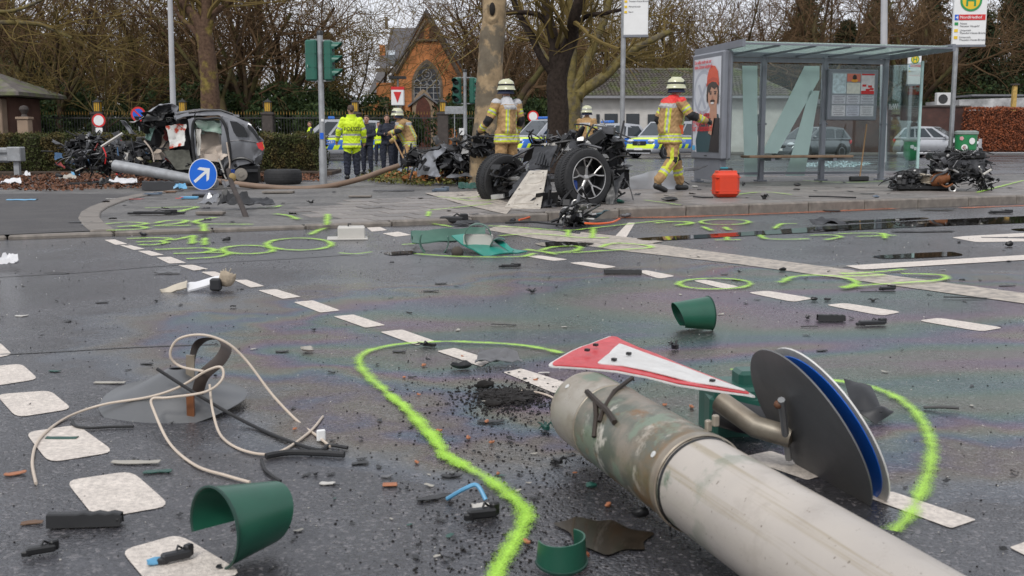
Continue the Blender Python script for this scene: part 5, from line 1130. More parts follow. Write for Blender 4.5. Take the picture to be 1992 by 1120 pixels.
M_orange = mat('orange_cable', (.62, .10, .02), .45, var=.15); M_rust = mat('rusty_copper', (.22, .085, .035), .45, metal=.5, var=.35, scale=8); M_ribw = mat('cream_bellows', (.45, .40, .32), .6, var=.2); M_rub = mat('soft_black_rubber', (.016, .016, .017), .6, var=.2); M_cable = mat('beige_cable', (.50, .42, .34), .5, var=.12); M_ltwhite = mat('dirty_white_plastic', (.52, .50, .46), .5, var=.15, dirt=.3)
def crumple(mb, A, B, C, D, nu=10, nv=8, amp=.04, fr=5., seed=0, m=0, thick=.006, bulge=0.):
 A, B, C, D = map(Vector, (A, B, C, D)); nr = (B - A).cross(D - A); nr = nr.normalized() if nr.length > 1e-9 else Vector((0, 0, 1))
 def f(u, v):
  p = A.lerp(B, u).lerp(D.lerp(C, u), v); return p + nr * (amp * fbm(p * fr + Vector((seed * 3.1, 0, seed))) + bulge * math.sin(math.pi * u) * math.sin(math.pi * v)) + Vector((fbm(p * fr * 1.3 + Vector((9, seed, 0))), 0, fbm(p * fr * 1.3 + Vector((0, 7, seed))))) * amp * .6
 return mb.grid(f, nu, nv, m=m, thick=thick)
def scrap(parent, c, size, n, seed, mats=None, kinds=('plate', 'tube', 'box', 'bar'), k=1., world=True, name='crushed_parts'):
 """a dense tangle of torn plates, hoses, brackets and castings"""
 rg = random.Random(seed); mb = MB(); c = Vector(c); mats = mats or [M_black, M_tornm, M_under, M_alum, M_rub]; wts = [5, 3, 4, 1, 4, .6, .5, .6][:len(mats)]
 for i in range(n):
  p = c + Vector([(rg.random() + rg.random() - 1) * s_ / 2 for s_ in size]); p.z = max(p.z, c.z - size[2] / 2 + .02); m = rg.choices(range(len(mats)), wts)[0]; kd = rg.choice(kinds); d = Vector((rg.gauss(0, 1), rg.gauss(0, .7), rg.gauss(0, .7))).normalized(); x, y = frame_from(d)
  s_ = k * rg.uniform(.06, .2)
  if kd == 'plate': w_ = s_ * rg.uniform(.4, .9); crumple(mb, p - d * s_ - x * w_, p + d * s_ - x * w_, p + d * s_ + x * w_ * rg.uniform(.3, 1), p - d * s_ + x * w_, 4, 3, .05 * k, 8, i, m, .004)
  elif kd == 'tube': a = p - d * s_ * 1.5; b_ = p + d * s_ * 1.5; mb.tube(cr_spline([a, p + x * s_ * rg.uniform(-.6, .6) + y * s_ * .3, b_], 4), k * rg.uniform(.008, .022), 6, m)
  elif kd == 'box': mb.box(p, (s_, s_ * rg.uniform(.4, 1), s_ * rg.uniform(.3, .8)), m, rot=Matrix((d, x, y)).transposed(), ch=.008)
  else: mb.tube([p - d * s_ * 1.3, p + d * s_ * 1.3], k * rg.uniform(.008, .016), 4, m)
 o = mb.build(name, mats, parent, world=world, smooth=35); o['kind'] = 'stuff'; return o
def panel(name, poly, fn, mt, parent, cuts=3, thick=.012, dent=.02, fr=4., seed=0):
 """sheet-metal panel: an outline in (a, b), lifted to 3D by fn and dented"""
 bm = bmesh.new(); vs_ = [bm.verts.new((p[0], p[1], 0)) for p in poly]; bm.faces.new(vs_); bmesh.ops.triangulate(bm, faces=bm.faces[:]); bmesh.ops.subdivide_edges(bm, edges=bm.edges[:], cuts=cuts, use_grid_fill=True); bmesh.ops.triangulate(bm, faces=bm.faces[:])
 for v in bm.verts:
  p = Vector(fn(v.co.x, v.co.y)); q = p * fr + Vector((seed, seed * 2, 0)); v.co = p + Vector((fbm(q), fbm(q + Vector((5, 0, 0))), fbm(q + Vector((0, 5, 0))))) * dent
 bm.normal_update(); g = bmesh.ops.solidify(bm, geom=bm.faces[:], thickness=thick); me = bpy.data.meshes.new(name); bm.to_mesh(me); bm.free(); me.materials.append(mt); me.polygons.foreach_set('use_smooth', [True] * len(me.polygons)); me.set_sharp_from_angle(angle=math.radians(38))
 if parent is not None: me.transform(Matrix.Translation(-Vector(parent.location)))
 o = bpy.data.objects.new(name, me); COL.objects.link(o); o.parent = parent; return o
def loft(mb, *a, **k): return mb
# ---- the torn-open SUV
YN = 22.3
def S(x, y, Y=YN): return at(140 + x / 4.978, 190 + y / 4.978, Y)
base = S(1300, 800); base.z = kerb_h(base)
suv = thing('wrecked_suv', 'torn-open dark grey SUV with beige seats and hanging airbags in front of the hedge', 'wrecked car', base)
def sp(x, y): return S(x, y, YN - .06 * math.sin(min(1, max(0, (y - 150) / 500)) * math.pi))
def spn(name, poly, mt, **k): return panel(name, poly, sp, mt, suv, **k)
spn('roof_rail', [(985, 175), (1100, 150), (1190, 138), (1330, 130), (1440, 130), (1530, 158), (1620, 200), (1705, 240), (1690, 268), (1590, 228), (1500, 190), (1420, 168), (1190, 172), (1080, 185), (1000, 215)], M_cgrey, cuts=2, dent=.012)
spn('door_pillar', [(1118, 205), (1180, 190), (1195, 330), (1210, 460), (1232, 600), (1180, 610), (1160, 480), (1140, 330)], M_cgrey, cuts=3, dent=.02, seed=2)
arc = [(1640 + 165 * math.cos(a), 735 + 150 * math.sin(a)) for a in [math.radians(d_) for d_ in range(-50, -181, -13)]]
qp = spn('quarter_panel', [(1440, 165), (1530, 180), (1620, 225), (1705, 240), (1790, 330), (1845, 415), (1868, 480), (1850, 545), (1800, 590)] + arc + [(1470, 730), (1480, 660), (1520, 590), (1530, 480), (1505, 330), (1465, 230)], M_cgrey, cuts=4, dent=.045, fr=4.)
MB().tube([S(x, y, YN - .05) for x, y in arc], .03, 7).build('arch_trim', M_black, suv, world=True); MB().tube([S(x, y, YN - .085) for x, y in ((1535, 420), (1640, 410), (1760, 425), (1842, 448))], .012, 6).build('crease_line', M_tornm, suv, world=True)
panel('rear_window', [(1708, 252), (1760, 300), (1832, 408), (1800, 410), (1742, 330), (1700, 285)], lambda x, y: S(x, y, YN - .1), MATS.get('dark_void_glass') or mat('dark_void_glass', (.01, .011, .012), .12), suv, thick=.01, dent=0., cuts=1); panel('bumper_cladding', [(1775, 590), (1850, 540), (1845, 600), (1800, 650), (1780, 640)], lambda x, y: S(x, y, YN - .06), M_under, suv, thick=.04, dent=.02, cuts=2)
panel('quarter_window', [(1540, 232), (1600, 245), (1660, 290), (1685, 345), (1680, 372), (1600, 368), (1575, 330)], lambda x, y: sp(x, y) + V3_(0, -.045, 0), mat('dark_void_glass', (.01, .011, .012), .12), qp, thick=.01, dent=.0, cuts=2) if False else None
def V3_(*a): return Vector(a)
qw = panel('quarter_window', [(1528, 222), (1600, 234), (1668, 285), (1697, 345), (1692, 380), (1598, 376), (1568, 335)], lambda x, y: S(x, y, YN - .14), mat('dark_void_glass', (.01, .011, .012), .12), suv, thick=.01, dent=0., cuts=2)
panel('tail_light', [(1790, 440), (1848, 425), (1868, 490), (1850, 512), (1810, 488)], lambda x, y: S(x, y, YN - .13), M_redl, suv, thick=.05, dent=.003, cuts=1)
MB().tube([S(x, y, YN - .02) for x, y in ((1130, 142), (1290, 122), (1440, 120), (1560, 160))], .022, 8).build('roof_bar', M_black, suv, world=True)
rfm = MB(); rfm.grid(lambda u, v: S(1000 + 620 * u, 160 - 38 * math.sin(math.pi * min(1, u * 1.15)) + (60 * max(0, u - .7)), YN + 1.75 * v) + Vector((0, 0, .03 * math.sin(math.pi * v) + .02 * fbm((u * 4, v * 4, 0)))), 14, 8, thick=.02); rfm.build('roof', M_cgrey, suv, world=True)
MB().grid(lambda u, v: S(1700 + 120 * u, 245 + 190 * u, YN + .05 + 1.6 * v), 5, 4, thick=.03).build('tailgate', M_cgrey, suv, world=True)
MB().grid(lambda u, v: S(1760 + 60 * u, 470 + 170 * v, YN + .05 + 1.6 * u), 5, 4, thick=.03).build('rear_bumper', M_cgrey, suv, world=True)
MB().grid(lambda u, v: S(900 + 900 * u, 690 + 20 * v, YN + .05 + 1.7 * v), 6, 4, thick=.06).build('floor_pan', M_under, suv, world=True)
fs = MB(); fs.grid(lambda u, v: S(880 + 850 * u, 470 + 230 * v, YN + 1.75), 8, 4, thick=.04)
for x0_, x1_ in ((1110, 1160), (1480, 1530), (880, 920)): fs.grid(lambda u, v: S(x0_ + (x1_ - x0_) * u, 150 + 330 * v, YN + 1.72), 2, 4, thick=.04)
fs.build('far_side', M_cgrey, suv, world=True)
MB().box(S(1640, 735, YN + .35), (.75, .5, .62), ch=.15).build('wheel_well', M_black, suv, world=True)
Mh = Matrix.Translation(S(1636, 742, YN + .02)) @ Matrix.Rotation(math.radians(90), 4, 'X') @ Matrix.Rotation(.25, 4, 'Y'); h = MB(); h.lathe([(.001, .05), (.05, .05), (.055, .03), (.13, .025), (.135, 0), (.13, -.02), (.001, -.02)], 22, M=Mh); hb = h.build('brake_disc', mat('brake_steel', (.30, .27, .23), .4, metal=.6, var=.2), suv, world=True)
MB().box(S(1560, 740, YN - .0), (.09, .07, .2), ch=.02).build('blue_caliper', mat('caliper_blue', (.02, .07, .32), .4), suv, world=True)
MB().tube([S(1636, 742, YN), S(1640, 742, YN + 1.5)], .05, 8).build('rear_axle', M_tornm, suv, world=True)
# seats
for nm, q, th, bl in (('rear_seat_back', ((1255, 385, .75), (1440, 358, .7), (1500, 560, .35), (1240, 575, .45)), .14, .05), ('rear_seat_cushion', ((1235, 560, .45), (1500, 565, .35), (1440, 620, .0), (1240, 605, .05)), .14, .04), ('front_seat_back', ((830, 385, .8), (940, 375, .75), (945, 530, .5), (800, 540, .55)), .12, .05), ('front_seat_cushion', ((800, 540, .5), (930, 525, .45), (870, 600, .1), (780, 600, .15)), .12, .03), ('headrest', ((1290, 335, .75), (1390, 330, .72), (1392, 372, .7), (1288, 380, .72)), .1, .03), ('headrest', ((1205, 295, .5), (1250, 290, .5), (1252, 345, .48), (1205, 350, .48)), .1, .03)):
 mb = MB(); crumple(mb, *[S(x, y, YN + d_) for x, y, d_ in q], 10, 8, .012, 4, 1, 0, th, bl); so = mb.build(nm, M_seat, suv, world=True, smooth=60)
 if nm == 'rear_seat_back':
  for u in (.33, .62): MB().tube([S(1255 + (1440 - 1255) * u, 385 - 27 * u, YN + .68), S(1240 + 260 * u, 570, YN + .36)], .008, 5).build('seat_seam', M_ltwhite, so, world=False).location = -Vector(base)
for nm, mt, q, amp, sd in (('curtain_airbag', M_bag2, ((1178, 222, .1), (1500, 238, .12), (1490, 355, .2), (1240, 300, .16)), .07, 1), ('side_airbag', M_bag, ((920, 270, .05), (1100, 255, .02), (1090, 460, -.05), (945, 492, .0)), .07, 2),
                          ('carpet_panel', M_carp, ((880, 520, -.02), (1130, 500, .05), (1185, 700, -.05), (1000, 690, -.1)), .04, 3), ('glass_remnant', mat('green_glass_sheet', (.20, .34, .29), .2, var=.1), ((712, 300, .2), (805, 275, .3), (760, 420, .3), (715, 400, .2)), .02, 4),
                          ('far_curtain', M_bag2, ((1200, 200, 1.6), (1500, 220, 1.6), (1500, 370, 1.6), (1200, 370, 1.6)), .05, 11), ('headliner', M_under, ((1010, 190, .1), (1420, 165, .1), (1420, 165, 1.6), (1010, 190, 1.6)), .02, 12), ('shade_backing', M_under, ((880, 230, 1.6), (1130, 200, 1.6), (1150, 560, 1.6), (880, 560, 1.6)), .05, 13), ('door_trim', M_seat, ((1400, 480, -.06), (1520, 380, -.02), (1515, 560, -.05), (1425, 610, -.1)), .05, 5), ('pillar_trim', M_ltwhite, ((1205, 300, -.1), (1250, 310, -.08), (1245, 560, -.1), (1215, 560, -.12)), .04, 6)):  # dark far-side backing sheet, added so the cabin interior looks shaded
 mb = MB(); P_ = [S(x, y, YN + d_) for x, y, d_ in q]; crumple(mb, *P_, 12, 10, amp, 4.5, sd, 0, .008, .05); mb.build(nm, mt, suv, world=True, smooth=70)
for k_, pts in enumerate((((1500, 430), (1520, 560), (1530, 640), (1520, 735)), ((1420, 590), (1450, 660), (1485, 770), (1500, 780)), ((1180, 190), (1195, 150), (1215, 130)), ((700, 415), (760, 490), (790, 560), (795, 620)), ((1000, 190), (1020, 250), (1090, 310)))):
 MB().tube(cr_spline([S(x, y, YN - .12) for x, y in pts], 5), (.035, .03, .02, .03, .012)[k_], 7, flat=.5).build('hanging_strap', (M_seat, M_ltwhite, M_black, M_seat, M_black)[k_], suv, world=True)
# bonnet folded up over the front edge of the roof
mb = MB(); crumple(mb, S(735, 128, YN - .1), S(965, 48, YN - .05), S(1010, 140, YN + .9), S(760, 170, YN + 1.2), 14, 10, .05, 3.5, 7, 0, .012, .08); mb.build('folded_bonnet', M_lgrey, suv, world=True)
mb = MB(); crumple(mb, S(965, 45, YN - .1), S(1035, 95, YN - .02), S(1010, 150, YN), S(965, 120, YN), 6, 5, .03, 6, 8); mb.build('bonnet_corner', M_lgrey, suv, world=True)
mb = MB(); crumple(mb, S(690, 240, YN - .1), S(740, 130, YN - .05), S(960, 110, YN + .1), S(880, 210, YN), 10, 8, .07, 5, 9); mb.build('bonnet_frame', M_black, suv, world=True)
scrap(suv, S(800, 215, YN + .25), (.8, .6, .35), 45, 41); scrap(suv, S(860, 330, YN + .9), (.4, .5, .5), 24, 42); scrap(suv, S(960, 670, YN + .2), (1.0, .8, .3), 36, 43); scrap(suv, S(1350, 680, YN + .1), (1.2, .5, .3), 45, 44)
MB().box(S(870, 420, YN + 1.1), (.3, 1.3, .5), ch=.08).build('dashboard', M_under, suv, world=True)
# front end torn to pieces, lying against the hedge
fr = S(400, 680, YN + .3); fr.z = kerb_h(fr); fe = thing('torn_engine_bay', 'heap of torn engine bay, black plastic and hoses left of the SUV cabin', 'car wreckage', fr)
mm = [M_black, M_tornm, M_under, M_cgrey, M_rub, mat('blue_hose', (.03, .08, .16), .5), mat('dull_red_part', (.22, .03, .025), .5), M_ltwhite]
scrap(fe, S(400, 520, YN + .4), (2.7, 1.2, .75), 150, 51, mm); MB().tube(cr_spline([S(x, y, YN - .09) for x, y in ((1185, 600), (1165, 420), (1182, 222), (1300, 205), (1450, 212), (1515, 410), (1528, 600))], 5), .028, 7).build('door_seal', M_rub, suv, world=True); scrap(fe, S(130, 470, YN + .6), (1.1, .8, .6), 70, 52); scrap(fe, S(620, 590, YN + .3), (.9, .7, .6), 64, 53, mm); scrap(fe, S(300, 640, YN + .1), (2.0, .8, .5), 110, 54, mm)
for nm, mt, q, amp, sd in (('torn_wing', M_cgrey, ((470, 215, 0), (520, 225, .0), (625, 345, .1), (560, 345, .1)), .05, 1), ('bent_bracket', M_tornm, ((90, 590, .2), (120, 600, .2), (190, 410, .3), (150, 410, .3)), .03, 2), ('plastic_liner', M_black, ((20, 410, .4), (270, 410, .5), (250, 520, .5), (50, 520, .4)), .1, 3), ('plastic_liner', M_under, ((140, 600, .1), (280, 490, .2), (300, 560, .2), (200, 610, .1)), .06, 4),
                          ('white_tank', M_ltwhite, ((500, 520, -.1), (545, 540, -.1), (550, 640, -.12), (515, 630, -.12)), .05, 5), ('radiator_frame', M_black, ((500, 420, .2), (740, 420, .3), (730, 560, .3), (560, 540, .2)), .06, 6)):
 mb = MB(); crumple(mb, *[S(x, y, YN + d_) for x, y, d_ in q], 9, 7, amp, 5, sd, 0, .01, .03); mb.build(nm, mt, fe, world=True)
MB().tube([S(285, 475, YN - .05), S(490, 345, YN - .05)], .03, 4).build('white_strut', M_ltwhite, fe, world=True); MB().box(S(645, 630, YN + .1), (.2, .18, .24), ch=.06).build('cream_reservoir', M_ribw, fe, world=True)
for k_ in range(3): MB().tube(cr_spline([S(300 + 70 * k_, 480, YN - .05), S(330 + 60 * k_, 560, YN - .12), S(320 + 80 * k_, 640, YN - .1)], 5), .014, 6).build('torn_hose', (M_red, M_rub, MATS['blue_hose'])[k_], fe, world=True)
# tyre lying flat beside the hedge kerb
p = ip(545, 359); ty = thing('cast_off_tyre', 'loose black tyre lying flat to the right of the wrecked SUV', 'tyre', p + Vector((0, .3, 0)), 0)
MB().lathe([(.25, .02), (.27, .0), (.34, .01), (.375, .06), (.378, .15), (.375, .24), (.34, .29), (.27, .30), (.25, .28), (.25, .02)], 36).build('tyre', M_tyre, ty); gro = MB(); [gro.lathe([(.3785, z_), (.380, z_ + .006), (.3785, z_ + .012)], 36) for z_ in (.09, .13, .17, .21)]; gro.build('tread_rib', M_rub, ty)['kind'] = 'stuff'
# ---- torn-off front axle with two wheels, resting on the kerb
def Q(x, y, Y): return at(920 + x / 5.333, 240 + y / 5.333, Y)
ab = gp(1090, 420); ab.z = .13; ax_ = thing('front_axle_wreck', 'torn-off front axle standing on the kerb with two wheels and pale underbody plate', 'car wreckage', ab)
axd = Vector((.56, -.83, .0)).normalized()
def big_wheel(c, r, wd, out, caliper):
 z = out.normalized(); x, y = frame_from(z); Mx = Matrix.Translation(Vector(c) - ab) @ Matrix((x, y, z)).transposed().to_4x4(); h = wd / 2
 w_ = MB().lathe([(r * .70, -h * .9), (r * .86, -h), (r * .96, -h * .92), (r, -h * .7), (r * 1.004, 0), (r, h * .7), (r * .96, h * .92), (r * .86, h), (r * .745, h * .96), (r * .70, h * .8)], 56, M=Mx).build('wheel', M_tyre, ax_)
 tr = MB()
 for k_ in range(64):
  a = 2 * math.pi * k_ / 64
  for s_ in (-1, 1): tr.box((r * .995 * math.cos(a), r * .995 * math.sin(a), s_ * h * .46), (.022, .019, h * .52), M=Mx, rot=Matrix.Rotation(a, 3, 'Z') @ Matrix.Rotation(s_ * .35, 3, 'X'))
 for z_ in (-.03, .03): tr.lathe([(r * 1.004, z_ - .014), (r * 1.012, z_ - .012), (r * 1.012, z_ + .012), (r * 1.004, z_ + .014)], 48, M=Mx)
 tr.build('tread_block', M_tyre, w_)['kind'] = 'stuff'
 rm = MB(); rm.lathe([(r * .735, h * .95), (r * .715, h * .97), (r * .69, h * .9), (r * .66, h * .3), (r * .64, -h * .6), (r * .70, -h * .95)], 44, M=Mx); rm.lathe([(.001, -h * .2), (r * .4, -h * .2), (r * .4, -h * .35)], 24, m=1, M=Mx); rm.build('rim', [mat('dark_rim_barrel', (.035, .036, .038), .35, metal=.7), mat('brake_rotor', (.09, .085, .08), .45, metal=.6)], w_)
 sp2 = MB()
 for k_ in range(5):
  a = 2 * math.pi * k_ / 5 + .35; d0 = Vector((math.cos(a), math.sin(a), 0)); t0 = Vector((-d0.y, d0.x, 0))
  sp2.tube([d0 * r * .08 + Vector((0, 0, h * .52)), d0 * r * .36 + Vector((0, 0, h * .60))], [r * .055, r * .048], 6, M=Mx, flat=.8)
  for s_ in (-1, 1): sp2.tube([d0 * r * .33 + Vector((0, 0, h * .60)), d0 * r * .48 + t0 * s_ * r * .10 + Vector((0, 0, h * .72)), d0 * r * .655 + t0 * s_ * r * .17 + Vector((0, 0, h * .86))], [r * .036, r * .03, r * .034], 6, M=Mx, flat=.8)
 sp2.lathe([(r * .72, h * .96), (r * .70, h * 1.0), (r * .68, h * .97)], 44, M=Mx); sp2.lathe([(.001, h * .70), (r * .07, h * .68), (r * .13, h * .56), (r * .12, h * .4)], 18, M=Mx); sp2.build('spokes', mat('machined_alloy', (.42, .41, .40), .32, metal=.8, var=.15, dirt=.3), w_)['kind'] = 'stuff'
 MB().lathe([(.001, -h * .45), (r * .63, -h * .45)], 32, M=Mx).build('inner_shield', M_black, w_)
 if caliper: MB().box((-r * .42, -r * .28, h * .05), (.09, .16, .1), M=Mx, ch=.02).build('blue_caliper', MATS['caliper_blue'], w_)
 return w_
cR = Q(1140, 565, 14.4); cL = Q(300, 590, 16.0); big_wheel(cR, .388, .29, axd + Vector((0, 0, .03)), True); big_wheel(cL, .385, .29, axd * -1 + Vector((0, 0, .05)), False)
MB().tube([cL + axd * .1, cR - axd * .1], .045, 8).build('axle_shaft', M_tornm, ax_, world=True)
for k_, (a, b_, r_) in enumerate((((300, 590), (540, 440), .02), ((250, 650), (480, 600), .025), ((290, 580), (470, 570), .03), ((300, 620), (430, 760), .02))): MB().tube([Q(*a, 15.9), Q(*b_, 15.2)], r_, 7).build('suspension_arm', (M_tornm, M_tornm, M_alum, M_black)[k_], ax_, world=True)
MB().lathe([(.001, .02), (.17, .02), (.18, 0), (.17, -.02)], 22, M=Matrix.Translation(cL + axd * .05) @ Matrix((*[Vector(v_) for v_ in (*frame_from(axd), axd)],)).transposed().to_4x4()).build('brake_disc', MATS['brake_rotor'], ax_, world=True)
# pale plate with pressings
Pc = [Q(585, 500, 15.0), Q(778, 488, 14.75), Q(700, 895, 13.75), Q(318, 893, 14.0)]
def plate(u, v): return Pc[0].lerp(Pc[1], u).lerp(Pc[3].lerp(Pc[2], u), v) + Vector((0, -.012 * math.sin(6 * u) * math.sin(5 * v), .006 * fbm((u * 5, v * 5, 0))))
pn = (Pc[1] - Pc[0]).cross(Pc[3] - Pc[0]).normalized()
if pn.y > 0: pn = -pn
pl = MB().grid(plate, 10, 12, thick=.012).build('underbody_plate', mat('pale_underbody_plate', (.46, .42, .36), .55, var=.12, scale=5, dirt=.55, dcol=(.13, .10, .075), dscale=6, bump=.2, bscale=30), ax_, world=True)
for loop in ([(.15, .1), (.85, .1), (.85, .32), (.62, .36), (.2, .34), (.15, .1)], [(.15, .66), (.62, .64), (.8, .72), (.78, .86), (.2, .88), (.15, .66)], [(.02, .98), (.3, .95), (.6, .99), (.98, .96)]):
 MB().tube([plate(u, v) + pn * .008 for u, v in loop], .012, 5).build('pressed_rib', MATS['pale_underbody_plate'], pl, world=False).location = -Vector(ab)
for (u, v, r_) in ((.72, .76, .045), (.1, .5, .015), (.88, .5, .015), (.08, .9, .014), (.9, .9, .014), (.3, .07, .012), (.8, .06, .012)):
 x, y = frame_from(pn); MB().lathe([(.001, .004), (r_, .004), (r_, 0)], 14, M=Matrix.Translation(plate(u, v) + pn * .010 - Vector(ab)) @ Matrix((x, y, pn)).transposed().to_4x4()).build('bolt_hole', mat('hole_black', (.008, .008, .008), .9), pl)
for q, sd in ((((640, 250, 15.6), (880, 225, 15.3), (800, 490, 14.9), (570, 480, 15.2)), 1), (((480, 560, 15.4), (590, 480, 15.1), (560, 640, 14.9), (360, 760, 14.6)), 2), (((700, 800, 14.2), (830, 780, 14.2), (800, 850, 13.9), (700, 870, 13.9)), 3), (((760, 560, 14.7), (820, 560, 14.6), (800, 720, 14.4), (730, 760, 14.3)), 4)):
 mb = MB(); P_ = [Q(*p_) for p_ in q]; crumple(mb, *P_, 12, 10, .03, 6, sd, 0, .012); mb.build('belly_shield', M_under, ax_, world=True)
for k_ in range(6): MB().tube([Q(690 + k_ * 25, 300 + k_ * 6, 15.3), Q(650 + k_ * 28, 420 + k_ * 6, 14.95)], .014, 6).build('shield_rib', M_under, ax_, world=True)
mb = MB(); crumple(mb, Q(1010, 190, 15.2), Q(1190, 190, 15.0), Q(1200, 250, 14.9), Q(1000, 250, 15.), 6, 5, .03, 6, 5); mb.build('bracket_plate', M_under, ax_, world=True)
MB().tube([Q(1085, 170, 15.1), Q(1130, 60, 15.0), Q(1150, 30, 15.)], [.05, .045, .03], 8, flat=.6).build('strut_tower', M_black, ax_, world=True); MB().box(Q(1285, 150, 14.9), (.24, .12, .15), rot=Matrix.Rotation(-.6, 3, 'Y'), ch=.02).build('control_unit', M_black, ax_, world=True); MB().box(Q(1230, 240, 14.9), (.1, .1, .2), rot=Matrix.Rotation(-.5, 3, 'Y'), ch=.02).build('alloy_mount', M_alum, ax_, world=True)
mb = MB(); mb.ball(Q(1400, 300, 15.3), (.26, .25, .24), n=14, k=8); mb.build('air_box', M_black, ax_, world=True); scrap(ax_, Q(1330, 230, 15.1), (.7, .5, .5), 70, 61); scrap(ax_, Q(1420, 600, 15.), (.45, .5, .9), 60, 62); scrap(ax_, Q(950, 930, 14.1), (1.3, .5, .3), 100, 63, [M_black, M_rub, M_under, M_tornm, M_black, M_orange]); scrap(ax_, Q(820, 200, 15.8), (.9, .5, .3), 40, 64); scrap(ax_, Q(400, 600, 15.6), (.5, .3, .5), 35, 65)
for q, mt, sd in ((((1370, 480, 14.7), (1470, 490, 14.6), (1480, 850, 14.4), (1390, 840, 14.4)), M_black, 1), (((1455, 600, 14.6), (1575, 515, 14.7), (1540, 640, 14.6), (1470, 830, 14.5)), M_under, 2)):
 mb = MB(); crumple(mb, *[Q(*p_) for p_ in q], 8, 10, .04, 5, sd + 20, 0, .01); mb.build('arch_liner', mt, ax_, world=True)
mb = MB(); crumple(mb, Q(700, 210, 15.7), Q(880, 195, 15.6), Q(870, 225, 15.6), Q(700, 235, 15.7), 6, 2, .02, 5, 3); mb.build('torn_seal', M_ltwhite, ax_, world=True)
for k_, pts in enumerate((((400, 1010), (470, 960), (560, 890), (620, 870)), ((480, 1000), (560, 980), (640, 950), (690, 910)), ((1160, 1035), (1300, 1040), (1440, 1025), (1520, 990)), ((920, 955), (990, 985), (1060, 960), (1090, 930)), ((340, 1030), (600, 1020), (800, 1040), (930, 1050)))):
 MB().tube(cr_spline([gp(920 + x / 5.333, 240 + y / 5.333, .03 + .02 * (k_ % 3)) for x, y in pts], 5), (.025, .012, .012, .02, .012)[k_], 7).build('loose_cable', (M_under, M_orange, M_orange, M_orange, M_rub)[k_], ax_, world=True)
mb = MB(); crumple(mb, gp(1105, 432, .05), gp(1165, 420, .06), gp(1188, 408, .12), gp(1135, 424, .1), 8, 5, .03, 6, 31, 0, .01); tq = mb.build('plastic_shell', mat('teal_plastic', (.05, .16, .19), .35, var=.3, scale=6, two=(.08, .09, .09), tscale=4), ax_, world=True)
hk = gp(1116, 440); hm_ = thing('steering_knuckle', 'crumpled black casting with shiny ring lying under the torn-off axle', 'car part', hk); scrap(hm_, hk + Vector((0, 0, .12)), (.34, .25, .28), 40, 66, [M_black, M_tornm, M_alum]); MB().tube([(.02 + .04 * math.cos(a * .5236), 0, .25 + .05 * math.sin(a * .5236)) for a in range(13)], .01, 6, caps=False).build('ring', M_alum, hm_)
# ---- engine block with gearbox on the platform
def E(x, y, Y): return at(1720 + x / 8.3, 280 + y / 8.3, Y)
eb = ip(1830, 372); eb.y += .3; en = thing('engine_block', 'torn-out oily engine with gearbox lying on the platform edge', 'engine', eb); YE_ = eb.y; em = [M_black, M_tornm, M_rub, M_alum, M_rub, M_under]
MB().box(E(1180, 330, YE_ + .1), (.76, .5, .40), ch=.05).build('cylinder_block', M_tornm, en, world=True); MB().box(E(1150, 190, YE_ + .05), (.84, .46, .13), ch=.03, rot=Matrix.Rotation(-.03, 3, 'Y')).build('valve_cover', M_black, en, world=True); MB().box(E(620, 690, YE_), (.95, .45, .09), ch=.02).build('oil_pan', M_black, en, world=True)
MB().tube([E(230, 560, YE_ + .1), E(450, 520, YE_ + .1), E(650, 560, YE_ + .05)], [.10, .14, .17], 14).build('gearbox', M_rub, en, world=True); MB().tube([E(760, 600, YE_ - .2), E(870, 570, YE_ - .25), E(1000, 530, YE_ - .2)], [.09, .115, .10], 14).build('catalyst', M_rust, en, world=True)
bl = MB(); [bl.lathe([(.10, -.012), (.125, 0), (.10, .012)], 18, M=Matrix.Translation(E(690, 500 + k_ * 26, YE_ - .15)) @ Matrix.Rotation(.15, 4, 'Y')) for k_ in range(6)]; bl.build('bellows', M_ribw, en, world=True)['kind'] = 'stuff'
MB().tube([E(1105, 715, YE_ - .3) + Vector((.055 * math.cos(a * .39), 0, .055 * math.sin(a * .39))) for a in range(17)], .016, 6, caps=False).build('pulley', M_alum, en, world=True); MB().ball(E(1640, 580, YE_ - .05), (.10, .09, .09)).build('alternator', M_rub, en, world=True)
for k_, pts in enumerate((((830, 420), (960, 430), (1020, 400), (1100, 410), (1200, 460)), ((760, 610), (830, 520), (960, 470), (1020, 420)), ((850, 560), (900, 630), (1000, 690), (1110, 640)), ((1600, 490), (1680, 440), (1730, 410)), ((1040, 280), (1045, 400)), ((60, 690), (120, 715), (190, 690)))):
 MB().tube(cr_spline([E(x, y, YE_ - .32) for x, y in pts], 5), (.018, .02, .016, .02, .008, .014)[k_], 7).build('pipe', (M_alum, M_tornm, M_rust, M_ltwhite, M_tornm, M_rub)[k_], en, world=True)
scrap(en, E(1150, 400, YE_ - .1), (.95, .5, .55), 170, 71, em, k=.62); scrap(en, E(1150, 170, YE_ - .05), (.95, .45, .16), 90, 72, [M_black, M_tornm, M_rub, M_alum], k=.55); scrap(en, E(500, 580, YE_ - .05), (1.0, .5, .35), 110, 73, em, k=.6); scrap(en, E(1600, 640, YE_ - .1), (.45, .4, .3), 60, 74, [M_rub, M_tornm, M_black, M_alum], k=.6); scrap(en, E(1560, 330, YE_), (.25, .4, .5), 40, 75, k=.7)
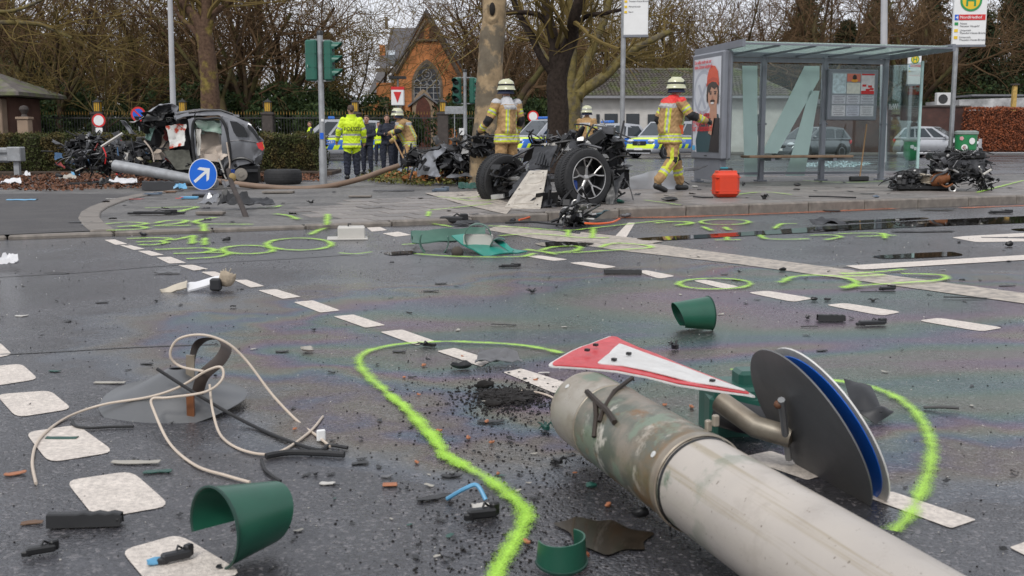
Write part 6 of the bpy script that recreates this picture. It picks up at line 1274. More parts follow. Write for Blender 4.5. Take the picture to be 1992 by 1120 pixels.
# ---- crushed grey front corner beside the plane tree
def G(x, y, Y): return at(780 + x / 11.07, 260 + y / 11.07, Y)
gb = G(700, 900, 20.4); gb.z = kerb_h(gb); gw = thing('crushed_car_front', 'crushed grey car front corner with torn wing lying at the foot of the plane tree', 'car wreckage', gb)
panel('torn_wing', [(330, 800), (355, 620), (470, 480), (600, 380), (720, 345), (930, 285), (1010, 320), (850, 440), (760, 560), (725, 650), (790, 780), (890, 905), (830, 945), (700, 900), (560, 870), (420, 880), (330, 910)], lambda x, y: G(x, y, 20.1 + .35 * math.sin(x / 320.)), M_lgrey, gw, cuts=3, dent=.05, fr=3., thick=.01)
panel('bent_bonnet', [(850, 240), (980, 195), (1120, 220), (1290, 270), (1290, 400), (1080, 380), (920, 340)], lambda x, y: G(x, y, 20.5 + .2 * math.sin(x / 200.)), M_cgrey, gw, cuts=3, dent=.05, thick=.01, seed=3)
panel('seam_strip', [(370, 770), (500, 580), (520, 600), (400, 790)], lambda x, y: G(x, y, 20.0 + .2 * math.sin(x / 320.)), M_black, gw, cuts=2, dent=.01)
mb = MB(); crumple(mb, G(690, 110, 20.6), G(780, 20, 20.6), G(870, 200, 20.5), G(760, 250, 20.5), 6, 6, .04, 6, 2); mb.build('upright_shard', M_black, gw, world=True)
mb = MB(); crumple(mb, G(1290, 250, 20.4), G(1420, 130, 20.6), G(1480, 480, 20.5), G(1310, 760, 20.2), 7, 10, .06, 5, 3); mb.build('inner_arch', M_under, gw, world=True)
mb = MB(); crumple(mb, G(960, 930, 20.0), G(1200, 860, 20.2), G(1580, 860, 20.3), G(1520, 930, 20.0), 10, 4, .04, 5, 4); mb.build('bumper_skin', M_cgrey, gw, world=True)
scrap(gw, G(1050, 620, 20.7), (1.0, .7, .7), 150, 81); scrap(gw, G(1500, 520, 20.5), (.7, .6, .8), 100, 82, [M_black, M_tornm, M_cgrey, M_alum, M_rub]); scrap(gw, G(300, 560, 20.6), (.5, .5, .5), 40, 83, [M_black, M_cgrey, M_rub]); scrap(gw, G(1750, 260, 19.9), (.45, .4, .4), 70, 84, [M_black, M_rub, M_under])
# silver bumper shell behind the striding firefighter
sb = ip(1268, 374); sv = thing('silver_bumper_shell', 'torn silver bumper shell on the pavement behind the striding firefighter', 'car part', sb)
panel('shell', [(1080, 800), (1095, 745), (1160, 705), (1280, 680), (1420, 640), (1460, 720), (1452, 790), (1380, 815), (1200, 800)], lambda x, y: at(900 + x / 3.5, 140 + y / 3.5, 18.4 + .25 * math.sin((x - 1080) / 130.)), M_silver, sv, cuts=3, dent=.03, thick=.012); scrap(sv, at(1308, 352, 18.7), (.3, .3, .3), 22, 85)
mb = MB(); crumple(mb, at(1335, 328, 18.6), at(1378, 322, 18.5), at(1360, 330, 18.3), at(1330, 334, 18.3), 6, 3, .02, 6, 5); mb.build('black_lip', M_black, sv, world=True)
# debris pile in front of the SUV
M_litter = mat('fallen_leaves', (.16, .062, .03), .85, var=.5, scale=9, two=(.10, .055, .03), tscale=12)
def litter(name, label, px_poly, n, size, mt, seed, fn=ip, zf_=.01):
 rg = random.Random(seed); P = [fn(*q) for q in px_poly]; x0_, x1_ = min(p.x for p in P), max(p.x for p in P); y0_, y1_ = min(p.y for p in P), max(p.y for p in P); pts = []
 def inside(x, y):
  c = False
  for i in range(len(P)):
   a, b_ = P[i], P[i - 1]
   if (a.y > y) != (b_.y > y) and x < (b_.x - a.x) * (y - a.y) / (b_.y - a.y) + a.x: c = not c
  return c
 while len(pts) < n:
  x, y = rg.uniform(x0_, x1_), rg.uniform(y0_, y1_)
  if inside(x, y): pts.append(Vector((x, y, (kerb_h((x, y)) if fn is ip else 0) + zf_ + abs(rg.gauss(0, zf_ * 2)))))
 mb = MB(); leafmesh(mb, pts, size, rg, flat=2.5); o = mb.build(name, mt, smooth=0); return tag(o, label, 'leaves', None, 'stuff')
litter('fallen_leaves', 'drift of brown fallen leaves along the verge in front of the hedge', [(-60, 366), (0, 345), (140, 338), (330, 342), (520, 338), (640, 342), (620, 352), (420, 356), (260, 366), (100, 372)], 5200, .05, M_litter, 5)
litter('grass_patch', 'patch of rough grass round the foot of the plane tree', [(690, 352), (740, 342), (860, 338), (1000, 336), (1010, 350), (930, 360), (800, 362)], 5200, .045, mat('rough_grass', (.08, .10, .02), .8, var=.5, scale=6, two=(.17, .12, .03), tscale=5), 6, zf_=.025)
litter('fallen_leaves', 'orange leaves scattered on the grass at the plane tree', [(740, 352), (860, 345), (1000, 346), (960, 358), (820, 360)], 900, .06, mat('orange_leaves', (.30, .11, .03), .8, var=.5, scale=9), 7, zf_=.04)
litter('glass_crumbs', 'crumbs of shattered pale glass behind the shelter bench', [(1560, 318), (1640, 314), (1700, 318), (1660, 326), (1570, 325)], 1500, .03, mat('glass_crumb', (.45, .58, .60), .15, var=.3), 8, fn=gp)
# ------------------------------------------------------------------ people
M_skin = mat('skin', (.42, .23, .16), .5, var=.1, scale=20); M_hairb = mat('brown_hair', (.05, .028, .016), .6, var=.3, scale=40)
M_tan = mat('tan_turnout_cloth', (.38, .235, .105), .85, var=.18, scale=9, bump=.5, bscale=22, dirt=.3, dcol=(.12, .075, .04), dscale=6); M_neon = mat('neon_band', (.50, .55, .03), .6, var=.08); M_refl = mat('silver_band', (.36, .36, .36), .4, var=.08)
M_blk = mat('black_cloth', (.014, .014, .016), .8, var=.3, scale=12); M_navy = mat('navy_uniform', (.012, .015, .028), .8, var=.3, scale=10, bump=.4, bscale=25); M_hiv = mat('neon_yellow_jacket', (.60, .78, .02), .65, var=.1, scale=8, bump=.4, bscale=16); M_boot = mat('black_boot', (.012, .012, .012), .5, var=.2)
M_hel = mat('pale_helmet', (.50, .50, .33), .3, coat=.4, var=.08); M_yokeW = mat('silver_yoke', (.45, .45, .46), .6, var=.08); M_yokeR = mat('red_yoke', (.62, .035, .03), .6, var=.08); M_gcoat = mat('grey_coat', (.05, .055, .065), .8, var=.2)
PM_ = [M_tan, M_neon, M_refl, M_blk, M_skin, M_boot, M_yokeW, M_yokeR, M_navy, M_hiv, M_gcoat, M_hairb]
TAN, NEO, SIL, BLK, SKN, BOO, YW, YR, NAV, HIV, GCO, HAI = range(12)
def V3(*a): return Vector(a)
def person(label, loc, rz, pose, fit, h=1.8, name='person', vox=.014, yoke=None, hair=True):
 k = h / 1.8; g = dict(lean=(0, 0), head=(0, .02), lk=(-.11, .02, .50), la=(-.12, 0, .09), rk=(.11, .02, .50), ra=(.12, 0, .09), le=(-.26, -.02, 1.17), lw=(-.27, .1, .93), re=(.26, -.02, 1.17), rw=(.27, .1, .93), hip=.95); g.update(pose)
 lx, ly = g['lean']; fire = fit == 'fire'; bulk = 1.18 if fire or fit == 'hivis' else 1.0
 pel = V3(0, 0, g['hip']); ch = V3(lx, ly, g['hip'] + .38 - .3 * abs(ly)); nk = V3(lx * 1.2, ly * 1.35, ch.z + .19 - .1 * abs(ly)); hd = V3(lx * 1.2 + g['head'][0], ly * 1.5 + g['head'][1], nk.z + .145 - .1 * max(0, ly))
 S = []; mb = MB()
 def cap(nm, a, b, ra, rb, flat=1., n=12, flatend=False):
  a, b = Vector(a), Vector(b); d = (b - a).normalized(); pts = [a - d * ra * .75, a - d * ra * .4, a, a.lerp(b, .5), b, b + d * rb * .4, b + d * rb * .75]; rr = [ra * .4, ra * .85, ra, (ra + rb) / 2, rb, rb * .85, rb * .4]
  if flatend: pts[0] = a - d * .02; rr[0] = ra * .9; pts[1] = a - d * .018; rr[1] = ra
  mb.tube(pts, rr, n, flat=flat); S.append((nm, a, b, ra, rb, flat))
 hem = pel - V3(0, 0, .17 if bulk > 1 else .05)
 cap('torso', hem, pel, .142 * bulk, .13 * bulk, 1.36, flatend=True); cap('torso', pel, ch, .13 * bulk, .135 * bulk, 1.38); cap('torso', ch, nk - V3(0, .0, .06), .132 * bulk, .078 * bulk, 1.62); cap('neck', nk - V3(0, 0, .06), hd, .06, .055)
 for s_, p in ((-1, 'l'), (1, 'r')):
  sh_ = V3(lx + s_ * .185 * (1 + .04 * (bulk > 1)), ly * 1.18, ch.z + .10); e, w_ = Vector(g[p + 'e']), Vector(g[p + 'w'])
  e = e + V3(lx, ly, 0) * .9 if 'abs' not in g else e; w_ = w_ + V3(lx, ly, 0) * .9 if 'abs' not in g else w_
  cap('uarm', sh_, e, .068 * bulk, .055 * bulk); cap('farm', e, w_, .055 * bulk, .043 * bulk)
  d = (w_ - e).normalized(); x, y = frame_from(d); pc = w_ + d * .06
  cap('hand', w_, w_ + d * .085, .036, .038, .75)
  for f in range(4):
   o = y * ((f - 1.5) * .021); b0 = w_ + d * .10 + o; l_ = (.062, .075, .07, .055)[f]; cap('hand', b0, b0 + (d * .8 + x * (.35 * s_)) * l_, .0115, .010, n=6)
  cap('hand', w_ + d * .04 + y * .035, w_ + d * .09 + y * .062, .013, .0115, n=6)
  hp = V3(s_ * .095, 0, g['hip'] - .03); kn_, an = Vector(g[p + 'k']), Vector(g[p + 'a'])
  cap('thigh', hp, kn_, .095 * (1 + (bulk - 1) * .6), .072 * bulk); cap('shin', kn_, an + V3(0, 0, .06), .074 * bulk, .058 * bulk)
  fw = (an - kn_); ft = V3(s_ * .1, 1, -.0).normalized()
  if 'ft' + p in g: ft = Vector(g['ft' + p]).normalized()
  cap('boot', an + V3(0, 0, -.035) - ft * .04, an + ft * .15 + V3(0, 0, -.045), .052, .042)
 mb.ball(hd, (.076, .095, .112)); S.append(('head', hd - V3(0, 0, .02), hd + V3(0, 0, .03), .085, .085, 1)); mb.ball(hd + V3(0, .03, -.065), (.052, .062, .055)); mb.tube([hd + V3(0, .085, .015), hd + V3(0, .112, -.025)], [.010, .016], 6)
 for s_ in (-1, 1): mb.ball(hd + V3(s_ * .078, -.005, -.005), (.012, .022, .032), n=6, k=4)
 o = mb.build('body_raw', M_skin); md = o.modifiers.new('r', 'REMESH'); md.mode = 'VOXEL'; md.voxel_size = vox; ms = o.modifiers.new('s', 'SMOOTH'); ms.factor = .5; ms.iterations = 3
 me = bpy.data.meshes.new_from_object(o.evaluated_get(bpy.context.evaluated_depsgraph_get())); bpy.data.objects.remove(o)
 n = len(me.polygons); C = np.empty(n * 3); me.polygons.foreach_get('center', C); C = C.reshape(-1, 3); best = np.full(n, 9.); idx = np.zeros(n, int); T = np.zeros(n); names = [s_[0] for s_ in S]
 for i, (nm, a, b, ra, rb, fl) in enumerate(S):
  a_, b_ = np.array(a), np.array(b); ab = b_ - a_; t = np.clip(((C - a_) @ ab) / max(1e-9, ab @ ab), 0, 1); dv = C - (a_ + t[:, None] * ab)
  if fl > 1.2: dv = dv * np.array([1 / fl, 1, 1])
  d = np.linalg.norm(dv, axis=1) - (ra + (rb - ra) * t); m_ = d < best; best[m_] = d[m_]; idx[m_] = i; T[m_] = t[m_]
 reg = np.array(names)[idx]; Z = C[:, 2]; Xc = C[:, 0] - lx * np.clip((Z - g['hip']) / .38, 0, 1.2); mi = np.zeros(n, int)
 def bands(sel, v, lo, hi, a=NEO, b=SIL, nb=3):
  q = (v - lo) / (hi - lo); m_ = sel & (q >= 0) & (q < 1); kk = (q * nb).astype(int); mi[m_ & (kk % 2 == 0)] = a; mi[m_ & (kk % 2 == 1)] = b
 to, ua, fa, th, sn = (reg == 'torso'), (reg == 'uarm'), (reg == 'farm'), (reg == 'thigh'), (reg == 'shin')
 hp = g['hip']
 if fit == 'fire':
  mi[:] = TAN; mi[fa & (T < .42)] = BLK; mi[ua & (T > .9)] = BLK
  q = np.abs(np.abs(Xc) - .105); v = to & (Z > hp - .02) & (Z < hp + .36); mi[v & (q < .026)] = NEO; mi[v & (q < .009)] = SIL
  bands(to, Z, hp - .16, hp - .03, nb=5); mi[to & (Z > hp + .365) & (Z < hp + .43) & (np.abs(Xc) < .15)] = SIL
  if yoke is not None: mi[(to & (Z > hp + .44)) | (ua & (T < .12) & (Z > ch.z + .09))] = yoke
  bands(ua, T, .42, .72); bands(fa, T, .52, .82, nb=3); bands(sn, T, .45, .72); mi[th & (T > .86)] = BLK; mi[sn & (T < .1)] = BLK; mi[(sn & (T > .74)) & (np.abs(Xc) > 9)] = BLK
  q2 = (th & (T > .35)) | (sn & (T < .45)); mi[q2 & (yoke == YR) & (np.abs(np.abs(Xc) - .17) < .016)] = NEO
  mi[reg == 'hand'] = BLK; mi[(reg == 'boot')] = BOO
 elif fit == 'hivis':
  mi[:] = HIV; bands(to, Z, hp + .10, hp + .15, SIL, SIL, 1); bands(to, Z, hp - .13, hp - .08, SIL, SIL, 1); bands(ua, T, .72, .9, SIL, SIL, 1); bands(fa, T, .45, .66, SIL, SIL, 1); mi[th | sn] = NAV; mi[reg == 'hand'] = SKN; mi[reg == 'boot'] = BOO
 elif fit == 'vest':
  mi[:] = NAV; mi[to & (Z > hp - .1)] = HIV; bands(to, Z, hp + .05, hp + .1, SIL, SIL, 1); mi[reg == 'hand'] = SKN; mi[reg == 'boot'] = BOO
 else:
  mi[:] = NAV if fit == 'police' else GCO; mi[reg == 'hand'] = SKN; mi[reg == 'boot'] = BOO
 mi[(reg == 'head') | ((reg == 'neck') & (T > .35))] = SKN
 cl = np.isin(reg, ('torso', 'uarm', 'farm', 'thigh', 'shin')); nv_ = len(me.vertices); vm = np.zeros(nv_, bool); lt = np.empty(n, np.int32); me.polygons.foreach_get('loop_total', lt); lv = np.empty(len(me.loops), np.int32); me.loops.foreach_get('vertex_index', lv); vm[lv[np.repeat(cl, lt)]] = True
 co = np.empty(nv_ * 3); me.vertices.foreach_get('co', co); co = co.reshape(-1, 3); nm_ = np.empty(nv_ * 3); me.vertices.foreach_get('normal', nm_); nm_ = nm_.reshape(-1, 3); x_, y_, z_ = co.T; ph = len(label)
 wr = np.sin(z_ * 41 + 3 * np.sin(x_ * 17 + ph) + 2 * np.sin(y_ * 19)) * np.sin(x_ * 23 + z_ * 13 + ph) + .6 * np.sin(z_ * 77 + 4 * np.sin(y_ * 31 + x_ * 27)); co += nm_ * (np.where(vm, .0055 * wr + .006, 0.))[:, None]; me.vertices.foreach_set('co', co.ravel())
 me.materials.clear()
 for m_ in PM_: me.materials.append(m_)
 me.polygons.foreach_set('material_index', mi.astype(np.int32)); me.polygons.foreach_set('use_smooth', [True] * n); me.update()
 t = thing(name, label, 'person', loc, rz); t.scale = (k,) * 3; b = bpy.data.objects.new('body', me); COL.objects.link(b); b.parent = t
 ey = MB();
 for s_ in (-1, 1): ey.ball(hd + V3(s_ * .03, .084, .012), (.013, .008, .008), 0, 8, 5); ey.box(hd + V3(s_ * .031, .088, .032), (.035, .012, .008))
 ey.box(hd + V3(0, .085, -.062), (.045, .012, .010)); ey.build('face_features', mat('eyes_and_brows', (.05, .022, .018), .5), t)['kind'] = 'stuff'
 if hair and not fire:
  hm = MB(); hm.grid(lambda u, v: hd + V3(.084 * math.sin(v * 1.75) * math.cos(u * 6.2832), -.012 + .102 * math.sin(v * 1.75) * math.sin(u * 6.2832) - (.02 if math.sin(u * 6.28) > .2 else 0) * v, .02 + .105 * math.cos(v * (1.75 if math.sin(u * 6.2832) < .3 else 1.2))), 20, 6); hm.ball(hd + V3(0, -.09, .0), (.05, .035, .05)); hm.build('hair', M_hairb, t)
 if fire:
  Mh = Matrix.Translation(hd + V3(0, -.01, .03)); he = MB(); he.lathe([(.152, -.05), (.142, -.035), (.133, -.005), (.130, .04), (.113, .085), (.072, .117), (.001, .128)], 22, M=Mh @ Matrix.Diagonal((1, 1.12, 1, 1))); hl_ = he.build('helmet', M_hel, t)
  MB().box((0, 0, .105), (.022, .2, .05), M=Mh, ch=.01).build('helmet_crest', M_hel, hl_); vs_ = MB(); vs_.grid(lambda u, v: Mh @ V3(.132 * math.sin((u - .5) * 2.4), .15 * math.cos((u - .5) * 2.4), .06 - .05 * v), 10, 2, thick=.004); vs_.build('visor', M_black, hl_)
  MB().lathe([(.131, .01), (.134, .03), (.131, .045)], 22, M=Mh @ Matrix.Diagonal((1, 1.12, 1, 1))).build('helmet_band', M_blk if yoke is not None else M_refl, hl_)
  nc = MB(); nc.grid(lambda u, v: hd + V3((.10 + .03 * v) * math.sin((u - .5) * 4.2), -(.115 + .035 * v) * math.cos((u - .5) * 4.2), .0 - .085 * v), 12, 3, thick=.008); nc.build('neck_guard', mat('navy_neck_guard', (.012, .018, .045), .8, var=.2), t)
 return t
def stand(px, py, Y, island=False):
 p = at(px, 268, Y); return (p.x, Y, kerb_h(p) if island else .0)
D_ = math.radians
walk = dict(lk=(-.11, .20, .53), la=(-.12, .30, .10), rk=(.11, -.02, .50), ra=(.12, -.30, .13), le=(-.27, -.08, 1.15), lw=(-.25, .06, .92), re=(.30, .12, 1.20), rw=(.31, .40, 1.12), lean=(0, .05), head=(0, .04), ftr=(.1, 1, -.35))
f3 = person('striding firefighter with red shoulder yoke passing the advertising case', stand(1303, 0, 17.6, True), D_(-62), walk, 'fire', 1.84, yoke=YR, vox=.012)
gl = MB();
for k in range(3): gl.tube([(-.18 + .0, .10 + .03 * k, .93), (-.2, .12 + .03 * k, .80), (-.19, .14 + .03 * k, .68)], [.03, .035, .02], 6)
gl.build('hanging_gloves', M_blk, f3)['kind'] = 'stuff'; MB().box((.16, .1, .98), (.04, .05, .14)).build('torch', mat('orange_kit', (.6, .09, .02), .5), f3)
person('firefighter with silver shoulder yoke standing behind the torn-off front axle', stand(986, 0, 18.3, True), D_(35), dict(le=(-.30, .06, 1.16), lw=(-.34, .26, .98), lean=(.02, .03)), 'fire', 1.84, yoke=YW, vox=.012)
person('firefighter with pale helmet standing between dark tree and police car', stand(1141, 0, 28.), D_(-30), dict(le=(-.28, .1, 1.18), lw=(-.22, .28, 1.10)), 'fire', 1.80)
f4 = person('firefighter bending over a long shovel beside the crushed grey car front', stand(797, 0, 27.5), D_(105), dict(lean=(0, .17), head=(0, .06), le=(-.24, .30, 1.18), lw=(-.12, .52, 1.12), re=(.24, .22, 1.10), rw=(.14, .46, .90), lk=(-.13, .14, .50), la=(-.14, .06, .09), rk=(.13, .04, .5), ra=(.14, -.12, .09), abs=1), 'fire', 1.80)
pol = person('police officer in neon yellow jacket lettered POLIZEI seen from behind', stand(684, 0, 26.4), D_(18), dict(le=(-.30, .02, 1.17), lw=(-.33, .14, .95), re=(.29, -.02, 1.16), rw=(.31, .06, .92)), 'hivis', 1.80, vox=.012)
text_mesh('POLIZEI', .125, mat('dark_print', (.05, .06, .02), .7), 'lettering', pol, Matrix.Translation((0, -.195, 1.17)) @ Matrix.Rotation(math.pi / 2, 4, 'X'), 'CENTER', bold=.002, ext=.008)
MB().lathe([(.115, 1.56), (.108, 1.47), (.13, 1.43)], 16).build('collar', M_hiv, pol)
person('policewoman in navy uniform facing the officer in yellow', stand(714, 0, 30.), D_(165), dict(le=(-.27, .05, 1.2), lw=(-.1, .22, 1.15), re=(.27, .05, 1.2), rw=(.1, .22, 1.12)), 'police', 1.63)
person('policewoman in navy uniform between yellow-vested colleague and shovelling firefighter', stand(753, 0, 31.5), D_(190), dict(le=(-.27, .06, 1.18), lw=(-.12, .24, 1.2), re=(.27, .06, 1.18), rw=(.1, .25, 1.18)), 'police', 1.68)
person('policeman in navy uniform directly behind the shovelling firefighter', stand(776, 0, 32.), D_(160), {}, 'police', 1.80)
person('distant officer in neon vest between the two policewomen', stand(737, 0, 42.), D_(180), dict(le=(-.28, .0, 1.15), lw=(-.3, .12, 1.0)), 'vest', 1.62)
person('distant officer with vest next to the pale police van', stand(604, 0, 47.), D_(120), dict(le=(-.26, .1, 1.18), lw=(-.1, .3, 1.2)), 'vest', 1.72)
cm = person('pedestrian in grey coat and cap walking along the railings', stand(186, 0, 62.), D_(-80), walk, 'coat', 1.72)
MB().lathe([(.11, 0), (.10, .05), (.06, .085), (.001, .09)], 14, M=Matrix.Translation((0, .09, 1.70))).build('cap', mat('grey_cap', (.3, .3, .3), .8), cm)
# the long shovel held by the firefighter (a thing of its own)
w1 = Vector(f4.location) + Matrix.Rotation(D_(105), 3, 'Z') @ Vector((-.10, .56, 1.14)); w2 = Vector(f4.location) + Matrix.Rotation(D_(105), 3, 'Z') @ Vector((.12, .50, .90))
s0 = at(760, 258, 27.2); s1_ = at(796, 330, 26.8); shv = thing('shovel', 'long wooden-handled shovel held by the bending firefighter', 'shovel', (s1_.x, s1_.y, 0)); MB().tube([s0 - shv.location, s1_ - shv.location], .02, 8).build('handle', mat('shovel_ash', (.32, .19, .09), .6), shv)
MB().box(s1_ - shv.location + V3(.05, 0, -.06), (.22, .04, .26), rot=Matrix.Rotation(.3, 3, 'Y'), ch=.01).build('blade', M_galv, shv)
# ------------------------------------------------------------------ fallen lamp post with road signs
def stained_pole():
 m, N, Lk, b = newmat('weathered_post'); co = N.new('ShaderNodeTexCoord')
 def nz(s, d=5, r=.6, sc=(1, 1, 1)):
  mp = N.new('ShaderNodeMapping'); mp.inputs['Scale'].default_value = sc; Lk(co.outputs['Object'], mp.inputs[0]); n = N.new('ShaderNodeTexNoise'); n.inputs['Scale'].default_value = s; n.inputs['Detail'].default_value = d; n.inputs['Roughness'].default_value = r; Lk(mp.outputs[0], n.inputs['Vector']); return n.outputs['Fac']
 def rg(v, a, c, d=0., e=1.):
  n = N.new('ShaderNodeMapRange'); Lk(v, n.inputs[0]); n.inputs[1].default_value = a; n.inputs[2].default_value = c; n.inputs[3].default_value = d; n.inputs[4].default_value = e; return n.outputs[0]
 def mx(f, A, B):
  n = N.new('ShaderNodeMix'); n.data_type = 'RGBA'; Lk(f, n.inputs[0])
  for i, v in ((6, A), (7, B)):
   if hasattr(v, 'is_linked'): Lk(v, n.inputs[i])
   else: n.inputs[i].default_value = (*v, 1)
  return n.outputs[2]
 def mu(a, c):
  n = N.new('ShaderNodeMath'); n.operation = 'MULTIPLY'; Lk(a, n.inputs[0]); Lk(c, n.inputs[1]); return n.outputs[0]
 s = N.new('ShaderNodeSeparateXYZ'); Lk(co.outputs['Object'], s.inputs[0]); al_ = N.new('ShaderNodeMath'); al_.operation = 'MULTIPLY'; al_.inputs[1].default_value = .85; Lk(s.outputs[2], al_.inputs[0]); along = al_.outputs[0]      # local z runs down the post from its broken end
 c = mx(rg(nz(2.2), .35, .65), (.44, .395, .345), (.37, .335, .30))
 c = mx(rg(nz(26, 5, .6, (1, 1, .025)), .56, .66, 0, .55), c, (.24, .19, .10))          # run-off streaks along the post
 old = rg(along, .66, .62)                                                              # the old sleeve: moss and rust
 sl = mx(rg(nz(5, 6, .62), .40, .52), (.20, .17, .13), (.085, .095, .07)); sl = mx(rg(nz(4, 7, .7, (1, 1, 1.4)), .53, .60), sl, (.46, .43, .37)); sl = mx(rg(nz(7, 7, .7, (1.2, 1, .6)), .55, .64), sl, (.17, .085, .025))
 sl = mx(mu(rg(nz(9, 6, .7), .36, .56), rg(along, .47, .64)), sl, (.16, .095, .035)); sl = mx(rg(along, .19, .165), sl, mx(rg(nz(6, 6, .65), .42, .62), (.33, .30, .25), (.19, .15, .10)))
 c = mx(old, c, sl); c = mx(mu(rg(nz(6, 6, .6), .54, .60), rg(along, .90, .70)), c, (.15, .19, .135))
 c = mx(rg(nz(75, 4), .66, .71, 0, .8), c, (.10, .075, .05)); c = mx(rg(nz(3, 7, .75), .52, .70, 0, .35), c, (.13, .10, .07)); Lk(c, b.inputs['Base Color']); Lk(rg(nz(9), .3, .7, .26, .48), b.inputs['Roughness'])
 bn = N.new('ShaderNodeBump'); bn.inputs['Strength'].default_value = .15; bn.inputs['Distance'].default_value = .003; Lk(nz(70, 4), bn.inputs['Height']); Lk(bn.outputs[0], b.inputs['Normal']); return m
M_post = stained_pole(); M_steel_old = mat('old_steel_strap', (.30, .27, .22), .45, metal=.4, var=.3, scale=14, dirt=.5, dcol=(.17, .09, .035)); M_back = mat('grey_sign_back', (.105, .107, .11), .5, var=.18, scale=6, dirt=.25, dcol=(.05, .045, .04), rvar=.1)
P0 = at(1140, 795, 3.3); P1 = at(1640, 1124, 2.0); pd = (P1 - P0).normalized(); px_, py_ = frame_from(pd)
RP = .121; fp = thing('fallen_lamp_post', 'thick weathered lamp post lying across the wet road with stained end sleeve', 'lamp post', P0)
fp.rotation_euler = Matrix((px_, py_, pd)).transposed().to_euler(); LP_ = 4.2
ps = MB(); ps.lathe([(RP * .90, .004), (RP * .98, 0), (RP, .012), (RP, .20), (RP * 1.012, .212), (RP * 1.012, .7), (RP * 1.012, .742)], 56); ps.lathe([(RP * .90, .004), (RP * .88, .4)], 40); ps.lathe([(RP * 1.0, .742), (RP * .985, .777), (RP * .985, LP_), (.001, LP_)], 56); ps.build('shaft', M_post, fp, smooth=50)
MB().lathe([(RP * .99, .778), (RP * 1.008, .782), (RP * .99, .790)], 56).build('seam', M_black, fp)
for z_, w_, k_ in ((.76, .03, 1.05), (.21, .012, 1.03)): MB().lathe([(RP * (k_ - .03), z_ - w_ / 2), (RP * k_, z_ - w_ / 2 + .003), (RP * k_, z_ + w_ / 2 - .003), (RP * (k_ - .03), z_ + w_ / 2)], 56).build('collar', M_steel_old, fp)
def onp(px, py, k=1.0):                                   # picture point dropped on the post surface, in post space
 Mi = (Matrix.Translation(P0) @ Matrix((px_, py_, pd)).transposed().to_4x4()).inverted(); o = Mi @ Vector((0, 0, CAM_H)); d = (Mi.to_3x3() @ ray(px, py)).normalized(); a = d.x ** 2 + d.y ** 2; b_ = o.x * d.x + o.y * d.y; c = o.x ** 2 + o.y ** 2 - (RP * k) ** 2; q = b_ * b_ - a * c
 return o + d * ((-b_ - math.sqrt(max(q, 0))) / a)
for k_, pts in enumerate((((1142, 762), (1162, 782), (1182, 800), (1196, 822)), ((1158, 776), (1160, 810), (1156, 850)), ((1230, 735), (1196, 760), (1172, 800), (1166, 820)))):
 MB().tube([onp(*q, 1.05) for q in pts], (.009, .008, .007)[k_], 6).build('bent_clip', mat('rusty_wire', (.035, .025, .018), .6, metal=.3, var=.3), fp)
for px, py, r_ in ((1104, 752, .008), (1272, 884, .009), (1163, 788, .011)): q = onp(px, py, 1.0); MB().lathe([(.001, .004), (r_, .003), (r_, -.004)], 10, M=Matrix.Translation(q) @ Vector((q.x, q.y, 0)).to_track_quat('Z', 'Y').to_matrix().to_4x4()).build('chip', mat('bare_paint_chip', (.55, .55, .53), .5), fp)
for px, py in ((1378, 828), (1392, 818)): q = onp(px, py, 1.06); MB().box(q, (.016, .03, .016), ch=.003).build('clamp_bolt', M_steel_old, fp)
# ---- bent triangular sign resting on the post
Lt, Tt, Rt = at(1060, 697, 3.42), at(1192, 650, 3.85), at(1484, 777, 2.95); tn = (Rt - Lt).cross(Tt - Lt).normalized(); tn = tn if tn.z > 0 else -tn
tr_ = thing('triangular_sign', 'bent white triangular road sign with red border lying on the fallen lamp post', 'road sign', (Lt + Tt + Rt) / 3); tc_ = (Lt + Tt + Rt) / 3
def tri_sheet(k, off, mt, name, th, parent, P=None):
 P = P or [tc_ + (p - tc_) * k for p in (Lt, Rt, Tt)]; P = rounded(P, .07 if k > .9 else .035, 4); bm = bmesh.new(); bm.faces.new([bm.verts.new(p) for p in P]); bmesh.ops.triangulate(bm, faces=bm.faces[:]); bmesh.ops.subdivide_edges(bm, edges=bm.edges[:], cuts=5, use_grid_fill=True); bmesh.ops.triangulate(bm, faces=bm.faces[:])
 ed = (Rt - Lt).normalized()
 for v in bm.verts:
  t = max(0, .30 - (v.co - Lt).length) ; v.co += tn * (off - .35 * t * t + .012 * fbm(v.co * 4))
 bm.normal_update(); bmesh.ops.solidify(bm, geom=bm.faces[:], thickness=th); me = bpy.data.meshes.new(name); bm.to_mesh(me); bm.free(); me.materials.append(mt); me.transform(Matrix.Translation(-tr_.location)); o = bpy.data.objects.new(name, me); COL.objects.link(o); o.parent = parent; return o
M_sgw = mat('worn_white_reflective', (.60, .59, .57), .38, var=.06, scale=40, bump=.15, bscale=160, dirt=.25, dcol=(.32, .29, .26), dscale=12); M_sgr = mat('worn_red_reflective', (.50, .022, .03), .36, var=.14, scale=30, bump=.15, bscale=160, dirt=.2, dcol=(.55, .25, .25), dscale=15)
pl_ = tri_sheet(1.0, .0, M_sgw, 'plate', .004, tr_); tri_sheet(.955, .0042, M_sgr, 'red_border', .003, tr_); tri_sheet(.56, .0084, M_sgw, 'white_field', .003, tr_, [Lt * .66 + Tt * .115 + Rt * .225, Lt * .03 + Tt * .04 + Rt * .93, Lt * .12 + Tt * .76 + Rt * .12])
def tb(a, b_, c): return Lt * a + Tt * b_ + Rt * c
for a, b_, c in ((.42, .50, .08), (.30, .42, .28), (.52, .20, .28), (.12, .12, .76), (.58, .32, .10)): MB().box(tb(a, b_, c) + tn * .012, (.014, .014, .008), rot=tn.to_track_quat('Z', 'Y').to_matrix()).build('bolt', M_black, tr_, world=True)
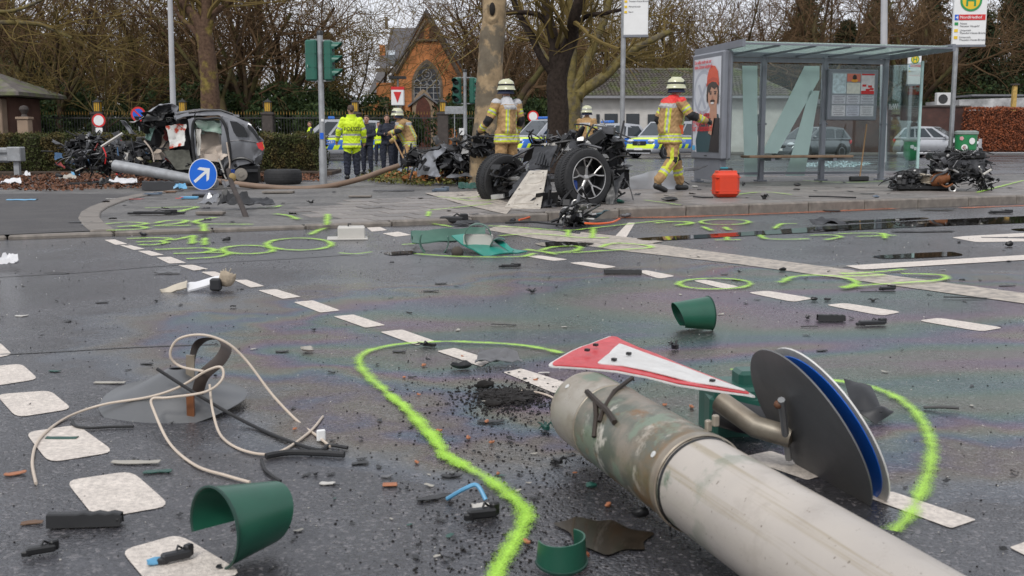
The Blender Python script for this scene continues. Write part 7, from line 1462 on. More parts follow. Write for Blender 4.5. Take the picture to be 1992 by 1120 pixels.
# ---- two round signs clamped edge-on
e1 = Vector((.47, -.02, -.88)).normalized(); e2 = Vector((-.36, 1.75, -.25)); e2 = (e2 - e1 * e2.dot(e1)).normalized(); dn = e1.cross(e2)
dn = dn if dn.y < 0 else -dn
def disc_thing(name, label, c, r, layers, extra=None):
 t = thing(name, label, 'road sign', c); Mr = Matrix((e1, dn.cross(e1), dn)).transposed().to_4x4()
 for nm, mt, k, z0_, z1_ in layers: MB().lathe([(.0005, z1_), (r * k, z1_), (r * k, z0_), (.0005, z0_)], 56, M=Mr).build(nm, mt, t, smooth=30)
 if extra: extra(t, Mr)
 return t
def dpt(px, py):
 o = Vector((0, 0, CAM_H)); d = ray(px, py); return o + d * ((cd - o).dot(dn) / d.dot(dn)) + dn * .022 - cd
def bracket(t, Mr):
 MB().tube([dpt(1532, 770), dpt(1538, 825), dpt(1546, 885)], .011, 8).build('rail_bracket', M_galv, t); MB().ball(dpt(1531, 776) + dn * .01, (.013, .013, .013)).build('rail_bolt', mat('rusty_bolt', (.14, .06, .03), .7), t)
cd = at(1572, 838, 3.02)
disc_thing('round_sign', 'grey back of a round road sign standing on edge against the fallen lamp post', cd, .268, [('plate', M_back, 1., -.003, .002)], bracket)
disc_thing('round_sign', 'blue round road sign with white rim half hidden behind a grey sign back', cd - dn * .05 + Vector((.012, .0, -.015)), .262, [('plate', M_sgw, 1., -.003, .002), ('blue_face', mat('sign_blue', (.006, .13, .62), .35, var=.05), .90, .002, .0045)])
ps2 = MB(); ps2.tube([at(1400, 780, 3.3), at(1470, 830, 3.2), at(1540, 850, 3.15)], [.034, .034, .034], 14); tag(ps2.build('sign_tube', M_steel_old), 'stub of grey sign tube jammed between triangular sign and round signs', 'pipe')
# ---- green signal housing behind the post
gh_ = gp(1450, 905); gs = thing('signal_housing', 'broken dark green signal housing lying behind the fallen lamp post', 'signal part', (at(1442, 760, 3.65).x, 3.65, 0)); M_gdk = mat('dark_green_plastic', (.012, .075, .055), .36, var=.15, scale=6)
gs_l = Vector(gs.location)
for nm, c, d_, r_ in (('housing', (1442, 800), (.25, .2, .21), .12), ('lid_step', (1452, 742), (.08, .1, .09), .1), ('back_shell', (1515, 770), (.15, .06, .22), -.1)):
 p = at(*c, 3.65 if nm != 'back_shell' else 3.75); zc = p.z; MB().box(p - gs_l, d_, rz=r_, ch=.012).build(nm, M_gdk, gs)
MB().box(Vector((0, 0, .07)), (.25, .2, .14), ch=.015).build('housing_base', M_gdk, gs); MB().tube([at(1400, 800, 3.5) - gs_l, at(1440, 812, 3.45) - gs_l, at(1480, 820, 3.5) - gs_l], .05, 10).build('inner_tube', M_rub, gs)
# ---- signal visors on the road
def visor(label, c, axis, r0, r1, ln, arc_, roll, notch=None, seed=0, lift=None, mt=None):
 ax = Vector(axis).normalized(); x, y = frame_from(ax); c = Vector(c); t = thing('signal_visor', label, 'signal visor', c); Mx = Matrix((x, y, ax)).transposed().to_4x4() @ Matrix.Rotation(roll, 4, 'Z')
 def f(u, v):
  a = -arc_ / 2 + arc_ * u; l_ = ln * (1 - .28 * (1 - math.cos(a)) / 2) * v
  if notch and abs(a - notch[0]) < notch[1]: l_ = max(l_, ln * notch[2] * (1 - ((a - notch[0]) / notch[1]) ** 2) ** .5 * (1 - v) + l_ * v)
  r_ = r0 + (r1 - r0) * v; return (r_ * math.cos(a), r_ * math.sin(a), l_)
 mb = MB(); mb.grid(f, 40, 8, M=Mx, thick=.0035); vmin = min(v[2] for v in mb.v); mb.v = [(a, b_, z - vmin + .003) for a, b_, z in mb.v]; t.location = (c.x, c.y, 0)
 mb.build('shell', mt or M_vis, t, smooth=50)
 rm = MB(); rm.tube([Vector(f(u / 40, 0)) for u in range(41)], .004, 5, M=Mx, caps=True); rm.v = [(a, b_, z - vmin + .003) for a, b_, z in rm.v]; rm.build('rim', M_visin, t); return t
M_vis = mat('visor_green', (.012, .085, .052), .33, var=.12, scale=9, dirt=.2, dcol=(.03, .05, .04)); M_visin = mat('visor_rim_green', (.008, .04, .028), .45, var=.1)
visor('broken dark green signal visor lying on a crossing block with its open end showing', gp(420, 1098), (.66, .74, -.03), .098, .074, .185, math.radians(262), math.radians(112), None)
visor('cone-shaped green signal visor lying on the road beside the dashed line', gp(1378, 640), (-.93, -.22, -.02), .092, .07, .20, math.radians(300), math.radians(90), None)
v3 = visor('small piece of green signal visor at the edge of the muddy puddle', gp(1092, 1100), (.0, -.2, 1.), .06, .055, .07, math.radians(230), math.radians(-60), None)
bp_ = gp(1130, 1088); tag(MB().ball((0, 0, .012), (.022, .018, .012), n=8, k=5).build('leaf_scrap', mat('wet_orange_leaf', (.35, .10, .04), .5), loc=bp_), 'wet orange leaf beside the small green visor piece', 'leaf')
# ---- crushed signal heads on the far side of the road
def Gq(x, y, z=0.): return gp(600 + x / 2.846, 380 + y / 2.846, z)
gsp = Gq(880, 320); cs_ = thing('crushed_signal_heads', 'two crushed green traffic signal heads lying on the road near the stop line', 'signal part', gsp); dx_ = Vector((.97, .24, 0))
def gl(x, y, Y): return at(600 + x / 2.846, 380 + y / 2.846, Y) - gsp
M_sgl = mat('weathered_signal_green', (.05, .13, .095), .4, var=.2, scale=6, dirt=.3, dcol=(.1, .11, .1)); M_sgt = mat('bright_signal_green', (.015, .21, .16), .35, var=.15)
mb = MB(); crumple(mb, gl(570, 200, 9.9), gl(980, 175, 10.1), gl(985, 240, 10.0), gl(575, 265, 9.7), 14, 8, .02, 5, 1, 0, .01, .07); mb.build('housing', M_sgl, cs_)
mb = MB(); crumple(mb, gl(570, 195, 9.9), gl(600, 200, 10.3), gl(590, 260, 10.1), gl(568, 262, 9.7), 5, 5, .01, 5, 2); mb.build('housing_end', M_gdk, cs_)
mb = MB(); crumple(mb, gl(790, 235, 9.7), gl(860, 225, 9.8), gl(1210, 315, 9.45), gl(975, 342, 9.2), 14, 6, .015, 4, 3, 0, .01); mb.build('door_panel', M_sgt, cs_)
for cxy, r_, a0_, mt in (((700, 250), .13, 150, M_sgl), ((940, 225), .12, 10, M_sgl), ((1060, 285), .09, 60, M_gdk)):
 v = MB(); cen = gl(*cxy, 9.6); v.grid(lambda u, w_: cen + Vector((r_ * math.cos(math.radians(a0_ + 230 * u)), -.14 * w_, r_ * math.sin(math.radians(a0_ + 230 * u)))), 20, 3, thick=.006); v.build('visor', mt, cs_)
mb = MB(); crumple(mb, gl(1020, 250, 9.6), gl(1060, 245, 9.6), gl(1135, 300, 9.4), gl(1120, 315, 9.35), 8, 4, .02, 5, 4); mb.build('broken_bracket', M_sgt, cs_)
MB().box(gl(940, 248, 9.55), (.26, .06, .11), ch=.01).build('lens_board', M_ltwhite, cs_); MB().ball(gl(825, 325, 9.3) + Vector((0, 0, .02)), (.055, .05, .05), n=8, k=6).build('mud_lump', mat('mud', (.06, .05, .04), .9), cs_)
# ---- white junction box on the road
wb = gp(684, 466); bx_ = thing('white_box', 'white plastic box with flat base flange standing on the road', 'box', wb, .15); MB().box((0, .1, .065), (.27, .22, .12), ch=.012).build('box', M_ltwhite, bx_); MB().box((-.04, .08, .008), (.40, .28, .016), ch=.004).build('flange', M_ltwhite, bx_); MB().tube([(-.03, .1, .125), (-.03, .1, .15), (.0, .1, .15)], .008, 6).build('handle', M_black, bx_)
# ---- pole foot plate with strap and cables
fpb = gp(350, 826); ft_ = thing('lamp_base_plate', 'bent grey metal cone plate with brown strap loop standing on the road', 'metal plate', (at(350, 800, 3.95).x, 3.95, 0)); fo = Vector(ft_.location); M_ck = mat('zinc_cone', (.15, .155, .16), .4, metal=.45, var=.2, scale=6, dirt=.35, dcol=(.07, .06, .05))
cn = MB()
def conef(u, v):
 a = 2 * math.pi * u; r_ = .03 + .235 * v; k_ = 1 + .10 * math.cos(a - 2.7); bend = .035 * math.cos(2 * a + .6) * v * v; return (r_ * math.cos(a) * k_, r_ * math.sin(a) * .95, .135 * (1 - v) ** 1.05 + .012 + bend * .5 + (.02 * math.sin(a) if v > .7 else 0) * v + .03 * v * v * max(0, math.sin(a)))
cn.grid(conef, 48, 8, thick=.004); cn.build('cone', M_ck, ft_, smooth=60)
def fl(px, py, Y): return at(px, py, Y) - fo
MB().box(fl(370, 742, 3.92), (.03, .012, .2), rot=Matrix.Rotation(.05, 3, 'Y')).build('upright_tab', M_steel_old, ft_); MB().box(fl(371, 790, 3.76), (.026, .014, .09)).build('rusty_tab', M_rust, ft_)
stp = MB(); stp.tube(cr_spline([fl(384, 765, 3.85), fl(396, 730, 3.83), fl(428, 700, 3.85), fl(440, 675, 3.9), (fl(425, 660, 3.95)), fl(398, 660, 4.0), fl(380, 675, 4.0), fl(373, 705, 3.95)], 6), .022, 8, flat=.14, up=Vector((0, 1, 0))); stp.build('strap', mat('brown_strap', (.045, .032, .026), .6, var=.2), ft_)
def cable(name, label, pts, r_, mt, cat='cable'):
 P = [at(*p_) if len(p_) == 3 else gp(p_[0], p_[1], r_ + .002) for p_ in pts]; o = MB(); b0 = P[0].copy(); b0.z = 0; o.tube([p - b0 for p in cr_spline(P, 7)], r_, 7); return tag(o.build(name, mt, loc=b0), label, cat)
cable('loose_cable', 'long beige cable looping over the bent cone plate to both sides', [(70, 940), (63, 895), (78, 852), (130, 812), (200, 787, 3.85), (290, 772, 3.8), (350, 752, 3.8), (400, 722, 3.8), (430, 714, 3.8), (432, 738, 3.78), (400, 762, 3.74), (330, 773, 3.7), (296, 776, 3.7), (300, 800, 3.65), (330, 862), (380, 905), (440, 925), (486, 938)], .0048, M_cable)
cable('loose_cable', 'beige cable rising in a high loop and running down to a torn end', [(396, 722, 3.8), (350, 712, 3.85), (331, 690, 3.85), (346, 660, 3.85), (392, 651, 3.85), (440, 666, 3.85), (480, 702, 3.85), (530, 768, 3.8), (580, 820, 3.75), (620, 850), (642, 868)], .0048, M_cable)
cable('loose_cable', 'beige cable sagging along the road with frayed coloured wires', [(408, 748, 3.8), (414, 800, 3.72), (432, 850), (480, 878), (540, 880), (600, 842), (628, 810, 3.8)], .0046, M_cable)
cable('loose_cable', 'stiff black cable slanting down from the strap across the road', [(305, 717, 3.8), (390, 771, 3.78), (480, 822, 3.68), (560, 857), (620, 875), (640, 866), (676, 871)], .0062, M_rub)
cable('loose_cable', 'thin black cable bent round beside the cone plate', [(140, 816), (146, 828), (170, 832), (215, 830), (260, 829)], .005, M_rub)
cable('loose_hose', 'short black hose lying below the beige cables', [(517, 887), (560, 880), (620, 881), (670, 884)], .010, M_rub, 'hose'); cable('loose_cable', 'short curved black wire end on the road', [(508, 893), (515, 912), (530, 926), (546, 936)], .005, M_rub)
cable('loose_cable', 'thin pale cord curving out of the black soil heap', [(955, 764), (1000, 760), (1045, 763), (1080, 776), (1100, 800)], .004, M_cable); tp_ = gp(625, 858); tag(MB().box((0, 0, .02), (.03, .012, .04), rz=.4, ch=.004).build('cable_tag', M_white, loc=tp_), 'small white tag on the end of a beige cable', 'tag')
# ---- fallen grey pole with blue arrow sign, brown bent pole
def polething(name, label, pts, rads, mt, cat='pole'):
 P = [at(*p_) for p_ in pts]; b0 = P[0].copy(); b0.z = kerb_h(b0); t = thing(name, label, cat, b0); MB().tube([p - b0 for p in cr_spline(P, 6)], rads if not hasattr(rads, '__len__') else [rads[0] + (rads[1] - rads[0]) * i / (6 * (len(P) - 1)) for i in range(6 * (len(P) - 1) + 1)], 18).build('shaft', mt, t, smooth=60); return t, b0
t, b0 = polething('fallen_signal_pole', 'broken grey steel pole lying on rubble in front of the wrecked SUV', [(224, 322, 21.2), (300, 335, 20.9), (360, 346, 20.6), (420, 357, 20.3)], (.115, .085), M_galv); MB().lathe([(.10, -.01), (.108, 0), (.10, .3)], 18, M=Matrix.Translation(at(224, 322, 21.2) - b0) @ Matrix.Rotation(math.pi / 2, 4, 'Y')).build('open_end', M_black, t)
polething('bent_brown_pole', 'long rust-brown pole bent along the pavement up to the crushed car front', [(420, 352, 20.6), (500, 362, 20.3), (580, 367, 20.1), (640, 362, 20.2), (700, 348, 20.6), (740, 334, 21.), (776, 322, 21.2)], (.055, .05), mat('rust_brown_pole', (.19, .125, .085), .6, var=.3, scale=3, dirt=.3))
bs = ip(396, 369); Ys = bs.y; ar = thing('arrow_sign', 'blue round sign with white diagonal arrow propped up in the rubble', 'road sign', bs, math.radians(14)); cS = at(395.5, 339, Ys) - bs; Mz = Matrix.Translation((0, 0, cS.z)) @ Matrix.Rotation(math.pi / 2, 4, 'X'); rs = .295
MB().lathe([(.0005, .006), (rs, .006), (rs, -.006), (.0005, -.006)], 44, M=Mz @ Matrix.Diagonal((.86, 1, 1, 1))).build('plate', M_white, ar, smooth=30); MB().lathe([(.0005, .009), (rs * .95, .009), (rs * .95, .006)], 44, M=Mz @ Matrix.Diagonal((.86, 1, 1, 1))).build('blue_face', MATS['sign_blue'], ar, smooth=30)
ap_ = [(-.30, -.028), (.06, -.028), (-.06, -.15), (.02, -.15), (.20, 0.), (.02, .15), (-.06, .15), (.06, .028), (-.30, .028)]; MB().prism([(a * .8 + .02, b_ * .95) for a, b_ in ap_], .009, .012, 0, M=Mz @ Matrix.Diagonal((.9, 1, 1, 1)) @ Matrix.Rotation(math.radians(38), 4, 'Z')).build('arrow', M_white, ar, smooth=0)
# toppled sign post stump and black sheets at the kerb
t, b0 = polething('bent_stump', 'dark bent post stump leaning out of the broken pavement', [(484, 436, 13.2), (470, 400, 13.5), (452, 360, 13.9), (444, 330, 14.1)], (.035, .03), mat('dark_rusty_steel', (.04, .03, .026), .7, var=.3, scale=8)); MB().ball(at(452, 345, 14.) - b0, (.05, .04, .06)).build('tangle', mat('straw_tie', (.30, .21, .08), .8), t)
wg = gp(1690, 818); wp = thing('curled_wing_piece', 'large curled black plastic wing piece behind the blue sign', 'fragment', wg)
def wq(px, py, Y): return at(px, py, Y) - wg
for nm, q, bl in (('upright_shell', ((1640, 740, 3.95), (1694, 752, 3.9), (1716, 804, 3.74), (1664, 800, 3.76)), -.03), ('foot_lip', ((1664, 798, 3.76), (1712, 796, 3.82), (1737, 803, 3.78), (1702, 826, 3.72)), -.03)):
 mb = MB(); crumple(mb, *[wq(*p_) for p_ in q], 10, 10, .006, 9, 2, 0, .004, bl); mb.build(nm, M_under, wp, smooth=60)
# ------------------------------------------------------------------ scattered wreckage, one by one
M_dblue = mat('light_blue_plastic', (.10, .30, .48), .4, var=.15); M_dred = mat('red_plastic', (.50, .03, .025), .4, var=.1); M_dgr = mat('grey_plastic', (.12, .12, .125), .5, var=.2); M_dpale = mat('pale_concrete_chip', (.34, .32, .28), .8, var=.2); M_dor = mat('orange_scrap', (.34, .13, .06), .6, var=.2); M_dgn = mat('dark_green_scrap', (.01, .06, .045), .4, var=.2); M_dbrown = mat('brown_scrap', (.13, .075, .045), .7, var=.25); M_dnavy = mat('blue_grey_metal', (.10, .13, .17), .35, metal=.3, var=.2)
DM = dict(k=M_black, u=M_under, g=M_dgr, w=M_ltwhite, W=M_wsheet, b=M_dblue, r=M_dred, p=M_dpale, o=M_dor, n=M_dgn, s=M_silver, d=M_cgrey, B=M_dbrown, N=M_dnavy, c=M_kerb)
def frag(mb, kind, L_, W, H, rg, seed):
 """one broken piece, its longest side along x, resting on z = 0"""
 if kind == 'shard':
  def f(u, v): x = (u - .5) * L_; t = 1 - .75 * abs(u - .45) ** 1.3 * 2 * .5; return (x, (v - .5) * W * max(.12, t) + .15 * W * math.sin(5 * u + seed), H * (.35 + .6 * (u - .3) ** 2 + .25 * fbm((u * 3, v * 3, seed))))
  mb.grid(f, 7, 3, thick=max(.0025, H * .08))
 elif kind == 'bar':
  P = [Vector(((u - .5) * L_, W * .25 * fbm((u * 2, seed, 0)), H * .5 + H * .25 * math.sin(3 * u + seed))) for u in [i / 5 for i in range(6)]]; mb.tube(P, max(.004, min(W, H) * .42), 6, flat=.7)
 elif kind == 'strip':
  mb.grid(lambda u, v: ((u - .5) * L_, (v - .5) * W + .1 * L_ * (u - .5) ** 2, H * (.3 + .5 * math.sin(math.pi * v)) + H * .2 * fbm((u * 4, seed, 1))), 10, 4, thick=max(.003, H * .1))
 elif kind == 'chunk':
  k = 8; o = len(mb.v); mb.ball((0, 0, H * .5), (L_ / 2, W / 2, H / 2), n=9, k=6)
  for i in range(o, len(mb.v)):
   v = Vector(mb.v[i]); n_ = 1 + .55 * fbm(v * (2.2 / max(L_, .02)) + Vector((seed, 0, 0))); mb.v[i] = (v.x * n_, v.y * n_, max(.001, v.z * n_))
 elif kind == 'part':                                    # moulded part: body with ribs, a lug and a clip
  mb.box((0, 0, H * .4), (L_ * .8, W * .7, H * .55), ch=H * .12); mb.box((L_ * .36, W * .1, H * .55), (L_ * .26, W * .5, H * .8), rz=.4, ch=H * .1); mb.box((-L_ * .38, -W * .1, H * .25), (L_ * .3, W * .3, H * .4), rz=-.3, ch=H * .08); mb.tube([(0, 0, H * .6), (L_ * .1, W * .3, H * .9), (L_ * .3, W * .45, H * .5)], max(.003, H * .08), 5)
 elif kind == 'channel':
  mb.grid(lambda u, v: ((u - .5) * L_, (v - .5) * W, H * (1 - min(1, abs(v - .5) * 2) ** 9) * (1 - .15 * u + .12 * (math.sin(u * 30) > .6)) + .002), 10, 8, thick=max(.004, H * .06)); mb.box((L_ * .46, 0, H * .35), (L_ * .06, W * .9, H * .6), ch=.003); mb.box((-L_ * .46, 0, H * .3), (L_ * .05, W * .8, H * .5), ch=.003)
 elif kind == 'sheet':
  mb.grid(lambda u, v: ((u - .5) * L_ * (1 - .3 * v), (v - .5) * W, H * (.25 + .5 * abs(fbm((u * 2.5 + seed, v * 2.5, seed))) + .5 * v * v)), 9, 7, thick=.004)
 elif kind == 'spiky':
  for i in range(5): a = rg.uniform(0, 6.28); l_ = L_ * rg.uniform(.25, .55); mb.tube([(0, 0, H * .3), (l_ * .6 * math.cos(a), W * .5 * math.sin(a), H * rg.uniform(.3, 1)), (l_ * math.cos(a), W * math.sin(a), H * rg.uniform(.05, .9))], [H * .16, H * .13, H * .03], 5)
  mb.box((0, 0, H * .3), (L_ * .4, W * .5, H * .5), ch=H * .08, rz=rg.uniform(0, 3))
 elif kind == 'brick': mb.box((0, 0, H / 2), (L_, W, H), ch=.008)
NAMES = dict(shard='plastic_shard', bar='broken_rod', strip='trim_strip', chunk='rubble_chunk', part='car_part', channel='cover_rail', sheet='torn_sheet', spiky='torn_bracket', brick='kerb_fragment')
# (x, y of the foot in the photograph, width and height there, kind, colour, turn, on the island?, what sets it apart)
BIG = [
 (162, 1028, 145, 34, 'channel', 'k', .10, 0, 'long glossy black plastic cover rail lying below the white crossing block'), (76, 1084, 70, 34, 'part', 'k', .5, 0, 'flat black moulded car part with round knob below the cover rail'),
 (262, 904, 98, 16, 'shard', 'p', -.1, 0, 'flat pale grey chip between two white crossing blocks'), (305, 922, 56, 14, 'shard', 'n', .1, 0, 'small dark green shard beside the pale grey chip'), (212, 747, 62, 9, 'shard', 'p', 0, 0, 'narrow pale plastic sliver left of the cone plate'),
 (118, 855, 62, 8, 'strip', 'n', 0, 0, 'thin dark green strip lying on a white crossing block'), (27, 926, 40, 16, 'shard', 'o', .2, 0, 'tan orange scrap on the road left of the crossing blocks'), (60, 1022, 42, 14, 'shard', 'B', .2, 0, 'brown dead leaf above the black cover rail'),
 (340, 1098, 74, 40, 'part', 'u', .6, 0, 'crumpled grey-black part tucked against the near green visor'), (297, 1104, 30, 20, 'chunk', 'b', .2, 0, 'bright blue plastic bit beside the near green visor'),
 (845, 975, 75, 24, 'shard', 'k', .25, 0, 'thin black plastic lever left of the light blue hose'), (938, 1016, 74, 44, 'part', 'k', .3, 0, 'black and white mechanical part on the neon spray line'), (940, 1004, 50, 20, 'sheet', 'w', .4, 0, 'white cover piece lying over the black mechanical part'),
 (878, 930, 42, 14, 'shard', 'k', -.2, 0, 'black shard with brown face touching the neon spray line'), (700, 905, 34, 10, 'shard', 'k', .1, 0, 'small black flake right of the hose end'), (758, 948, 30, 8, 'brick', 'o', .1, 0, 'small orange yellow brick crumb left of the blue hose'), (752, 930, 24, 12, 'shard', 'g', .3, 0, 'grey-green chip above the orange crumb'), (636, 944, 30, 8, 'shard', 'w', -.3, 0, 'small white sliver right of the wire end'),
 (968, 712, 96, 36, 'sheet', 'g', .1, 0, 'curved smoky glass dish piece on the neon spray line'), (835, 676, 66, 16, 'spiky', 'k', .2, 0, 'spiky black bracket at the corner of a white dash'), (776, 686, 26, 8, 'shard', 'k', -.2, 0, 'black leaf-shaped flake inside the neon spray loop'), (900, 720, 46, 22, 'chunk', 'k', .2, 0, 'dark round lump beside the soil heap'), (1058, 728, 22, 6, 'bar', 'w', 0, 0, 'small pale ring piece on the last white dash before the post'),
 (955, 824, 54, 14, 'shard', 'k', .1, 0, 'flat black scrap below the soil heap'), (1062, 840, 40, 22, 'spiky', 'n', .3, 0, 'jagged dark scrap left of the post sleeve'), (1085, 905, 52, 20, 'spiky', 'k', 0, 0, 'black torn bits below the post sleeve'), (1150, 952, 22, 14, 'chunk', 'n', 0, 0, 'dark green crumb on the muddy road'), (1248, 1010, 36, 26, 'chunk', 'k', 0, 0, 'black rubber stub by the muddy puddle'),
 (1596, 765, 26, 30, 'sheet', 'u', 1., 0, 'small upright grey-black shard behind the grey sign back'), (1832, 800, 66, 22, 'bar', 'k', -.35, 0, 'bent black rod with square end right of the curled wing piece'),
 (1618, 626, 54, 16, 'channel', 'k', 0, 0, 'black box-like cover left of the white crossing dashes'), (1698, 635, 64, 18, 'part', 'u', .15, 0, 'angular grey-black bracket beside the black box cover'), (1572, 622, 14, 11, 'spiky', 'k', 0, 0, 'tiny upright black clip left of the black box cover'), (1575, 637, 34, 4, 'bar', 'k', 0, 0, 'thin black needle-like rod below the tiny clip'),
 (1878, 582, 82, 10, 'bar', 'k', -.05, 0, 'black gas strut lying across the wide stop line'), (1728, 566, 34, 13, 'part', 'k', .1, 0, 'small black switch part on the stop line'), (1708, 569, 66, 6, 'bar', 'k', -.2, 0, 'thin curved black trim rod touching the switch part'), (1700, 587, 28, 8, 'spiky', 'k', .2, 0, 'small bent black clip below the stop line'), (1610, 586, 16, 8, 'chunk', 'k', 0, 0, 'small black nut-like lump beside a crossing dash'), (1584, 586, 14, 9, 'chunk', 'k', 0, 0, 'small black lump at the end of a crossing dash'),
 (1212, 533, 74, 10, 'channel', 'k', -.03, 0, 'straight black plastic slat lying by the crossing dashes'), (992, 521, 42, 10, 'part', 'k', 0, 0, 'oblong ribbed black part below the crushed green signals'), (858, 553, 24, 7, 'shard', 'k', .2, 0, 'small black shard on the oily road'), (838, 568, 30, 8, 'shard', 'k', -.1, 0, 'small black fin-shaped shard on the oily road'), (1036, 570, 26, 10, 'spiky', 'k', 0, 0, 'small black star-like bracket on the oily road'), (980, 634, 50, 7, 'bar', 'k', -.1, 0, 'thin black twisted wire strip on the oily road'), (1314, 682, 34, 26, 'spiky', 'k', 0, 0, 'upright black torn clip above the triangular sign'), (1600, 684, 22, 6, 'shard', 'k', .1, 0, 'black chip with white top beyond the grey sign back'),
 (440, 470, 15, 12, 'part', 'k', 0, 0, 'small black socket standing beside the neon numbers'), (278, 460, 26, 12, 'spiky', 'k', .2, 0, 'black torn clip at the kerb beside the neon numbers'), (15, 522, 40, 38, 'sheet', 'W', .2, 0, 'crumpled white plastic sheet on the road'), (325, 533, 52, 12, 'sheet', 'g', 0, 0, 'flattened clear plastic film above the white car fragment'), (110, 533, 48, 5, 'bar', 'k', 0, 0, 'thin black strip lying in the road seam'),
 (548, 686, 26, 7, 'shard', 'k', .2, 0, 'black sliver right of the strap loop'), (600, 686, 26, 12, 'chunk', 'p', 0, 0, 'pale grey stone chip right of the strap loop'), (285, 710, 24, 7, 'shard', 'k', -.2, 0, 'small black wedge left of the strap loop'), (105, 724, 24, 7, 'shard', 'n', -.1, 0, 'tiny green shard next to a white crossing block'), (40, 616, 24, 6, 'shard', 'w', .1, 0, 'small cream sliver far left on the road'), (197, 590, 24, 6, 'shard', 'k', .2, 0, 'thin black chip on the road left of the white fragment'),
 (1445, 402, 10, 1, 'bar', 'k', 0, 0, 'short black stick in the gutter'), (1830, 410, 62, 14, 'shard', 'k', .1, 0, 'long black wedge of trim in the orange dust'), (1950, 416, 46, 10, 'part', 'k', 0, 0, 'ribbed black part in the gutter beside the orange dust'), (1612, 442, 78, 22, 'sheet', 'u', .3, 0, 'torn grey-black liner sheet with upright tip in the gutter puddle'), (1800, 452, 124, 8, 'strip', 'k', .12, 0, 'long thin black toothed strip on the road'), (1965, 480, 16, 12, 'chunk', 'k', 0, 0, 'black knob on the turning arrow'), (1935, 463, 50, 6, 'bar', 'g', -.08, 0, 'grey rod lying on the painted arrow'), (1960, 557, 30, 5, 'shard', 'k', 0, 0, 'dark flake beyond the stop line'), (1522, 528, 16, 8, 'chunk', 'k', .1, 0, 'black wedge above the crossing dashes'), (1410, 535, 14, 4, 'shard', 'k', 0, 0, 'flat black chip above the neon ellipse'), (1435, 546, 22, 4, 'shard', 'k', 0, 0, 'black sliver inside the neon ellipse edge'), (1462, 385, 38, 12, 'chunk', 'B', 0, 0, 'brown clod against the kerb face'), (1620, 412, 30, 6, 'brick', 'k', 0, 0, 'flat black box in the orange dust'),
 (880, 436, 60, 26, 'part', 'k', -.2, 0, 'black slatted grille pieces against the kerb'), (945, 432, 40, 18, 'sheet', 'u', .4, 0, 'folded black sheet between grille pieces and axle'), (910, 440, 60, 14, 'sheet', 'k', .1, 0, 'flat black liner lying in the gutter'), (1215, 424, 22, 12, 'chunk', 'g', 0, 0, 'rounded grey cap in the gutter right of the axle'), (1262, 421, 20, 11, 'spiky', 'k', 0, 0, 'crumpled black bit in the gutter right of the grey cap'),
 # on the pavement
 (295, 418, 92, 12, 'part', 'k', .05, 1, 'long flat black wiper mechanism on the pavement'), (338, 416, 40, 8, 'brick', 'u', .1, 1, 'flat dark plate under the wiper mechanism'), (255, 388, 44, 4, 'shard', 'r', 0, 1, 'flat red plastic panel on the path edge'), (348, 388, 16, 16, 'shard', 'r', .5, 1, 'upright red wedge beside the path'), (368, 387, 32, 11, 'brick', 'b', .1, 1, 'pale blue box lid on the pavement'), (300, 388, 48, 3, 'bar', 'k', .1, 1, 'thin dark rod near the red wedge'), (215, 387, 20, 3, 'shard', 'w', 0, 1, 'white paper slip on the dark path'), (40, 390, 56, 7, 'strip', 'b', .05, 1, 'light blue strip with dark end on the dark path'), (155, 434, 44, 9, 'shard', 'k', .1, 1, 'black lever lying on the dark path'), (165, 438, 20, 6, 'shard', 'g', .1, 1, 'grey tip beside the black lever'),
 (408, 418, 54, 14, 'brick', 'c', -.05, 1, 'broken kerb block beside the torn black sheets'), (700, 384, 44, 8, 'brick', 'c', 0, 1, 'single loose kerb block on the pavement'), (540, 376, 60, 10, 'brick', 'c', .05, 1, 'mossy kerb block behind the bent post stump'), (455, 408, 70, 46, 'sheet', 'k', .3, 1, 'big black bent door skin under the blue arrow sign'), (405, 405, 44, 34, 'sheet', 'd', -.4, 1, 'upright grey-black mirror shell beside the arrow sign'), (500, 405, 70, 26, 'sheet', 'u', .1, 1, 'flat black window frame by the post stump'), (420, 383, 90, 12, 'brick', 'k', 0, 1, 'long black board below the blue arrow sign'), (445, 372, 34, 30, 'sheet', 'g', .8, 1, 'pale grey folded cover above the black door skin'), (350, 372, 26, 22, 'sheet', 'b', .2, 1, 'light blue crumpled bag in the rubble'),
 (312, 370, 70, 22, 'channel', 'u', .2, 1, 'dark arch-shaped trim in the rubble'), (295, 380, 36, 8, 'part', 'N', 0, 1, 'blue-grey mechanical scrap in the rubble'), (330, 375, 24, 8, 'brick', 'B', 0, 1, 'brown wooden offcut in the rubble'), (240, 362, 54, 22, 'sheet', 'W', .1, 1, 'big crumpled white cloth in front of the torn engine bay'), (205, 362, 30, 22, 'sheet', 'k', .5, 1, 'black crumpled foil beside the white cloth'), (160, 362, 66, 12, 'part', 'k', .1, 1, 'black tray of parts in the rubble'), (195, 338, 16, 11, 'brick', 'n', .1, 1, 'small dark green box in the rubble'), (232, 344, 14, 14, 'chunk', 'r', 0, 1, 'bright red cap in the rubble'), (145, 345, 18, 16, 'sheet', 'b', .4, 1, 'pale blue scrap of packaging in the rubble'), (128, 350, 40, 12, 'sheet', 'p', .1, 1, 'beige crumpled panel in the rubble'), (52, 345, 14, 14, 'sheet', 'W', .2, 1, 'small white cup-like scrap at the barrier'), (20, 362, 40, 20, 'sheet', 'W', .3, 1, 'translucent white film at the crash barrier'), (180, 352, 26, 10, 'shard', 'r', .1, 1, 'red torn bit on the leaves'),
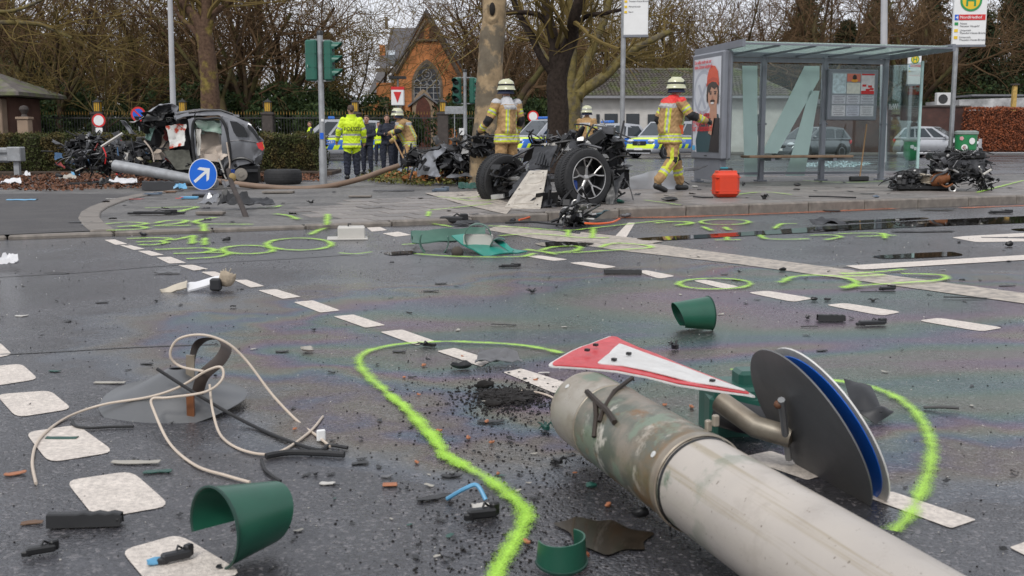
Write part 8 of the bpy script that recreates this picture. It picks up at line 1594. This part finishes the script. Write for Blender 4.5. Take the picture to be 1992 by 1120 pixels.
 (765, 372, 80, 6, 'strip', 'k', .0, 1, 'long black strip on the neon-sprayed verge'), (857, 374, 32, 14, 'part', 'N', 0, 1, 'dark blue-grey moulded cap on the pavement'), (910, 372, 46, 22, 'sheet', 'n', .3, 1, 'dark green crumpled shell left of the axle wheel'), (795, 340, 60, 16, 'sheet', 'N', .1, 1, 'teal-grey fender liner in the grass'), (605, 396, 20, 9, 'spiky', 'k', 0, 1, 'small twisted black bracket on the slabs'), (735, 404, 16, 5, 'shard', 'k', 0, 1, 'flat black tab on the slabs'),
 (1208, 396, 20, 9, 'chunk', 'n', 0, 1, 'small dark green bottle-shaped bit right of the axle'), (1368, 386, 40, 12, 'bar', 'k', .2, 1, 'bent black pipe in front of the striding firefighter'), (1305, 392, 32, 9, 'chunk', 'k', 0, 1, 'black lump on the neon line at the kerb'), (1488, 388, 28, 18, 'spiky', 'k', 0, 1, 'upright black fin beside the red canister'), (1620, 386, 94, 12, 'bar', 'k', .08, 1, 'long bent black bumper strip on the platform'), (1690, 378, 26, 6, 'shard', 'k', 0, 1, 'small black strip beyond the bumper strip'), (1706, 385, 12, 6, 'chunk', 'N', 0, 1, 'tiny blue-grey lump on the platform'), (1446, 362, 12, 11, 'spiky', 'k', 0, 1, 'black twisted clip beside the shelter post'), (1552, 362, 14, 7, 'chunk', 'k', 0, 1, 'black wad under the shelter bench'), (1352, 364, 10, 6, 'brick', 'w', 0, 1, 'white and red carton by the advertising case'), (1676, 365, 14, 4, 'shard', 'k', 0, 1, 'black flake near the leaning broom'),
]
rgD = random.Random(99)
for i, (px, py, wpx, hpx, kd, cm, rz, isl_, lab) in enumerate(BIG):
 p = ip(px, py) if isl_ else gp(px, py); s_ = LENS_PX / p.y; L_ = wpx / s_; H = max(.006, min(hpx / s_ * .8, .5)); fl_ = p.y
 if kd in ('shard', 'strip', 'bar', 'brick'): H = max(.006, H * .55)
 W = max(.012, min(L_ * .55, hpx / s_ * (p.y / 1.6) * .22 + .02)) if kd != 'bar' else max(.012, H)
 if kd == 'channel': W = max(H * 1.2, L_ * .18)
 if kd == 'brick': W = max(.08, L_ * .4) if isl_ else L_ * .6
 if kd == 'sheet': W = max(.05, L_ * .55)
 mb = MB(); frag(mb, kd, L_, W, H, rgD, i * 1.7); o = mb.build(NAMES[kd], DM[cm], loc=(p.x, p.y + W * .35, p.z + .003), rz=rz, smooth=35); tag(o, lab, 'fragment' if kd != 'brick' else 'block')
# light blue hose with black lever
P = [gp(870, 970, .01), at(905, 950, gp(905, 985).y), at(928, 944, gp(928, 985).y), at(945, 972, gp(940, 990).y)]; b0 = P[0].copy(); b0.z = 0; o = MB(); o.tube([p - b0 for p in cr_spline(P, 5)], .006, 7); tag(o.build('hose_piece', M_dblue, loc=b0), 'bent light blue hose sticking out of the black mechanical part', 'hose')
# white car fragment on the dashed line
wf = gp(385, 568); wt = thing('white_car_fragment', 'long dirty white car fragment with torn foam end on the dashed line', 'car part', wf)
def wl_(px, py, dy=0.): return at(px, py, wf.y + dy) - wf
mb = MB(); crumple(mb, wl_(310, 566), wl_(362, 548, .1), wl_(364, 562), wl_(315, 572), 8, 4, .02, 7, 1, 0, .01); mb.build('ribbed_end', M_ribw, wt); mb = MB(); crumple(mb, wl_(362, 552, .1), wl_(430, 538, .2), wl_(434, 552, .1), wl_(366, 568), 8, 4, .02, 6, 2, 0, .012); mb.build('white_beam', M_wsheet, wt); MB().box(wl_(420, 553, .05), (.07, .06, .08), ch=.01).build('clip', M_under, wt); mb = MB(); frag(mb, 'chunk', .13, .1, .09, rgD, 7.3); ob = mb.build('foam_end', mat('torn_foam', (.33, .27, .20), .9, var=.35, scale=20, bump=.6, bscale=40), wt); ob.location = wl_(440, 558, .1)
tf = MB(); [tf.tube([wl_(440, 540, .1), wl_(440 + rgD.uniform(-12, 20), 524 + rgD.uniform(-4, 14), .1)], .004, 4) for _ in range(9)]; tf.build('torn_fibres', M_ribw, wt)['kind'] = 'stuff'
# red rescue canister
rc = ip(1414, 385); cn_ = thing('red_canister', 'bright orange-red plastic canister standing on the platform edge', 'canister', rc + Vector((0, .12, 0)), math.radians(10)); M_can = mat('canister_red', (.62, .045, .012), .38, var=.06, coat=.2)
MB().box((0, 0, .195), (.37, .24, .37), ch=.05).build('body', M_can, cn_, smooth=60); MB().box((0, 0, .38), (.30, .15, .03), ch=.012).build('shoulder', M_can, cn_); MB().tube([(-.1, 0, .38), (-.09, 0, .42), (.09, 0, .42), (.1, 0, .38)], .014, 8).build('handle', M_black, cn_); MB().box((.15, -.05, .33), (.05, .08, .07), ch=.01).build('latch', M_under, cn_); MB().box((-.03, 0, .43), (.12, .05, .03), ch=.01).build('clip', mat('teal_clip', (.02, .2, .25), .4), cn_)
for z_ in (.1, .3): MB().box((0, 0, z_), (.374, .244, .012), ch=.003).build('moulded_rib', M_can, cn_)
# broom leaning at the shelter
p = ip(1672, 352); br_ = thing('broom', 'wooden broom with dark head leaning beside the shelter post', 'broom', p); MB().tube([(0, 0, .04), (.1, .12, .75), (.16, .2, 1.15)], .014, 8).build('handle', mat('broom_wood', (.28, .16, .07), .6), br_); MB().box((-.02, -.02, .05), (.42, .12, .1), rz=.3, ch=.02).build('head', M_rub, br_)
# soil heap and crumbs
M_soil = mat('black_soil', (.014, .012, .011), .9, var=.4, scale=30, bump=.5, bscale=80)
def crumbs(name, label, fnp, n, s0, s1, mt, seed, zlift=0.):
 rg = random.Random(seed); mb = MB()
 for i in range(n):
  p, k = fnp(rg); s_ = rg.uniform(s0, s1) * k; o = len(mb.v); mb.ball((p.x, p.y, p.z + s_ * .4), (s_, s_ * rg.uniform(.5, 1), s_ * rg.uniform(.35, .8)), n=5, k=3, rot=Matrix.Rotation(rg.uniform(0, 3), 3, 'Z'))
 o = mb.build(name, mt, smooth=0); return tag(o, label, 'soil' if 'soil' in name else 'crumbs', None, 'stuff')
def heap(rg): a = rg.uniform(0, 6.28); r_ = abs(rg.gauss(0, .62)); p = gp(985, 775); q = Vector((p.x + .20 * r_ * math.cos(a), p.y + .24 * r_ * math.sin(a) , 0)); q.z = max(0, .022 * (1 - r_ * 1.3)) * rg.random(); return q, (1.25 if r_ < .5 else .7)
crumbs('soil_heap', 'heap of black soil crumbs beside the end of the fallen lamp post', heap, 1700, .003, .010, M_soil, 1)
mbs = MB();
for (px, py, l_, w_, h_) in ((940, 755, .09, .035, .035), (1005, 782, .10, .05, .03), (960, 790, .07, .04, .022), (1030, 770, .06, .05, .025)):
 m2 = MB(); frag(m2, 'chunk', l_, w_, h_, rgD, px * .1); c = gp(px, py); tag(m2.build('soil_clod', M_soil, loc=c), 'dark clod of earth in the soil heap', 'clod', 'clods in the soil heap')
def near_scatter(rg):
 while 1:
  px, py = rg.gauss(1020, 150), rg.uniform(700, 1115)
  if px < 1350: return gp(px, py), 1.
crumbs('road_crumbs', 'fine dark grit strewn round the soil heap and the muddy puddle', near_scatter, 1300, .0016, .005, M_soil, 2)
def wide(rg): px, py = rg.uniform(-20, 2010), 455 + 660 * rg.random() ** 1.5; p = gp(px, py); return p, .5 + .12 * p.y
crumbs('road_crumbs', 'tiny dark grit scattered over the whole wet road', wide, 1500, .0012, .0042, M_soil, 3)
crumbs('light_crumbs', 'tiny pale and white grains scattered over the wet road', wide, 420, .0012, .0042, M_ltwhite, 4)
# small loose fragments: told apart only by where they lie
protoF = {}
FK = [('plastic_shard', 'small jagged black plastic shard lying loose on the wet road', 'k', 'shard'), ('plastic_chunk', 'small black broken lump lying loose on the wet road', 'k', 'sheet'), ('torn_bracket', 'tiny twisted black clip lying loose on the wet road', 'u', 'spiky'), ('broken_rod', 'tiny black splinter lying loose on the wet road', 'k', 'bar'), ('pale_chip', 'small pale chip lying loose on the wet road', 'p', 'shard'), ('orange_chip', 'small orange-brown chip lying loose on the wet road', 'o', 'chunk'), ('green_chip', 'small dark green chip lying loose on the wet road', 'n', 'shard')]
cnt = [80, 62, 34, 26, 30, 24, 12]
for (nm, lab, cm, kd), n in zip(FK, cnt):
 for i in range(n):
  if nm == 'orange_chip' or rgD.random() < .3: px, py = rgD.gauss(1000, 190), rgD.uniform(690, 1110)
  else: px, py = rgD.uniform(-10, 2000), 468 + 640 * rgD.random() ** 1.35
  if px > 1250 and py > 800 and px - 1250 > (py - 860) * .8 - 200 and px < 1750: continue
  p = gp(px, py); s_ = rgD.uniform(.012, .034) * (.55 + .13 * p.y)
  if (nm, i % 3) not in protoF:
   mb = MB(); frag(mb, kd, 1., .55, .3 if kd in ('shard', 'bar') else .5, rgD, i * 2.3 + len(nm)); o = mb.build(nm, DM[cm], smooth=35); protoF[nm, i % 3] = o.data
  else: o = bpy.data.objects.new(nm, protoF[nm, i % 3]); COL.objects.link(o)
  tag(o, lab, 'fragment', 'loose ' + nm.replace('_', ' ') + 's on the road'); o.location = (p.x, p.y, .002); o.scale = (s_, s_, s_ * .8); o.rotation_euler = (0, 0, rgD.uniform(0, 6.28))
for i in range(70):
 u, v = rgD.uniform(-6, 16), rgD.uniform(.3, 6.5); p = uv_w(u, v); o = bpy.data.objects.new('plastic_shard', protoF['plastic_shard' if i % 2 else 'plastic_chunk', i % 3]); COL.objects.link(o); s_ = rgD.uniform(.05, .14); o.location = (p.x, p.y, kerb_h(p) + .003); o.scale = (s_, s_, s_ * .6); o.rotation_euler = (0, 0, rgD.uniform(0, 6.28)); tag(o, 'small black plastic fragment lying loose on the pavement', 'fragment', 'loose fragments on the pavement')
